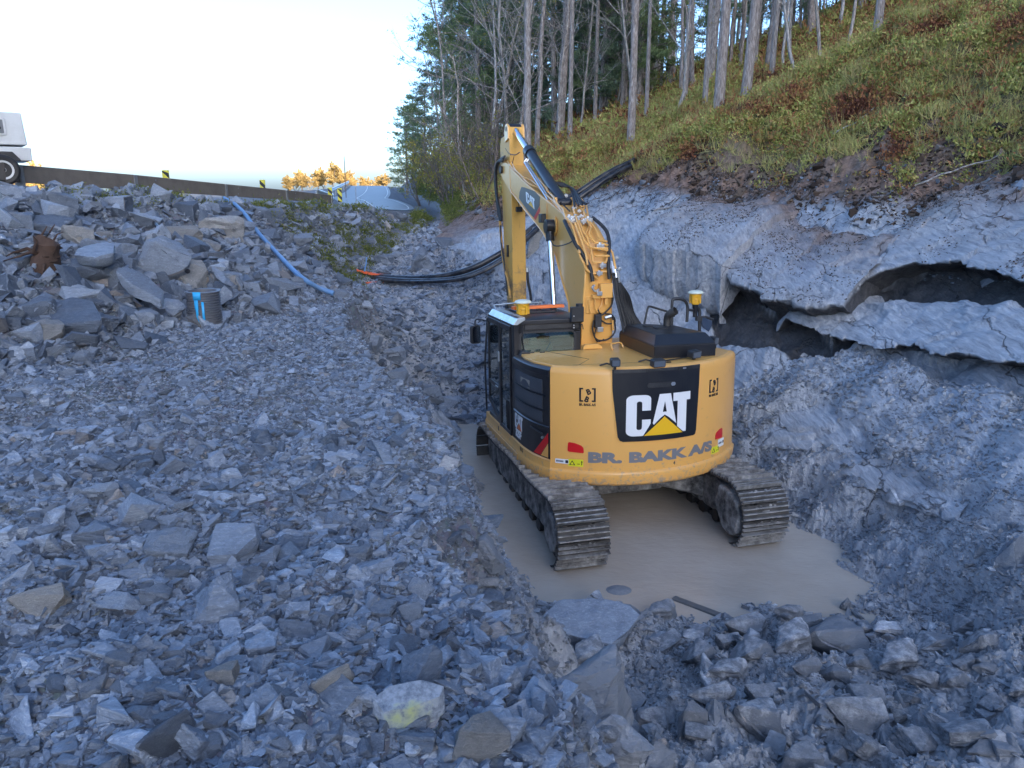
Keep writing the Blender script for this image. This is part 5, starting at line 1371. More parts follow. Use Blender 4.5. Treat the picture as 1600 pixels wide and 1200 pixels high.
m = MB(); m.tube(spline([(.1, -1.66, 2.40), (.3, -1.62, 2.41), (.6, -1.5, 2.41), (.75, -1.42, 2.42), (1.0, -1.3, 2.41), (1.1, -1.1, 2.4)], 6), .009, 5); m.build('lamp_cable', M_RUB, EX)
m = MB(); p = mu(1113, 535, 2, 2.5); m.tube([p, p + Vector((.45, .3, .95))], .004, 4); m.build('antenna', M_RUB, EX)

# grey control box hung at the cab / boom corner
a = mu(901, 491, 1, -.32)
m = MB(); m.box(a.x - .095, a.x + .095, a.y - .05, a.y + .03, a.z - .11, a.z + .11); CB = m.build('control_box', M_PLB, EX, .012)
m = MB(); m.cyl((a.x + .04, a.y, a.z + .11), (a.x + .04, a.y, a.z + .15), .05, 14); m.tube(spline([(a.x - .02, a.y, a.z - .1), (a.x - .06, a.y - .03, a.z - .17), (a.x + .02, a.y - .03, a.z - .2), (a.x + .08, a.y, a.z - .15), (a.x + .1, a.y, a.z - .22)], 5), .008, 5); m.build('cable_loop', M_RUB, CB)
m = MB(); 
for dz in (.0, -.13, -.165): m.lathe([(.011, 0), (.011, .005)], 8, Matrix.Translation((a.x - .06, a.y - .05, a.z + dz - .02)) @ Matrix.Rotation(math.pi / 2, 4, 'X'))
m.build('screw', M_ZINC, CB)

# -------- boom
ST = [((.28, 1.9), (.80, 1.9), .27), ((.20, 2.2), (.76, 2.2), .265), ((.19, 2.7), (.72, 2.62), .25), ((.18, 3.1), (.84, 2.98), .235), ((.14, 3.46), (1.15, 3.26), .225), ((.38, 3.90), (1.40, 3.52), .22),
      ((.66, 4.10), (1.52, 3.66), .215), ((.92, 4.24), (1.68, 3.76), .21), ((1.25, 4.37), (1.98, 3.90), .205), ((1.9, 4.55), (2.30, 4.06), .20), ((2.62, 4.74), (2.70, 4.22), .20), ((3.6, 5.03), (3.50, 4.50), .195), ((4.55, 5.34), (4.45, 4.86), .19), ((4.72, 5.40), (4.62, 4.98), .18)]
m = MB(); vs = []; fs = []
for (ty, tz), (by, bz), hw in ST:
    vs += [(-hw, ty, tz), (hw, ty, tz), (hw, by, bz), (-hw, by, bz)]
for i in range(len(ST) - 1):
    for k in range(4): fs.append((i * 4 + k, i * 4 + (k + 1) % 4, (i + 1) * 4 + (k + 1) % 4, (i + 1) * 4 + k))
fs += [(3, 2, 1, 0), tuple(len(vs) - 4 + k for k in range(4))]
m.add(vs, fs)
BOOM = m.build('boom', M_YEL, EX, .018, ang=25)
# flanges (thin lips along edges)
m = MB()
for sx in (-1, 1):
    m.tube([(sx * (h + .004), by - .01, bz - .005) for (_, _), (by, bz), h in ST[2:]], .014, 5)
m.build('boom_flange', M_YEL, BOOM)
m = MB()
for sx in (-1, 1):
    m.prism([(4.5, 4.84), (4.55, 5.38), (5.05, 5.50), (5.25, 5.42), (5.27, 5.25), (5.12, 5.14)], sx * .175 - .022, sx * .175 + .022)
m.build('boom_nose', M_YEL, BOOM, .01)
m = MB(); m.cyl((-.24, 5.14, 5.33), (.24, 5.14, 5.33), .075, 20); m.cyl((-.27, 1.62, 4.16), (.27, 1.62, 4.16), .10, 24); m.cyl((-.36, .48, 2.1), (.36, .48, 2.1), .11, 20); m.build('boom_pin', M_STEEL, BOOM)
m = MB(); m.cyl((-.235, 1.62, 4.16), (-.215, 1.62, 4.16), .16, 28); m.build('boom_boss', M_YEL, BOOM)
m = MB()
for y, z in ((3.0, 4.55), (1.9, 4.25)): pass
m.box(-.216, -.208, 2.05, 2.075, 3.98, 4.55); m.build('weld_seam', M_YEL, BOOM)
# boom foot brackets
m = MB()
for sx in (-1, 1): m.prism([(-.35, 1.0), (1.35, 1.0), (1.25, 1.45), (.75, 2.25), (.3, 2.38), (.05, 1.9)], sx * .32 - .03, sx * .32 + .03)
m.build('boom_bracket', M_YEL, EX, .01)
m = MB(); m.prism([(-.14, 2.40), (.16, 2.40), (.14, 2.44), (.1, 2.47), (-.1, 2.47), (-.13, 2.44)], -.02, .05, 'y', Matrix.Translation((-.28, -.32, 0))); m.build('tie_down', M_YEL, EX, .005)
# boom side decal
P4 = [(-.2, y, z) for y, z in ((0, 0),)]
def side_fn(off=.004):
    return lambda x, y, z: Vector((-(.198 + off) - z, x, y))
def bside(px, py): p = mu(px, py, 0, -.2); return (p.y, p.z)
dec = [bside(*q) for q in [(815, 292), (820, 293), (836, 299), (844, 308), (843, 322), (834, 340), (826, 331), (811, 310), (812, 300)]]
DEC = wrap_poly_mesh('decal', [dec], m_plain('decal grey', (.055, .06, .07), .4, 0, .05), BOOM, 0, .002, fn=side_fn())
wrap_poly_mesh('stripe', [[bside(*q) for q in [(843.5, 323), (844, 330), (837, 344), (834, 340)]]], M_RED, DEC, 0, .002, fn=side_fn(.005))
# decal letters are sheared along the boom slope
def dl(x, y): 
    o = Vector(bside(823, 316)); ex = Vector(bside(835, 329)) - Vector(bside(822, 317)); up = Vector(bside(822, 299)) - Vector(bside(823, 316))
    return tuple(o + ex * (x - .02) / .9 + up * y)
for ps, mt, nm in (([C_], M_WHITE, 'letter'), ([A_, A_h], M_WHITE, 'letter'), ([T_], M_WHITE, 'letter'), ([TRI], M_LOGOY, 'triangle')):
    wrap_poly_mesh(nm, [[dl(*p) for p in poly] for poly in ps], mt, DEC, 0, .002, fn=side_fn(.006))
# boom lamp
p = mu(847, 341, 0, -.26); m = MB(); m.box(-.30, -.21, p.y - .09, p.y + .09, p.z - .075, p.z + .075); BL_ = m.build('boom_lamp', M_PLB, EX, .012)
m = MB(); m.box(-.304, -.299, p.y - .07, p.y + .06, p.z - .055, p.z + .055); m.build('lens', M_BLK, BL_)
# boom cylinders
for sx in (-1, 1):
    x = sx * .30
    top_ = Vector((x, 1.62, 4.16)); bot = Vector((x, 1.12, 1.45)); d = (top_ - bot).normalized()
    m = MB(); m.cyl(bot, bot + d * 1.25, .085, 20); m.cyl(bot + d * 1.22, bot + d * 1.33, .10, 20); cyo = m.build('boom_cylinder', M_BLK, EX)
    m = MB(); m.cyl(bot + d * 1.3, top_, .050, 20); m.build('rod', M_CHR, cyo)
    m = MB(); m.cyl((x - .075, 1.62, 4.16), (x + .075, 1.62, 4.16), .115, 24); m.cyl(top_ - d * .24, top_ - d * .05, .072, 16); m.build('rod_eye', M_BLK, cyo, .01)
m = MB(); m.tube(spline([(-.37, 1.5, 4.08), (-.36, 1.2, 3.86), (-.28, .7, 3.9), (-.24, .5, 4.0)], 6), .010, 6); m.build('grease_line', M_RUB, EX)

# -------- stick
sp_ = [(4.60, 2.25), (4.62, 4.88), (4.70, 5.45), (4.74, 6.10), (4.80, 6.17), (4.93, 6.16), (5.05, 6.0), (5.42, 5.98), (5.50, 5.85), (5.46, 5.2), (5.38, 4.8), (5.28, 3.6), (5.02, 2.25)]
m = MB(); m.prism(sp_, -.145, .145); STK = m.build('stick', M_WORN, EX, .015)
m = MB()
for sx in (-1, 1): m.prism([(4.72, 5.9), (4.74, 6.13), (4.82, 6.20), (4.95, 6.18), (5.02, 6.05), (4.98, 5.85)], sx * .155 - .02, sx * .155 + .02)
m.build('stick_head', M_YEL, STK, .008)
m = MB(); m.cyl((-.18, 4.86, 6.1), (.18, 4.86, 6.1), .05, 16); m.cyl((-.2, 4.82, 2.42), (.2, 4.82, 2.42), .07, 16); m.build('stick_pin', M_STEEL, STK)
p = mu(811, 327, 1, 4.55); m = MB(); m.box(p.x - .06, p.x + .06, 4.50, 4.60, p.z - .05, p.z + .05); SL_ = m.build('stick_lamp', M_PLB, STK, .01)
m = MB(); m.tube(spline([(p.x, 4.56, p.z + .05), (p.x - .01, 4.57, p.z + .18), (p.x + .0, 4.58, p.z + .3)], 4), .006, 5); m.build('cable', M_RUB, SL_)
# stick cylinder above the boom
hd = mu(799, 203, 0, .0); bs = mu(880, 318, 0, .0); hd = Vector((0, 4.86, 6.1)); 
e1 = mu(829, 239, 0, 0.02); 
d = (bs - hd).normalized()
m = MB(); m.cyl(bs - d * .0, hd + d * (e1 - hd).length, .095, 24); m.cyl(hd + d * ((e1 - hd).length - .08), hd + d * ((e1 - hd).length + .10), .115, 24); m.cyl((-.13, bs.y, bs.z), (.13, bs.y, bs.z), .09, 16)
SC = m.build('stick_cylinder', M_BLK, EX)
m = MB(); m.cyl(hd, hd + d * (e1 - hd).length, .062, 20); m.build('rod', M_CHR, SC)
m = MB(); m.cyl((-.12, hd.y, hd.z), (.12, hd.y, hd.z), .10, 20); m.build('rod_eye', M_BLK, SC, .01)
m = MB()
for k, off in enumerate((-.13, -.175)):
    s0 = hd + d * ((e1 - hd).length + .25) + Vector((off, -.02, -.09)); s1 = bs - d * .35 + Vector((off, -.02, -.09)); m.tube([s0 + Vector((.05, 0, .06)), s0, s1], .017, 6)
m.build('oil_pipe', M_ZINC, SC)
m = MB()
for sx in (-1, 1): m.prism([(bs.y - .35, bs.z - .55), (bs.y + .45, bs.z - .42), (bs.y + .12, bs.z + .08), (bs.y - .05, bs.z + .1)], sx * .14 - .02, sx * .14 + .02)
m.build('cylinder_bracket', M_YEL, BOOM, .008)

# -------- bucket (mostly hidden behind the cab)
m = MB()
prof = [(4.75, 2.35), (5.0, 2.1), (5.1, 1.7), (5.0, 1.25), (4.7, .95), (4.25, .88), (3.85, 1.05)]
inn_ = [(y * .94 + .27, z * .94 + .10) for y, z in prof[::-1]]
m.prism(prof + inn_, -.55, .55)
for sx in (-1, 1): m.prism(prof + [(4.4, 1.9)], sx * .55 - .02, sx * .55 + .02)
for k in range(5): m.prism([(3.9, 1.02), (3.62, 1.12), (3.9, 1.10)], -.5 + k * .25 - .04, -.5 + k * .25 + .04)
m.build('bucket', M_STEEL, EX, .01)
m = MB()
for sx in (-1, 1): m.prism([(4.82, 2.42), (5.05, 2.6), (5.15, 2.3), (4.9, 2.15)], sx * .17 - .02, sx * .17 + .02)
m.build('bucket_link', M_STEEL, EX)

# -------- hydraulic lines
def boom_pt(px, py, off=.03):
    """machine point on the outer (rear/top) face of the boom under a pixel"""
    best = None
    dd = _inv.to_3x3() @ Vector(ray(px, py)); oo = _inv @ Vector((0, 0, 0))
    for i in range(len(ST) - 1):
        (y0, z0), (y1, z1) = ST[i][0], ST[i + 1][0]
        n_ = Vector((0, -(z1 - z0), (y1 - y0))); 
        if n_.length < 1e-6: continue
        n_.normalize()
        pl = Vector((0, y0, z0)) + n_ * off
        den = dd.dot(n_)
        if abs(den) < 1e-6: continue
        t_ = (pl - oo).dot(n_) / den; P_ = oo + dd * t_
        f = ((P_.y - y0) * (y1 - y0) + (P_.z - z0) * (z1 - z0)) / ((y1 - y0) ** 2 + (z1 - z0) ** 2)
        e = max(0, -f, f - 1)
        if t_ > 0 and (best is None or e < best[0]): best = (e, P_)
    return best[1]
def line(parent, name, pts, r, mat, off=.03, sm=False, n=6):
    m = MB(); P = [boom_pt(x, y, off) for x, y in pts]
    if sm: P = spline(P, 5)
    else:
        Q = [P[0]]
        for a_, b_, c_ in zip(P[:-2], P[1:-1], P[2:]):
            Q += [b_.lerp(a_, min(.35, .05 / max((a_ - b_).length, .01))), b_.lerp(a_, .02) * .5 + b_.lerp(c_, .02) * .5, b_.lerp(c_, min(.35, .05 / max((c_ - b_).length, .01)))]
        P = Q + [P[-1]]
    m.tube(P, r, n); return m.build(name, mat, parent)
PIPES = [
 [(793, 252), (800, 262), (812, 272), (824, 285), (832, 290), (842, 293), (854, 305), (866, 315), (878, 330), (886, 345), (893, 356)],
 [(800, 254), (806, 266), (818, 277), (830, 281), (838, 288), (852, 297), (862, 301)],
 [(857, 300), (865, 308), (868, 316), (880, 327), (884, 340), (893, 350), (900, 372), (906, 396)],
 [(828, 262), (832, 272), (842, 280), (853, 292), (856, 299)],
 [(892, 312), (904, 322), (914, 322), (910, 332), (903, 341)],
 [(897, 304), (907, 310), (916, 320), (918, 332), (920, 345), (930, 357), (937, 374), (950, 378)],
 [(901, 318), (912, 330), (916, 342), (924, 355), (920, 366), (928, 378), (950, 383)],
 [(896, 327), (902, 345), (907, 362), (914, 378), (922, 386), (950, 391)],
 [(890, 340), (896, 358), (904, 380), (913, 394), (920, 410), (925, 430), (934, 436)],
 [(885, 345), (892, 365), (900, 385), (908, 404), (916, 420), (925, 428), (948, 424), (952, 416)],
 [(905, 345), (911, 362), (918, 372), (922, 384), (925, 398), (926, 410), (947, 410), (950, 398)],
 [(898, 348), (905, 366), (912, 385), (916, 400), (918, 414)],
 [(915, 340), (921, 352), (917, 362), (912, 372)],
 [(950, 385), (957, 395), (960, 410), (962, 420)],
 [(921, 388), (952, 388)], [(930, 400), (952, 400)],
]
for k, p in enumerate(PIPES):
    line(BOOM, 'oil_pipe', p, .0165, M_YEL, .05 + (k % 4) * .028)
FIT = [(899, 341, .06), (893, 345, .05), (919, 344, .06), (912, 346, .045), (937, 385, .06), (889, 340, .05), (941, 415, .05), (936, 427, .045), (946, 447, .04), (963, 403, .035), (968, 420, .03), (884, 306, .035), (905, 330, .03), (897, 325, .035), (908, 338, .035)]
for x, y, s_ in FIT:
    p = boom_pt(x, y, .08); m = MB(); m.box(p.x - s_, p.x + s_, p.y - s_ * .8, p.y + s_ * .8, p.z - s_ * .55, p.z + s_ * .55); m.cyl((p.x, p.y, p.z - s_), (p.x, p.y, p.z + s_), s_ * .5, 8)
    m.build('pipe_clamp', M_ZINC, BOOM, .006)
# black hoses along the upper boom and down its right flank
line(BOOM, 'hose', [(882, 345), (890, 362), (900, 382), (912, 400), (922, 418), (926, 440)], .030, M_RUB, .09, True, 8)
line(BOOM, 'hose', [(926, 340), (938, 350), (948, 362), (952, 380), (951, 400), (951, 420), (952, 436)], .028, M_RUB, .10, True, 8)
for k in range(4):
    line(BOOM, 'hose', [(866 + k * 3, 285 + k * 2), (880 + k * 4, 287 + k * 2), (892 + k * 3, 296 + k * 2), (896 + k * 4, 310 + k), (898 + k * 6, 322 - k)], .020, M_RUB, .12 + .02 * k, True, 6)
line(BOOM, 'hose', [(840, 290), (850, 295), (862, 303), (880, 320), (890, 330)], .012, M_RUB, .05, True, 6)
for k in range(8):
    a0 = boom_pt(948 + k * 3, 408 + k * 5, .05); m = MB()
    e = mu(978 + k * 4.5, 540 - k * 2.5, 1, -.15 + .06 * k); mid = mu(962 + k * 4, 462 + k * 4, 1, .0 + .04 * k)
    m.tube(spline([a0, (a0 + mid) / 2 + Vector((.03, 0, .03)), mid, (mid + e) / 2 + Vector((.02, 0, -.02)), e], 6), .020, 7); m.build('hose', M_RUB, EX)
for k in range(4):
    a0 = boom_pt(950 + k * 5, 402 + k * 7, .06); a1 = boom_pt(953 + k * 5, 420 + k * 7, .06); m = MB(); m.cyl(a0, a1, .026, 10); m.build('hose_fitting', M_ZINC, EX)
# valve block and tangle on the back of the boom
def bbox(parent, name, x0, x1, y0, y1, d0, d1, mat, bev=.008):
    a_ = mu(x0, y1, 1, .18 - d0); b_ = mu(x1, y0, 1, .18 - d0); m = MB(); m.box(a_.x, b_.x, .18 - d1, .18 - d0, a_.z, b_.z); return m.build(name, mat, parent, bev)
bbox(BOOM, 'backing_plate', 915, 944, 462, 490, .0, .02, M_YEL)
VB = bbox(BOOM, 'valve_block', 934, 953, 442, 465, .02, .14, M_YEL)
bbox(VB, 'gauge', 932, 940, 455, 462, .14, .18, M_ZINC)
bbox(BOOM, 'valve_body', 923, 948, 459, 466, .02, .12, M_YEL)
bbox(BOOM, 'solenoid', 943, 948, 464, 476, .04, .10, M_YEL)
bbox(BOOM, 'connector_bundle', 927, 938, 490, 512, .01, .09, M_PLB, .02)
bbox(BOOM, 'connector', 931, 940, 510, 518, .03, .11, M_ZINC)
def bl(pts, r, mat, nm='hose', d=.06):
    m = MB(); m.tube(spline([mu(x, y, 1, .18 - d) for x, y in pts], 6), r, 7); m.build(nm, mat, BOOM)
bl([(929, 445), (926, 450), (930, 455), (936, 452)], .018, M_ZINC, 'elbow', .1)
bl([(953, 450), (957, 460), (956, 476), (948, 486), (940, 492), (934, 484)], .013, M_RUB)
bl([(938, 500), (950, 506), (961, 502), (956, 492), (945, 490)], .012, M_RUB)
bl([(928, 500), (926, 514), (930, 528), (938, 532), (950, 530), (960, 520), (961, 508), (956, 494)], .013, M_RUB)
bl([(932, 512), (929, 524), (934, 534), (944, 530)], .010, M_RUB, 'hose', .09)
bl([(930, 465), (930, 480), (934, 488)], .012, M_YEL, 'oil_pipe')
bl([(941, 466), (940, 476), (936, 482)], .012, M_YEL, 'oil_pipe')
bl([(957, 500), (958, 516)], .018, M_YEL, 'oil_pipe')
bl([(920, 468), (921, 480), (923, 490)], .010, M_YEL, 'oil_pipe')
bl([(945, 497), (955, 494)], .03, M_ZINC, 'elbow', .1)
# hoses hanging from boom nose down the stick
for k in range(5):
    o_ = -.20 - .02 * (k % 2)
    pts = [(789 - k, 244 + k * 2), (781 - k * 1.1, 250 + k), (776 - k * .6, 268), (776 - k * .4 + (k % 2), 300), (777 + k, 325), (781 + k * .8, 345)]
    m = MB(); m.tube(spline([mu(x, y, 0, o_ - .01 * k) for x, y in pts], 6), .021, 7); m.build('hose', M_RUB, EX)
m = MB(); m.tube(spline([mu(x, y, 0, -.20) for x, y in ((781, 345), (783, 370), (785, 395), (789, 420), (794, 440), (797, 466))], 6), .026, 7); m.build('hose', M_WORN, STK)
m = MB(); m.tube(spline([mu(x, y, 0, -.21) for x, y in ((782, 352), (783, 378), (787, 405), (790, 430), (793, 462))], 6), .018, 7); m.build('oil_pipe', M_STEEL, STK)
m = MB(); m.tube(spline([mu(x, y, 1, 4.6) for x, y in ((824, 425), (825, 440), (828, 455), (830, 470))], 6), .028, 8); m.build('hose', M_RUB, STK)
m = MB(); m.tube([mu(824, 425, 1, 4.6), mu(824, 418, 1, 4.6)], .03, 8); m.build('hose_fitting', M_ZINC, STK)
m = MB(); m.tube(spline([mu(x, y, 0, -.14) for x, y in ((812, 238), (805, 242), (796, 240), (790, 232))], 6), .010, 6); m.tube(spline([mu(x, y, 0, -.16) for x, y in ((803, 245), (801, 254), (803, 262))], 6), .008, 6); m.build('hose', M_RUB, STK)
m = MB(); p = mu(794, 392, 0, -.15); m.box(-.17, -.15, p.y - .05, p.y + .06, p.z - .12, p.z + .12); m.build('black_patch', M_BLK, STK)
EXKIDS = True

# ================================================================== VEGETATION
class TB:
    """numpy triangle/quad soup"""
    def __init__(s): s.V = []; s.F = []; s.n = 0
    def tris(s, P):                       # (n,3,3)
        n = len(P); s.V.append(P.reshape(-1, 3)); s.F.append(np.arange(n * 3).reshape(n, 3) + s.n); s.n += n * 3
    def tube(s, pts, r, k=4):
        pts = np.asarray(pts, float); n = len(pts); r = np.broadcast_to(r, n)
        d = np.gradient(pts, axis=0); d /= np.linalg.norm(d, axis=1)[:, None] + 1e-9
        up = np.where(np.abs(d[:, 2:3]) < .9, [[0, 0, 1.]], [[1., 0, 0]])
        a = np.cross(d, up); a /= np.linalg.norm(a, axis=1)[:, None] + 1e-9; b = np.cross(a, d)
        t = np.arange(k) * 2 * np.pi / k
        V = pts[:, None] + (a[:, None] * np.cos(t)[None, :, None] + b[:, None] * np.sin(t)[None, :, None]) * r[:, None, None]
        i = np.arange(n * k).reshape(n, k); j = np.roll(i, -1, 1)
        q = np.stack([i[:-1], j[:-1], j[1:], i[1:]], -1).reshape(-1, 4)
        s.V.append(V.reshape(-1, 3)); s.F.append(np.concatenate([q[:, [0, 1, 2]], q[:, [0, 2, 3]]]) + s.n); s.n += n * k
    def mesh(s, name, smooth=False): return np_mesh(name, np.concatenate(s.V), np.concatenate(s.F), smooth)
def unit(v): return v / (np.linalg.norm(v, axis=-1, keepdims=True) + 1e-9)
def blades(rng, C, D, L, Wd, spread=.5):
    """narrow triangles at C pointing along D (+spread)"""
    n = len(C); d = unit(D + rng.normal(0, spread, (n, 3))); sd_ = unit(np.cross(d, rng.normal(0, 1, (n, 3))))
    L = np.broadcast_to(L, n)[:, None] * rng.uniform(.6, 1.2, (n, 1)); W = np.broadcast_to(Wd, n)[:, None] * .5
    return np.stack([C - sd_ * W, C + sd_ * W, C + d * L], 1)
BARK_PINE = m_bark('pine bark', (.10, .08, .072), (.28, .26, .25), (.50, .49, .485))
BARK_BIRCH = m_bark('birch bark', (.10, .09, .085), (.36, .345, .33), (.60, .59, .57), .7)
BARK_DARK = m_bark('twig bark', (.08, .068, .06), (.18, .155, .14), (.28, .25, .23))
NEEDLE = m_leaf('pine needles', [(.108, .162, .081), (.176, .243, .108), (.243, .311, .135), (.324, .365, .162)], .6, .35)
NEEDLE2 = m_leaf('spruce needles', [(.095, .149, .101), (.162, .223, .135), (.230, .297, .176)], .6, .35)
LEAFY = m_leaf('autumn leaves', [(.135, .162, .041), (.230, .243, .054), (.338, .284, .054), (.405, .270, .068)], .6, .5)
LEAFO = m_leaf('orange leaves', [(.34, .26, .10), (.50, .36, .14), (.55, .36, .14)], .6, .05)
def m_heath(name, cols, rough, sc_):
    m = m_leaf(name, cols, rough, sc_); nt = m.node_tree
    # stronger colour patches
    for n in nt.nodes:
        if n.type == 'TEX_NOISE': n.inputs['Detail'].default_value = 5; n.inputs['Roughness'].default_value = .65
        if n.type == 'MATH' and n.operation == 'SUBTRACT': n.inputs[1].default_value = .435
        if n.type == 'MATH' and n.operation == 'MULTIPLY' and abs(n.inputs[1].default_value - .9) < 1e-4: n.inputs[1].default_value = 3.0
        if n.type == 'MATH' and n.operation == 'MULTIPLY' and abs(n.inputs[1].default_value - .5) < 1e-4: n.inputs[1].default_value = .42
    return m
HEATH = m_heath('heather and bilberry', [(.145, .057, .036), (.348, .141, .065), (.435, .230, .094), (.290, .230, .072), (.319, .332, .087), (.435, .459, .131), (.551, .459, .174), (.522, .268, .123), (.348, .141, .072)], .6, .8)
GRASS = m_leaf('dry grass', [(.406, .232, .109), (.522, .406, .174), (.392, .406, .131), (.609, .536, .261)], .6, .9)
ROOT = m_plain('roots', (.055, .034, .022), .9, 0, .3)

def trunk_mesh(h, r0, seed, lean=.25, stubs=14):
    g = np.random.default_rng(seed); t = TB(); n = 14
    z = np.linspace(0, h, n); x = np.cumsum(g.normal(0, .03, n)) * lean + g.normal(0, .006) * z; y = np.cumsum(g.normal(0, .03, n)) * lean
    z[0] = -.5
    r = r0 * (1 - z / h * .62); r[0] = r0 * 1.15; r[1] = r0 * 1.0
    P = np.stack([x, y, z], 1); t.tube(P, r, 10)
    for _ in range(stubs):
        zz = g.uniform(.18, .95) * h; a = g.uniform(0, 6.28); L = g.uniform(.15, 1.3)
        p = np.array([np.interp(zz, z, x), np.interp(zz, z, y), zz]); d = np.array([math.cos(a), math.sin(a), g.uniform(-.35, .25)])
        t.tube(np.array([p, p + d * L * .5, p + d * L + [0, 0, -.1 * L]]), [.018, .012, .004], 3)
    return t.mesh('trunk', True), P
def pine_crown(h, P, seed, z0=.5, spread=2.2, nb=42, dens=1.0, mat=None):
    g = np.random.default_rng(seed); t = TB(); tb = TB()
    for i in range(nb):
        f = z0 + (1 - z0) * (i + g.uniform(0, 1)) / nb; zz = f * h
        p = np.array([np.interp(zz, P[:, 2], P[:, 0]), np.interp(zz, P[:, 2], P[:, 1]), zz])
        a = g.uniform(0, 6.28); k = (f - z0) / (1 - z0)
        L = spread * (.35 + .9 * math.sin(math.pi * min(1, .28 + .72 * k)) ) * g.uniform(.5, 1.1)
        d = np.array([math.cos(a), math.sin(a), g.uniform(.0, .5) + .6 * k]); n = 6
        s = np.linspace(0, 1, n)[:, None]
        br = p + d * L * s + np.array([0, 0, -.28 * L]) * s ** 2 + g.normal(0, .05, (n, 3)) * s
        tb.tube(br, np.linspace(.035, .008, n), 3)
        for q in range(int(9 * dens)):
            u = g.uniform(.3, 1.05); c = p + d * L * u + np.array([0, 0, -.28 * L]) * u ** 2
            sdv = unit(g.normal(0, 1, 3) * [1, 1, .5]); c2 = c + sdv * g.uniform(.08, .5)
            m = int(16 * dens); cc = c2 + g.normal(0, .10, (m, 3)) * [1, 1, .6]
            t.tris(blades(g, cc, np.tile(sdv * .5 + [0, 0, .35], (m, 1)), .22, .05, .7))
    return t.mesh('crown'), tb.mesh('branches')
def bare_tree(h, r0, seed, stems=1, leaves=0, up=.8, dens=1.0):
    g = np.random.default_rng(seed); t = TB(); lt = TB(); tips = []
    def grow(p, d, L, r, lev):
        n = 7; s = np.linspace(0, 1, n)[:, None]; w = np.cumsum(g.normal(0, .035 * L, (n, 3)), 0) * .5; w[0] = 0
        P = p + d * L * s + w + np.array([0, 0, .08 * L]) * s ** 2
        t.tube(P, np.linspace(r, r * .35, n), 5 if lev == 0 else 3)
        if lev >= 3: tips.append(P[3:]); return
        nc = int([15, 6, 4][lev] * dens)
        for i in range(nc):
            f = g.uniform(.25 if lev == 0 else .15, 1); q = P[0] * 0 + np.array([np.interp(f, s[:, 0], P[:, k]) for k in range(3)])
            dd = unit(d * up + g.normal(0, .55, 3)); dd[2] = abs(dd[2]) * .8 + .1
            grow(q, unit(dd), L * g.uniform(.28, .5) * (1.15 - .5 * f), max(r * (1 - .6 * f) * .42, .004), lev + 1)
    for k in range(stems):
        d = unit(np.array([g.normal(0, .12 + .25 * (stems > 1)), g.normal(0, .12 + .25 * (stems > 1)), 1]))
        grow(np.array([g.normal(0, .1), g.normal(0, .1), -.3]), d, h * g.uniform(.75, 1), r0, 0)
    if leaves:
        T = np.concatenate(tips); idx = g.integers(0, len(T), leaves); c = T[idx] + g.normal(0, .07, (leaves, 3))
        lt.tris(blades(g, c, g.normal(0, 1, (leaves, 3)), .09 if leaves < 5000 else .22, .07 if leaves < 5000 else .2, .5))
    return t.mesh('trunk', True), (lt.mesh('leaves') if leaves else None)

def make_tree(name, parts):
    r = empty(name)
    for nm, me, mt in parts:
        if me is None: continue
        if not me.materials: me.materials.append(mt)
        o = bpy.data.objects.new(nm, me); col.objects.link(o); o.parent = r
    return r
KIND = {}
def kind_tree(key):
    if key in KIND: return KIND[key]
    k, v = key
    if k == 'pine':           # tall bare pole, crown high up
        tm, P = trunk_mesh(17, .19, 40 + v, .35, 22); cr, br = pine_crown(17, P, 60 + v, .62, 2.0, 30, 1.0)
        parts = [('trunk', tm, BARK_PINE), ('crown', cr, NEEDLE), ('branches', br, BARK_PINE)]
    elif k == 'bushy':        # pine with foliage nearly to the ground
        tm, P = trunk_mesh(10, .15, 80 + v, .5, 6); cr, br = pine_crown(10, P, 90 + v, .10, 2.6, 62, 1.25)
        parts = [('trunk', tm, BARK_PINE), ('crown', cr, NEEDLE if v % 2 else NEEDLE2), ('branches', br, BARK_PINE)]
    elif k == 'thin':         # thin pole with few dead twigs
        tm, P = trunk_mesh(13, .075, 120 + v, .9, 26); cr, br = pine_crown(13, P, 130 + v, .72, 1.2, 14, .8)
        parts = [('trunk', tm, BARK_PINE), ('crown', cr, NEEDLE2), ('branches', br, BARK_DARK)]
    elif k == 'birch':
        tm, lf = bare_tree(10, .085, 160 + v, 1, 260 if v % 2 else 0)
        parts = [('trunk', tm, BARK_BIRCH), ('leaves', lf, LEAFY)]
    elif k == 'shrub':
        tm, lf = bare_tree(3.4, .03, 200 + v, 5, [0, 1500, 900, 0][v % 4], .7, .7)
        parts = [('trunk', tm, BARK_DARK), ('leaves', lf, LEAFY)]
    elif k == 'golden':
        tm, lf = bare_tree(5.5, .09, 240 + v, 3, 9000, .55, 1.0)
        parts = [('trunk', tm, BARK_DARK), ('leaves', lf, LEAFO)]
    r = make_tree({'pine': 'pine_tree', 'bushy': 'pine_tree', 'thin': 'pine_tree', 'birch': 'birch_tree', 'shrub': 'shrub', 'golden': 'autumn_tree'}[k], parts)
    KIND[key] = [r, list(r.children) or children(r), False]
    return KIND[key]
def tree(key, x, y, s, label, cat, group=None, lean=(0, 0), rz=None, z=None, sw=None):
    K = kind_tree(key)
    if not K[2]: o = K[0]; K[2] = True
    else: o = copy_tree(K[0], K[1])
    o.location = (x, y, (H(x, y) if z is None else z) - .08)
    o.scale = (s if sw is None else sw, s if sw is None else sw, s)
    o.rotation_euler = (lean[0], lean[1], random.uniform(0, 6.28) if rz is None else rz)
    tag(o, label, cat)
    if 'group' in o.keys(): del o['group']
    if group: o['group'] = group
    return o
def at(px, py, t):
    d = ray(px, py); return d[0] * t, d[1] * t
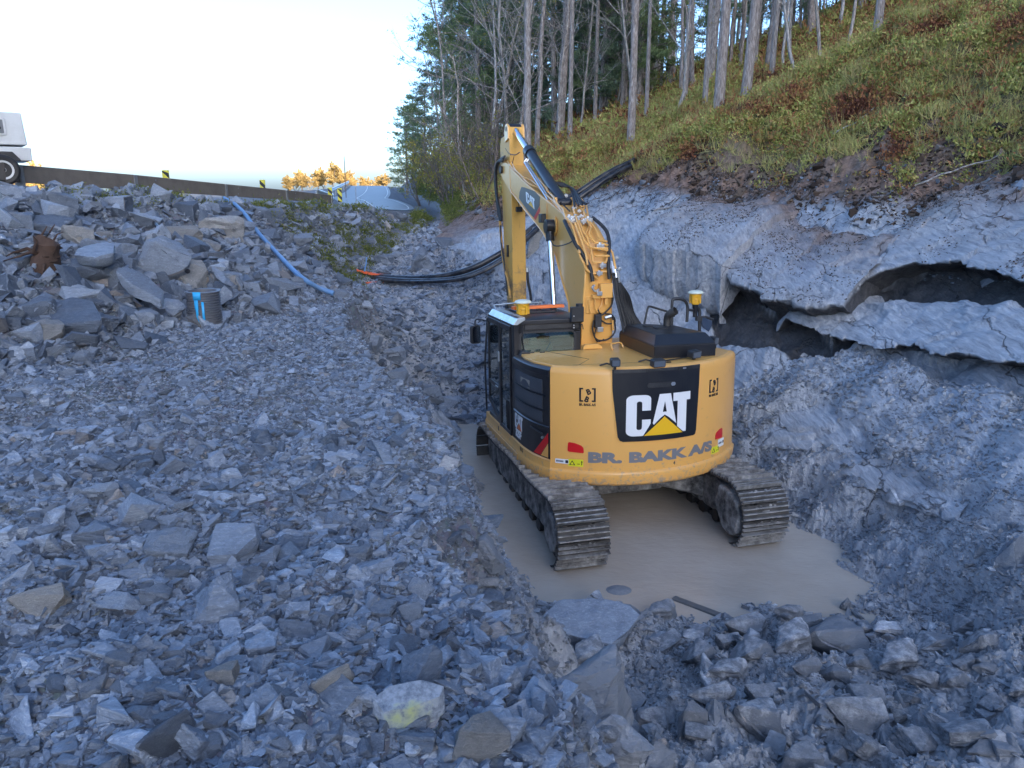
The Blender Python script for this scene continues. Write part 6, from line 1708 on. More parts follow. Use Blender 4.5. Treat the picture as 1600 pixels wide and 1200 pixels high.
# named pine trunks: photo px, base row, distance, trunk radius factor, lean
PT = [
 (825, 236, 25.5, 1.05, 'straight reddish pine trunk behind the tip of the boom', .0), (890, 262, 29, .78, 'slim straight pine trunk just right of the boom', .015),
 (985, 232, 24, 1.0, 'pale straight pine trunk above the black ducts', -.005), (1008, 226, 27, .6, 'thin pale pine trunk beside the one above the ducts', .01),
 (1068, 200, 27, .68, 'slim pine trunk between the pale one and the thickest', .02), (1100, 190, 25, .72, 'slim grey pine trunk left of the thickest', -.01),
 (1122, 182, 21.5, 1.18, 'thickest grey pine trunk with two broken branch stubs', .01), (1164, 158, 21, 1.08, 'thick leaning grey pine trunk right of the thickest', .045),
 (1178, 110, 31, .8, 'shaded trunk just behind the leaning grey one', .0), (1205, 136, 24.5, .7, 'medium pine trunk right of the leaning grey one', .01),
 (1370, 50, 20, .9, 'grey pine trunk standing highest on the slope at right', .01),
 (928, 238, 33, .7, 'brown pine trunk in the group above the engine cover', .01), (946, 215, 36, .85, 'darker brown trunk right of the brown one', .0),
 (970, 215, 34, .72, 'slender trunk left of the pale straight pine', .0), (977, 200, 38, .8, 'slender brown trunk almost touching the pale straight pine', .005),
 (1030, 200, 38, .6, 'far thin trunk between the two pale pines', .0),
]
for k, (px, py, t, rr_, lab, ln) in enumerate(PT):
    x, y = at(px, py, t)
    o = tree(('pine', k % 4), x, y, random.uniform(.92, 1.1), lab, 'pine tree', 'tall pines on the crest', (random.gauss(0, .006), ln), None, None, rr_ * .64)
for k, (px, py, t, lab) in enumerate([(1258, 118, 22, 'thin white birch leaning left high on the crest'), (1292, 98, 23, 'slim mottled birch next to the leaning white one'), (1228, 120, 26, 'thin birch stem left of the leaning white birch'),
        (1040, 215, 25, 'forked bare birch spreading like a fan above the ducts'), (1320, 80, 24, 'crooked thin birch near the highest pine'), (868, 210, 30, 'crooked birch behind the boom'), (905, 195, 33, 'pale birch with a bent stem above the boom')]):
    x, y = at(px, py, t); tree(('birch', k % 4), x, y, random.uniform(.8, 1.0), lab, 'birch tree', 'bare birches among the pines', (random.gauss(0, .05), random.gauss(0, .06)), None, None, .7)
# filling the wood behind
rg = random.Random(5)
n = 0
for i in range(420):
    px = rg.uniform(690, 1420); t = rg.uniform(30, 78)
    x = (px - 800) / FOC * t; y = t * 1.0
    kx = np.interp(y, _BL[iK][:, 0], _BL[iK][:, 1])
    if x < kx - 1.5 + (y - 30) * .03: continue
    if n > 150: break
    n += 1
    r_ = rg.random()
    if r_ < .48: key, nm, ct, g, s, sw = ('thin', rg.randrange(4)), 'thin dead-twigged pole in the shaded wood', 'pine tree', 'thin poles deep in the wood', rg.uniform(.8, 1.15), rg.uniform(.8, 1.4)
    elif r_ < .60: key, nm, ct, g, s, sw = ('bushy', rg.randrange(4)), 'dark bushy conifer deep in the shaded wood', 'conifer', 'dark conifers deep in the wood', rg.uniform(.75, 1.3), rg.uniform(.9, 1.3)
    elif r_ < .84: key, nm, ct, g, s, sw = ('pine', rg.randrange(4)), 'shaded pine pole deep in the wood', 'pine tree', 'pine poles deep in the wood', rg.uniform(.8, 1.05), rg.uniform(.7, 1.0)
    else: key, nm, ct, g, s, sw = ('birch', rg.randrange(4)), 'grey bare birch deep in the wood', 'birch tree', 'bare birches deep in the wood', rg.uniform(.7, 1.0), rg.uniform(.7, 1.1)
    tree(key, x, y, s, nm, ct, g, (rg.gauss(0, .03), rg.gauss(0, .03)), None, None, sw)
# wood edge left of the boom, stepping down toward the far road bend
EDGE = [
 (('bushy', 0), 775, 44, 1.45, 'tall dark pine at the wood edge behind the stick', 'pine tree'), (('bushy', 1), 752, 41, 1.15, 'ragged pine at the wood edge with crown against the sky', 'pine tree'),
 (('bushy', 2), 722, 50, 1.05, 'leaning ragged pine at the outer wood edge', 'pine tree'), (('bushy', 3), 698, 55, .92, 'blue-green pine low at the outer wood edge', 'pine tree'),
 (('bushy', 0), 670, 58, .66, 'small dense pine near the far rocky bank', 'pine tree'), (('bushy', 1), 641, 72, .70, 'last dark conifer before the road bend', 'pine tree'),
 (('bushy', 3), 652, 84, .82, 'conifer half hidden behind the last dark one', 'pine tree'), (('bushy', 2), 800, 48, 1.4, 'dark pine filling the gap left of the tallest trunk', 'pine tree'),
 (('bushy', 1), 850, 50, 1.4, 'dark pine behind the head of the stick', 'pine tree'), (('bushy', 3), 765, 58, 1.3, 'second rank pine in the middle of the wood edge', 'pine tree'),
 (('birch', 1), 742, 36, 1.0, 'bare birch with a crooked pale stem at the wood edge', 'birch tree'), (('birch', 0), 722, 38, .92, 'bare twiggy birch leaning out toward the road', 'birch tree'),
 (('birch', 3), 765, 33, .95, 'thin birch left of the stick', 'birch tree'), (('birch', 2), 700, 46, .85, 'small bare birch among blue-green pines', 'birch tree'), (('birch', 0), 785, 31, .95, 'bare birch right behind the hoses of the stick', 'birch tree'),
 (('birch', 1), 755, 45, 1.1, 'high fine-twigged birch against the sky', 'birch tree'), (('birch', 2), 735, 31, .7, 'low bare birch above the soil slope', 'birch tree'), (('birch', 3), 712, 41, .75, 'grey bare birch at the foot of the outer pines', 'birch tree'), (('birch', 0), 805, 36, 1.1, 'bare birch beside the straight reddish trunk', 'birch tree'),
]
for k, (key, px, t, s, lab, ct) in enumerate(EDGE):
    x = (px - 800) / FOC * t; y = t
    tree(key, x, y, s, lab, ct, None, (random.gauss(0, .02), random.gauss(0, .04)))
SH = [(1, 680, 52), (2, 665, 48), (1, 695, 44), (0, 700, 40), (1, 718, 37), (3, 730, 34), (0, 712, 33), (2, 735, 29.5), (1, 750, 28.5), (0, 760, 27.5), (3, 745, 32), (0, 775, 28.5), (1, 680, 60), (0, 660, 58), (3, 690, 48), (0, 726, 42), (2, 705, 36), (3, 770, 31), (0, 740, 36), (3, 785, 29), (0, 752, 38), (3, 716, 45), (0, 730, 39), (3, 760, 35)]
for k, (v, px, t) in enumerate(SH):
    x = (px - 800) / FOC * t; y = t
    lab = ['grey leafless bush at the wood edge', 'yellow-green leafy bush at the wood edge', 'sparse yellowing bush at the wood edge', 'twiggy leafless thicket at the wood edge'][v]
    tree(('shrub', v), x, y, random.uniform(.7, 1.15), lab, 'bush', 'bushes at the wood edge', (0, 0))
# sunlit trees far beyond the road
for k, (px, t, s) in enumerate([(462, 150, .5), (472, 160, .62), (483, 170, .66), (495, 155, .52), (506, 165, .60), (517, 170, .74), (528, 160, .78), (540, 170, .72), (551, 160, .55), (563, 180, .5), (575, 170, .42), (588, 190, .5), (600, 180, .5), (611, 165, .52)]):
    x = (px - 800) / FOC * t
    tree(('golden', k % 2), x, t, s, ['outermost left', 'second', 'third', 'fourth', 'fifth', 'middle left', 'tallest', 'middle right', 'ninth', 'fifth from the right', 'fourth from the right', 'third from the right', 'second from the right', 'outermost right'][k] + ' small sunlit orange tree on the skyline beyond the road', 'tree', 'sunlit trees on the skyline', (0, 0), None, min(H(x, t), .5), s * 1.25)
for k, (px, t, s) in enumerate([(52, 95, .75), (68, 92, .85), (84, 98, .75), (98, 102, .55)]):
    x = (px - 800) / FOC * t
    tree(('golden', k % 2), x, t, s, ['sunlit golden tree top left of the group behind the trailer', 'tallest sunlit golden tree top behind the trailer', 'sunlit golden tree top right of the tallest one', 'lowest sunlit golden tree top behind the barrier'][k], 'tree', 'golden trees behind the barrier', (0, 0), None, H(x, t) - .2)

# ground cover on the slope
def tuft(seed, n, r, h, L, W, spread):
    g = np.random.default_rng(seed); c = g.normal(0, 1, (n, 3)) * [r * .5, r * .5, 0]; c[:, 2] = np.abs(g.normal(0, h * .5, n)) * np.exp(-(c[:, 0] ** 2 + c[:, 1] ** 2) / (r * r))
    P = blades(g, c, np.tile([0, 0, .8], (n, 1)) + c * [2, 2, 0], L, W, spread)
    return (P.reshape(-1, 3), np.arange(n * 3).reshape(n, 3))
HE = [tuft(300 + k, 42, .24, .17, .065, .035, .8) for k in range(8)]
GR = [tuft(330 + k, 26, .12, .04, .26, .012, .42) for k in range(6)]
def vegscatter(protos, seed, n, xr, yr, mask, s0, s1, name, mat, label, tilt=.25):
    g = np.random.default_rng(seed); S_ = Scatter(protos, seed)
    x = g.uniform(*xr, n); y = g.uniform(*yr, n); k = (np.abs(x) < y * .80 + 2); x, y = x[k], y[k]
    z, s, m = surf(x, y); ok, d = visible(x, y, z, .12)
    ok &= g.uniform(0, 1, len(x)) < mask(x, y, z, s, m)
    x, y, z, d = x[ok], y[ok], z[ok], d[ok]
    sz = g.uniform(s0, s1, len(x)) * (1 + np.clip(d - 18, 0, 60) * .02)
    S_.add(x, y, z, sz, tilt, flat=g.uniform(.7, 1.3, len(x))); print(name, len(x))
    return tag(S_.build(name, mat), label, None, None, 'stuff')
patch = lambda x, y: sst(.45, .58, fbm(x * .75 + 2, y * .75 + 50, 4, .6))
def m_he(x, y, z, s, m):
    edge = sst(iJ + .08, iJ + .34, s + (fbm(x * 1.1 + 3, y * 1.1, 3) - .5) * .42) * (1 - sst(iM - .9, iM - .6, s))
    return edge * (.22 + .78 * np.maximum(patch(x, y), sst(iJ + .75, iJ + .95, s))) * (s > iJ)
vegscatter(HE, 21, 60000, (-3, 16), (9, 32), lambda *a: m_he(*a) * .9, .75, 1.5, 'ground_cover', HEATH, 'green and rusty bilberry and heather covering the slope')
vegscatter(HE, 22, 30000, (-8, 30), (26, 62), lambda *a: m_he(*a) * .55, 1.2, 2.4, 'ground_cover', HEATH, 'green undergrowth on the forest floor behind the crest')
vegscatter(GR, 23, 26000, (-3, 16), (9, 32), lambda x, y, z, s, m: sst(iJ + .05, iJ + .2, s) * (1 - patch(x, y)) * .55 * (s < iL), .9, 1.7, 'grass', GRASS, 'tufts of dry pale grass between the heather')
def m_moss(x, y, z, s, m): return ((s > iD - .3) & (s < iG) & (y > 18.5) & (y < 34)) * sst(.40, .52, fbm(x * 1.2, y * 1.2 + 9, 3)) * flatok(x, y) + ((s > iH + .3) & (s < iJ + .1) & (y > 27) & (y < 60)) * .7 + ((s > iD - .1) & (s < iD + .12) & (y > 12) & (y < 28)) * .35
MOSS = m_leaf('moss', [(.08, .085, .03), (.12, .15, .035), (.20, .21, .06), (.24, .21, .08)], .8, 1.2)
vegscatter(HE, 24, 60000, (-9, 1), (12, 60), lambda *a: m_moss(*a) * .5, .45, .95, 'moss', MOSS, 'moss and low grass on the old rubble by the road')
# brown fringe of roots and torn turf along the rock edge
g = np.random.default_rng(77); tb = TB(); cnt = 0
while cnt < 900:
    y0 = g.uniform(9, 28, 1); x0 = np.interp(y0, _BL[iJ][:, 0], _BL[iJ][:, 1]) + g.normal(.15, .45, 1)
    z0 = surf(x0, y0)[0]; ok, d = visible(x0, y0, z0)
    if not ok[0]: continue
    cnt += 1
    L = g.uniform(.12, .55); dirv = unit(np.array([-.835, -.55, -.55]) + g.normal(0, .5, 3)); p = np.array([x0[0], y0[0], z0[0] + .06])
    s = np.linspace(0, 1, 5)[:, None]; P = p + dirv * L * s + np.cumsum(g.normal(0, .03, (5, 3)), 0)
    P[:, 2] = np.maximum(P[:, 2], surf(P[:, 0], P[:, 1])[0] + .01)
    tb.tube(P, np.linspace(g.uniform(.004, .013), .003, 5), 3)
tag(link('roots', tb.mesh('roots'), None, ROOT), 'torn brown roots hanging over the top of the rock wall', None, None, 'stuff')
SOIL = NT('soil crumbs'); _v = SOIL.pos('world'); _r = SOIL.island()
SOIL.set(SOIL.ramp(_r, [(0, (.022, .014, .01)), (.5, (.065, .042, .03)), (.85, (.12, .085, .06)), (1, (.2, .17, .15))]), .95)
sc = Scatter(PROTO, 31)
scatter_zone(sc, (-4, 13), (8, 30), lambda x, y, z, s, m: sst(iJ - .12, iJ + .02, s) * (1 - sst(iJ + .22, iJ + .5, s)) * sst(.35, .55, fbm(x * 1.3, y * 1.3, 3)), [(.045, .35), (.08, .35), (.15, .25), (.26, .12)], 2.4, .5, .1, 33)
tag(sc.build('soil_clods', SOIL.m), 'dark soil clods and torn turf along the rock edge', None, None, 'stuff')
sc = Scatter(PROTO, 35)
# thin spill of brown crumbs on the upper ledge
gg = np.random.default_rng(36); n_ = 60000; x = gg.uniform(2, 10, n_); y = gg.uniform(9, 22, n_); z, s, m = surf(x, y)
# keep to the ledge tops: height sampled from the ledge meshes with a ray cast
from mathutils.bvhtree import BVHTree
led = [o for o in bpy.data.objects if o.name.startswith('rock_ledge')][:2]
trees_ = []
for o in led:
    me = o.data; nv = len(me.vertices); co = np.empty(nv * 3, np.float32); me.vertices.foreach_get('co', co)
    nf = len(me.polygons); lv = np.empty(nf * 4, np.int32); me.loops.foreach_get('vertex_index', lv)
    trees_.append(BVHTree.FromPolygons(co.reshape(-1, 3).tolist(), lv.reshape(-1, 4).tolist()))
keep = (gg.uniform(0, 1, n_) < sst(.42, .62, fbm(x * 1.1 + 4, y * 1.1, 4, .6)) * .8) & (s > iH + .3) & (s < iJ + .05)
px_, py_, pz_ = [], [], []
for a_, b_, c_ in zip(x[keep], y[keep], z[keep]):
    for T_ in trees_:
        h_ = T_.ray_cast(Vector((a_, b_, 6)), Vector((0, 0, -1)))
        if h_[0] is not None and h_[1].z > .4 and h_[0].z > c_ + .04: px_.append(a_); py_.append(b_); pz_.append(h_[0].z); break
px_, py_, pz_ = map(np.array, (px_, py_, pz_)); print('spill', len(px_))
sc.add(px_, py_, pz_, gg.uniform(.01, .045, len(px_)), .5)
tag(sc.build('soil_clods', SOIL.m), 'brown soil crumbs spilled over the top of the long rock ledge', None, None, 'stuff')

# ================================================================== ROADSIDE
M_ASPH = NT('asphalt'); _v = M_ASPH.pos('world'); _n = M_ASPH.noise(_v, 3, 6, .7); _n2 = M_ASPH.noise(M_ASPH.pos('world', (1.2, .12, 1), (0, 0, -.15)), 1.2, 4)
M_ASPH.set(M_ASPH.mix(M_ASPH.math('MULTIPLY', _n2, .6), M_ASPH.ramp(_n, [(.3, (.12, .125, .135)), (.7, (.19, .20, .21))]), (.26, .27, .285)), .5); M_ASPH = M_ASPH.m
M_MARK = m_plain('road paint', (.75, .75, .72), .6, 0, .2)
M_BEAM = m_plain('weathered beam', (.17, .145, .12), .8, 0, .4, 2.5, .003, (.09, .08, .07))
M_POST = m_plain('galvanised post', (.30, .31, .32), .5, .6, .2)
M_HOSEB = m_plain('blue hose', (.13, .27, .48), .5, 0, .2, 3)
M_DUCT = m_plain('black duct', (.012, .013, .018), .28, 0, .3, 4)
M_TWHITE = m_plain('white enamel', (.62, .63, .62), .4, 0, .15, 2)
M_ORNG = m_plain('orange duct', (.80, .13, .04), .4, 0, .1)

def ribbon(name, ys, xl, xr, dz, mat, kind='structure', label=None):
    V = []; nX = 8
    for y, a, b in zip(ys, xl, xr):
        for k in range(nX + 1):
            x = a + (b - a) * k / nX; V.append((x, y, H0(x, y) + dz))
    i = np.arange(len(V)).reshape(len(ys), nX + 1)
    F = np.stack([i[:-1, :-1], i[:-1, 1:], i[1:, 1:], i[1:, :-1]], -1).reshape(-1, 4)
    o = link(name, np_mesh(name, V, F, True), None, mat); o['kind'] = kind
    if label: o['label'] = label
    return o
def H0(x, y): return float(base_h(np.array([float(x)]), np.array([float(y)]))[0][0])
ry = np.concatenate([np.linspace(28.5, 60, 50), np.linspace(61, 200, 80)])
RL = np.interp(ry, _BL[iRail][:, 0], _BL[iRail][:, 1]) + .35; RR = np.interp(ry, _BL[iD][:, 0], _BL[iD][:, 1]) - .15
def sm(a, w=21):
    p = np.pad(a, w // 2, mode='edge'); q = np.convolve(p, np.ones(w) / w, 'valid'); return q
RL, RR = sm(RL), sm(RR)
ribbon('road', ry, RL, RR, .03, M_ASPH, label='narrow wet asphalt road rising to a bend')
md = (RL * .55 + RR * .45)
for a, b in ((0, 130),):
    pass
    ribbon('road_marking', ry, RR - .30, RR - .24, .036, M_MARK, label='thin white edge line along the rock side of the road')
ribbon('road_marking', ry[::1], md - .04, md + .04, .036, M_MARK, label='white line in the middle of the road')

# dark barrier beam on posts along the top of the slope
RX = lambda y: float(np.interp(y, _BL[iRail][:, 0], _BL[iRail][:, 1]))
BT = empty('barrier', (-8.9, 13.5, 0)); tag(BT, 'long dark brown beam barrier along the top of the rubble slope', 'road barrier')
def beam_pt(px, py, t): d = ray(px, py); return Vector(d * t)
tops = [(-60, 246, 12.3), (30, 257.5, 13.8), (210, 273, 16.7), (352, 287.5, 20.5), (447, 297, 24.2), (518, 305, 28.5)]
bots = [(-60, 274, 12.3), (30, 285, 13.8), (210, 297, 16.7), (352, 306, 20.5), (447, 312.5, 24.2), (518, 318, 28.5)]
Tp = [beam_pt(*q) for q in tops]; Bp = [beam_pt(*q) for q in bots]
for i in range(len(Tp) - 1):
    a, b, c, d = Tp[i], Tp[i + 1], Bp[i + 1], Bp[i]
    nrm = Vector((-(b - a).y, (b - a).x, 0)).normalized() * .07
    gap = (b - a).normalized() * .012
    m = MB()
    m.add([tuple(v) for v in (a + gap, b - gap, c - gap, d + gap, a + gap + nrm, b - gap + nrm, c - gap + nrm, d + gap + nrm)], [(3, 2, 1, 0), (4, 5, 6, 7), (0, 1, 5, 4), (1, 2, 6, 5), (2, 3, 7, 6), (3, 0, 4, 7)])
    o = m.build('beam', M_BEAM, None, .012); o.parent = BT; o.matrix_parent_inverse = Matrix.Translation(BT.location).inverted()
for i in (1, 2, 3, 4, 5):
    a, d = Tp[i], Bp[i]; m = MB(); t_ = (Tp[i] - Tp[i - 1]).normalized(); nrm = Vector((-t_.y, t_.x, 0))
    g_ = H(a.x, a.y); 
    M = Matrix.Translation((a.x, a.y, 0)) @ Matrix.Rotation(math.atan2(t_.y, t_.x), 4, 'Z')
    m.box(-.05, .05, -.035, -.005, min(g_, d.z) - .4, a.z - .01, M); m.box(-.05, -.04, -.02, .10, min(g_, d.z) - .4, d.z, M)
    o = m.build('post', M_POST, None, .004); o.parent = BT; o.matrix_parent_inverse = Matrix.Translation(BT.location).inverted()
    for dz_ in (.25, .75):
        p = a.lerp(d, dz_) + t_ * .7; m = MB(); m.cyl(p - nrm * .012, p + nrm * .0, .018, 8); o = m.build('bolt', M_POST, None); o.parent = BT; o.matrix_parent_inverse = Matrix.Translation(BT.location).inverted()

# galvanised guard rail following the road bend
m = MB(); ys = np.concatenate([np.arange(28.5, 60, 1.0), np.arange(60, 110, 2.5)])
pr = []
vs, fs = [], []
for y in ys:
    x = RX(y) - .1; z = H0(x, y)
    for (o_, h_) in ((0, .50), (.05, .54), (.05, .58), (0, .62), (.0, .66), (.05, .70), (.05, .74), (0, .78)):
        vs.append((x + o_, y, z + h_))
for i in range(len(ys) - 1):
    for k in range(7): fs.append((i * 8 + k, i * 8 + k + 1, (i + 1) * 8 + k + 1, (i + 1) * 8 + k))
GR_ = empty('guard_rail', (RX(30), 30, H0(RX(30), 30))); tag(GR_, 'galvanised steel guard rail curving along the far road', 'guard rail')
def par(o, p): o.parent = p; o.matrix_parent_inverse = Matrix.Translation(p.location).inverted()
m.add(vs, fs); o = m.build('rail', M_GALV, None); s_ = o.modifiers.new('s', 'SOLIDIFY'); s_.thickness = .02; par(o, GR_)
for y in np.arange(30, 106, 4):
    x = RX(y) - .16; z = H0(x, y); m = MB(); m.box(x - .04, x + .04, y - .04, y + .04, z - .3, z + .72); par(m.build('post', M_POST, None), GR_)

# chevron marker boards
def marker(px, pyt, pyb, t, label, whole=True):
    top, bot = beam_pt(px, pyt, t), beam_pt(px, pyb, t); h = top.z - bot.z; w = .16
    r = empty('marker_board', (bot.x, bot.y, bot.z)); tag(r, label, 'marker board', 'striped marker boards behind the barrier')
    m = MB(); m.box(-w / 2, w / 2, -.012, .012, 0, h); b_ = m.build('board', m_plain('marker yellow', (.60, .54, .05), .5, 0, .05), r)
    st = MB(); k = 0; sp = .26; z = -.2
    while z < h:
        pts = [(-w / 2, z + .16), (w / 2, z), (w / 2, z + .12), (-w / 2, z + .28)]
        pts = [(x, min(max(zz, .005), h - .005)) for x, zz in pts]
        if abs(pts[0][1] - pts[3][1]) + abs(pts[1][1] - pts[2][1]) > .02: st.prism(pts, -.0145, -.0125, 'y')
        z += sp
    st.build('stripes', M_BLK, b_)
    m = MB(); m.cyl((0, .03, -.9), (0, .03, h * .8), .025, 8); m.build('pole', M_POST, r)
marker(260, 266, 283, 18.5, 'marker board behind the barrier, nearest the trailer')
marker(411, 281, 299, 23.5, 'marker board behind the barrier, middle one')
marker(516, 293, 307, 29, 'marker board just at the right end of the barrier')
marker(531.5, 294, 316, 28, 'marker board free standing right of the barrier end')
# thin pole and far pole
p = beam_pt(540, 292, 60); m = MB(); m.tube([(p.x, p.y, p.z - 2), (p.x, p.y, p.z + 2.3)], .03, 6); tag(m.build('pole', M_BARKD if 'M_BARKD' in globals() else BARK_DARK, None), 'thin tall pole standing beyond the guard rail', 'pole')
p = beam_pt(557, 322, 30); m = MB(); m.tube([(p.x, p.y, p.z - .3), (p.x, p.y, p.z + .8)], .012, 6); tag(m.build('stake', M_POST, None), 'thin marker stake at the edge of the road', 'stake')

# white compressor trailer at the left edge
TR = empty('trailer', (float(ray(8, 290)[0] * 13.6), float(ray(8, 290)[1] * 13.6), 0)); tag(TR, 'white box-shaped equipment trailer cut off by the left edge of the photo', 'trailer')
o0 = beam_pt(8, 290, 13.6)              # bottom of the wheel
zr = o0.z; X_ = o0.x; Y_ = o0.y
k = 13.6 / FOC
m = MB(); m.prism([(X_ - 1.9, zr + .83), (X_ - 1.9, zr + 1.30), (X_ + .41, zr + 1.25), (X_ + .44, zr + .70), (X_ - 1.8, zr + .70)], Y_ + .05, Y_ + 1.3, 'y'); par(m.build('housing', M_TWHITE, None, .02), TR)
m = MB(); m.prism([(X_ - 1.9, zr + .43), (X_ + .47, zr + .43), (X_ + .48, zr + .66), (X_ - 1.9, zr + .70)], Y_ - .02, Y_ + 1.35, 'y'); CH_ = m.build('lower_body', M_TWHITE, None, .015); par(CH_, TR)
m = MB(); m.prism([(X_ - .34, zr + .50), (X_ - .26, zr + .58), (X_ + .18, zr + .58), (X_ + .28, zr + .46), (X_ + .30, zr + .42), (X_ - .36, zr + .42)], Y_ - .09, Y_ - .02, 'y'); par(m.build('mudguard', M_PLB, None, .01), TR)
m = MB(); m.prism(rr(X_ - .24, X_ + .15, zr + .86, zr + 1.15, .03), Y_ + .02, Y_ + .05, 'y'); pn_ = m.build('control_panel', M_TWHITE, None, .008); par(pn_, TR)
m = MB(); m.prism(rr(X_ - .20, X_ + .11, zr + .89, zr + 1.12, .015), Y_ + .012, Y_ + .02, 'y'); f_ = m.build('panel_face', m_plain('panel grey', (.16, .17, .18), .4), None); par(f_, TR)
m = MB()
for gx, gz in ((-.12, 1.05), (-.02, 1.05), (.05, .98), (-.1, .95)): m.cyl((X_ + gx, Y_ + .012, zr + gz), (X_ + gx, Y_ + .004, zr + gz), .026, 12)
par(m.build('dials', M_BLK, None), TR)
W_ = Matrix.Translation((X_, Y_ - .12, zr + .265)) @ Matrix.Rotation(math.pi / 2, 4, 'X')
m = MB(); m.lathe([(.14, -.07), (.22, -.08), (.255, -.055), (.262, -.02), (.262, .02), (.255, .055), (.22, .08), (.14, .07)], 32, W_); wh = m.build('wheel', M_RUB, None); par(wh, TR)
m = MB(); m.lathe([(.165, .05), (.16, .085), (.13, .075), (.11, .045), (.05, .05), (.045, .07), (.0, .07)], 24, W_); m.build('rim', M_TWHITE, wh)
m = MB(); m.lathe([(.032, .06), (.03, .085), (.01, .09)], 12, W_); m.build('hub_cap', M_BLK, wh)
TR.rotation_euler = (0, 0, rad(37))

# ---------------------------------------------------------------- hoses, ducts, pipes
def ground_path(pts, r, sub=5, lift=.0):
    P = []
    for q in pts:
        p, t = hit(q[0], q[1]); P.append(Vector((p.x, p.y, p.z + r + lift + (q[2] if len(q) > 2 else 0))))
    return P
P = ground_path([(351, 318, .06), (368, 332, .1), (385, 352, .12), (405, 378, .12), (428, 404, .12), (445, 424, .12), (462, 442, .12), (478, 453, .1), (500, 464, .08), (522, 471, .04)], .05)
m = MB(); m.tube(spline(P, 8), .040, 10); tag(m.build('hose', M_HOSEB, None), 'bright blue hose running down the rubble slope', 'hose')
P = ground_path([(238, 356, .1), (252, 376, .12), (268, 402, .14), (283, 425, .12), (296, 452, .2)], .03)
m = MB(); m.tube(spline(P, 8), .034, 8); tag(m.build('cable', M_DUCT, None), 'black cable sloping down to the corrugated pipe', 'cable')
P = ground_path([(160, 481, .03), (200, 480, .03), (242, 479, .03)], .05)
m = MB(); m.tube(P, .055, 12, False); o = m.build('pipe', M_DUCT, None); s_ = o.modifiers.new('s', 'SOLIDIFY'); s_.thickness = .008; tag(o, 'short black pipe end lying among the rocks', 'pipe')
# corrugated pipe standing on end
pb, tt = hit(320, 511); rp = 26 / FOC * tt; hh = 52 / FOC * tt
CP = empty('corrugated_pipe', (pb.x, pb.y + rp * .2, pb.z + .02)); tag(CP, 'short black corrugated pipe standing on end with blue tape', 'pipe')
m = MB(); prof = []; nz = 14
for i in range(nz):
    z = hh * i / nz; dz_ = hh / nz
    prof += [(rp * .90, z), (rp * .90, z + dz_ * .35), (rp * 1.0, z + dz_ * .5), (rp * 1.0, z + dz_ * .85)]
prof += [(rp * .92, hh), (rp * .82, hh), (rp * .80, 0)]
m.lathe(prof, 40); m.build('shell', m_plain('corrugated black', (.12, .13, .155), .4, 0, .3, 6), CP)
M_TAPE = m_plain('blue tape', (.02, .38, .75), .45, 0, .1)
def tape(pts2, r): # (angle deg, z)
    V = []; 
    for a_, z_ in pts2: V.append((r * math.sin(rad(a_)), -r * math.cos(rad(a_)), z_))
    return V
m = MB()
for a0, a1, z0, z1 in ((-12, 14, hh - .09, hh + .005), (-6, 2, hh * .1, hh - .09), (14, 22, hh * .12, hh * .72), (-9, 4, hh * .5, hh - .09)):
    n_ = 5; v = tape([(a0 + (a1 - a0) * i / n_, z0) for i in range(n_ + 1)] + [(a0 + (a1 - a0) * i / n_, z1) for i in range(n_ + 1)], rp * 1.02)
    m.add(v, [(i, i + 1, n_ + 2 + i, n_ + 1 + i) for i in range(n_)])
o = m.build('tape', M_TAPE, CP); s_ = o.modifiers.new('s', 'SOLIDIFY'); s_.thickness = .004
# black ducts sagging along the pit head and up over the rock edge
D1 = [(556, 428, 21), (600, 433, 20.5), (650, 435, 20), (700, 430, 19.6), (740, 418, 19.4), (775, 400, 19.4), (800, 384, 19.6), (825, 362, 19.8), (850, 342, 20), (885, 315, 20), (920, 290, 20), (955, 268, 20.2), (982, 255, 20.6), (1010, 240, 21.5)]
D2 = [(558, 431, 20.8), (610, 437, 20.2), (660, 439, 19.6), (710, 436, 19.2), (750, 424, 19.0), (785, 405, 19.0), (815, 380, 19.2), (850, 348, 19.6), (890, 320, 19.7), (925, 295, 19.8), (958, 273, 20.0), (985, 260, 20.4)]
D3 = [(560, 433, 20.6), (620, 440, 20), (680, 440, 19), (720, 436, 18.6), (755, 424, 18.5), (790, 404, 18.6), (818, 385, 18.8)]
for D, rD, lab in ((D1, .075, 'upper black plastic duct sweeping up over the rock edge'), (D2, .07, 'lower black plastic duct running beside the upper one'), (D3, .045, 'thin black duct lying in front of the two thick ones')):
    m = MB(); m.tube(spline([beam_pt(*q) for q in D], 8), rD, 12); tag(m.build('duct', M_DUCT, None), lab, 'duct', 'black ducts at the head of the pit')
for k, (pts, lab) in enumerate((([(556, 428), (575, 434), (598, 439), (611, 443), (598, 446), (572, 447)], 'orange duct lying in a hooked bend on the gravel'), ([(558, 430), (590, 438), (606, 441)], 'short orange duct beside the hooked one'))):
    P = ground_path([(a, b, .05) for a, b in pts], .03); m = MB(); m.tube(spline(P, 6), .026, 8); tag(m.build('duct', M_ORNG, None), lab, 'duct')
P = [beam_pt(573, 402, 20.5), beam_pt(572, 412, 20.3), beam_pt(569, 424, 20.2)]; m = MB(); m.tube(P, .02, 6); tag(m.build('hose', M_HOSEB, None), 'short thin blue hose end at the left end of the ducts', 'hose')
# far ducts climbing under the trees
m = MB(); m.tube(spline([beam_pt(1010, 238, 21.5), beam_pt(1030, 226, 22.5), beam_pt(1060, 208, 23)], 6), .07, 10); tag(m.build('duct', M_DUCT, None), 'end of a black duct showing at the foot of the pines', 'duct')
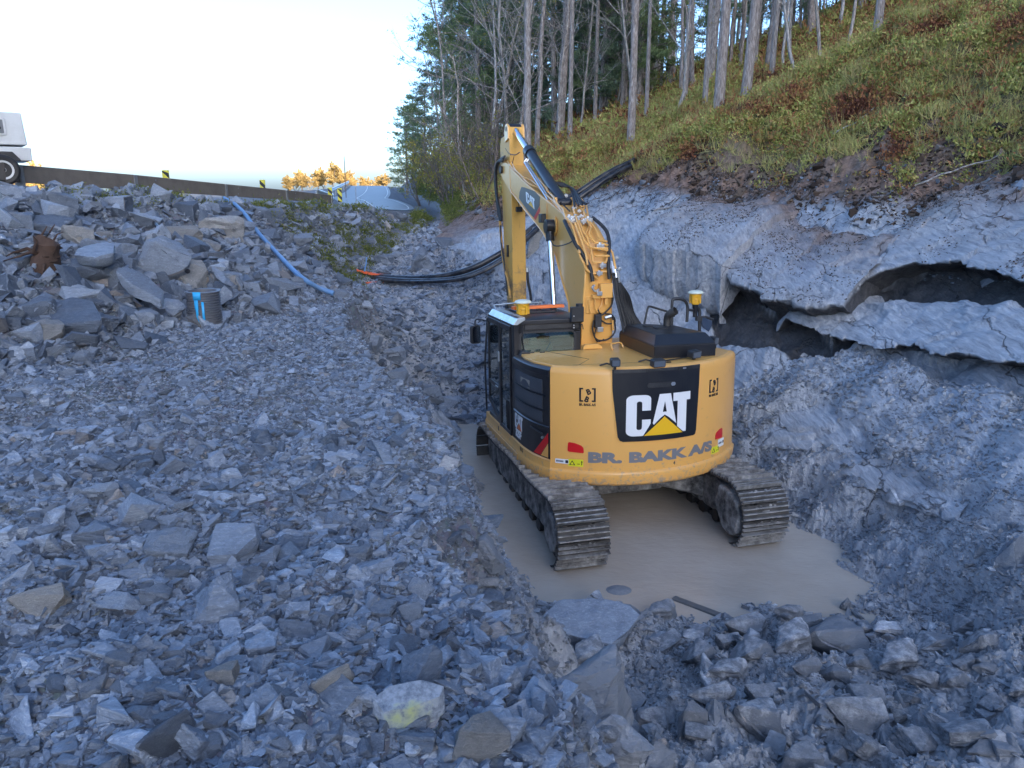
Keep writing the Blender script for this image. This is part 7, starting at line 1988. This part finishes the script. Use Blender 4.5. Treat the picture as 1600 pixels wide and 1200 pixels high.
# brown stump among the slabs
pb, tt = hit(72, 425); ST_ = empty('tree_stump', tuple(pb)); tag(ST_, 'brown torn stump with roots among the slabs on the left', 'stump')
g = np.random.default_rng(5); t_ = TB()
for k in range(26):
    a = g.uniform(0, 6.28); d = unit(np.array([math.cos(a) * .8, math.sin(a) * .8, g.uniform(-.5, 1.2)])); L = g.uniform(.1, .36); s = np.linspace(0, 1, 6)[:, None]
    t_.tube(np.array([0, 0, .15]) + d * L * s + np.cumsum(g.normal(0, .03, (6, 3)), 0), np.linspace(.03, .006, 6) * g.uniform(.5, 1.3), 6)
m_ = m_plain('stump wood', (.085, .05, .035), .9, 0, .5, 6, .01, (.03, .02, .015)); link('roots', t_.mesh('roots', True), ST_, m_)
m = MB(); m.lathe([(.04, -.2), (.17, -.1), (.15, .05), (.12, .2), (.14, .3), (.07, .34), (.0, .33)], 14, Matrix.Rotation(.25, 4, 'Y')); o = m.build('stump', m_, ST_)
bm = bmesh.new(); bm.from_mesh(o.data); bmesh.ops.subdivide_edges(bm, edges=bm.edges, cuts=2)
for v in bm.verts: v.co *= 1 + .35 * (float(vn(np.array([v.co.x * 9 + 5]), np.array([v.co.y * 9 + v.co.z * 5]))[0]) - .5)
bm.to_mesh(o.data); bm.free()
# planks in the water
def at_z(px, py, z): d = ray(px, py); t = z / d[2]; return Vector(d * t)
a, b = at_z(1052, 935, WATER_Z), at_z(1150, 972, WATER_Z); d = b - a
m = MB(); m.box(0, d.length, -.045, .045, -.03, .022, Matrix.Translation(a) @ Matrix.Rotation(math.atan2(d.y, d.x), 4, 'Z')); tag(m.build('plank', m_plain('wet wood', (.10, .105, .11), .4, 0, .4, 12, .01), None, .01), 'narrow wet plank floating in the muddy water', 'plank')
a = at_z(967, 922, WATER_Z); m = MB(); m.lathe([(.0, -.03), (.10, -.02), (.12, .0), (.09, .015), (.03, .02)], 12, Matrix.Translation(a) @ Matrix.Scale(1.3, 4, (1, 0, 0))); tag(m.build('stone', STONE_MUD, None), 'small flat stone just breaking the muddy water surface', 'rock')
a = at_z(942, 864, WATER_Z); m = MB(); m.lathe([(.0, -.05), (.10, -.02), (.09, .03), (.03, .06)], 7, Matrix.Translation(a)); tag(m.build('stone', STONE_MUD, None, smooth=False), 'small stone in the water right beside the left track', 'rock')
# twigs fallen on the slope
tb = TB(); 
for (x0, y0, x1, y1) in ((1020, 333, 1070, 318), (1380, 38, 1495, 42), (1430, 300, 1560, 262), (1300, 220, 1370, 170), (1210, 80, 1250, 66), (1500, 20, 1512, 10)):
    p, _ = hit(x0, y0); q, _ = hit(x1, y1); p.z += .06; q.z += .08; s = np.linspace(0, 1, 8)[:, None]; P_ = np.array(p) * (1 - s) + np.array(q) * s + np.cumsum(np.random.default_rng(int(x0)).normal(0, .02, (8, 3)), 0); P_[:, 2] = np.maximum(P_[:, 2], surf(P_[:, 0], P_[:, 1])[0] + .02)
    b_ = TB(); b_.tube(P_, np.linspace(.022, .008, 8), 5)
    tag(link('branch', b_.mesh('branch', True), None, BARK_BIRCH), {1020: 'bare stick lying over the rock edge by the boom', 1380: 'long dark fallen branch by the highest pine', 1430: 'thin fallen branch near the bare soil on the right', 1300: 'thin fallen branch in the middle of the heather slope', 1210: 'short fallen stick right of the birches', 1500: 'short pale stick near the top right corner'}[x0], 'branch')

# ================================================================== LABELS that single each thing out
LM = [(362, 848, 'square pale plate'), (255, 860, 'flat pale slab on the bench'), (50, 952, 'round tan boulder'), (640, 965, 'stubby pale stone'), (640, 1100, 'lichen-faced stone'),
      (515, 1078, 'striped dark wedge'), (250, 1165, 'tall slate spike'), (738, 1165, 'broad tan-grey boulder'), (150, 778, 'dark tilted block'), (345, 362, 'large tan boulder'),
      (240, 408, 'big blocky boulder'), (222, 442, 'long slate plank'), (146, 393, 'pale pointed slab'), (105, 485, 'very wide pale slab'), (62, 522, 'brown-faced block'), (72, 420, 'brown stump'),
      (320, 490, 'corrugated pipe'), (440, 420, 'blue hose middle'), (520, 470, 'blue hose end'), (370, 335, 'blue hose top'), (115, 300, 'left part of the barrier'), (560, 435, 'duct ends'),
      (920, 978, 'large flat-topped slab'), (1075, 1128, 'dark square-faced block'), (1405, 1042, 'overhanging brown block'), (1590, 868, 'orange-edged block'), (1300, 1005, 'long muddy block'),
      (1180, 1130, 'lime-smeared stone'), (1340, 1130, 'broad brown rock'), (1530, 1140, 'bottom right corner'), (620, 590, 'blocks on the pit bank'), (345, 1060, 'dull brown stone'), (600, 700, 'far bench edge'), (180, 640, 'foot of the slope'),
      (30, 1140, 'bottom left corner'), (1480, 990, 'right shore rubble'), (450, 950, 'middle of the bench'), (120, 880, 'left edge of the bench'), (400, 680, 'far middle of the bench')]
c_, s_ = math.cos(PITCH), math.sin(PITCH)
def pix(v):
    d = v[1] * c_ - v[2] * s_; u = v[1] * s_ + v[2] * c_
    return 800 + FOC * v[0] / d, 600 - FOC * u / d, d
def relabel(objs, noun, lms, wordfn, maxw=16):
    used = set(o['label'] for o in bpy.data.objects if 'label' in o.keys())
    for o in objs: used.discard(o['label'])
    for o in objs:
        px, py, d = pix(o.location); cand = sorted(lms, key=lambda q: (q[0] - px) ** 2 + ((q[1] - py) * 1.4) ** 2)[:5]
        done = False
        for q in cand:
            dx, dy = px - q[0], (py - q[1]) * 1.4; r = math.hypot(dx, dy)
            if abs(dx) > 2.2 * abs(dy): rel = 'left of' if dx < 0 else 'right of'
            elif abs(dy) > 2.2 * abs(dx): rel = 'above' if dy < 0 else 'below'
            else: rel = ('above' if dy < 0 else 'below') + ' and ' + ('left of' if dx < 0 else 'right of')
            far = 'just ' if r < 55 else 'a little way ' if r < 120 else 'well '
            L = '%s %s %s the %s' % (wordfn(o), noun, (far + rel), q[2])
            if len(L.split()) > 16: L = '%s %s %s the %s' % (wordfn(o).split()[-1], noun, rel, q[2])
            if len(L.split()) > 16: continue
            if L not in used: used.add(L); o['label'] = L; done = True; break
        if not done: pass
KW = ['plate-like', 'flat', 'low', 'tapered', 'squat', 'chunky', 'blocky']
def rock_word(o):
    px, py, d = pix(o.location); w = abs(o.scale[0]) * FOC / d
    i = next((k for k, m_ in enumerate(BIG) if o.data.name.split('_m')[0] == m_.name), 3)
    return ('small' if w < 30 else 'medium-sized' if w < 48 else 'large') + ' ' + KW[i % 7]
grp = {}
for o in col.objects:
    if o.parent is None and 'group' in o.keys(): grp.setdefault(o['group'], []).append(o)
for g_ in ('loose slabs heaped on the road slope', 'larger stones lying on the flat bench', 'blocks on the pit bank'):
    relabel(grp.get(g_, []), 'grey slate rock', LM, rock_word)
relabel(grp.get('blocks on the pit bank left of the cab', []), 'grey slate rock', LM, rock_word)
relabel(grp.get('mud coated blocks in the bottom of the pit', []), 'muddy rock', LM, rock_word)
TLM = [(825, 120, 'straight reddish pine'), (890, 130, 'slim straight pine'), (985, 120, 'pale straight pine'), (1068, 110, 'slim middle pine'), (1122, 100, 'thickest grey pine'), (1164, 90, 'leaning grey pine'), (1205, 80, 'pine right of the leaning one'),
       (1258, 70, 'leaning white birch'), (1370, 25, 'highest pine on the slope'), (928, 120, 'brown pine'), (1040, 130, 'fan-shaped birch'), (745, 150, 'ragged pine against the sky'), (695, 180, 'blue-green outer pine'), (790, 230, 'head of the stick')]
def depth_word(o):
    d = pix(o.location)[2]; k = o['label'].split()
    return ('nearer' if d < 42 else 'distant' if d < 58 else 'farthest')
def relabel_t(objs, noun):
    used = set(o['label'] for o in bpy.data.objects if 'label' in o.keys())
    for o in objs: used.discard(o['label'])
    for o in objs:
        px, py, d = pix(o.location); cand = sorted(TLM, key=lambda q: abs(q[0] - px))[:9]
        for q in cand:
            dx = px - q[0]; L = '%s %s %s%s the %s' % (depth_word(o), noun, 'almost ' if abs(dx) < 9 else 'just ' if abs(dx) < 25 else '', ('behind' if abs(dx) < 9 else 'left of' if dx < 0 else 'right of'), q[2])
            if len(L.split()) > 16: continue
            if L not in used: used.add(L); o['label'] = L; break
for g_, nn_ in (('thin poles deep in the wood', 'thin dead-twigged pine pole'), ('dark conifers deep in the wood', 'dark bushy conifer'), ('pine poles deep in the wood', 'bare pine trunk in the wood'), ('bare birches deep in the wood', 'grey bare birch in the wood'), ('bushes at the wood edge', 'low bush of the wood edge')):
    relabel_t(grp.get(g_, []), nn_)
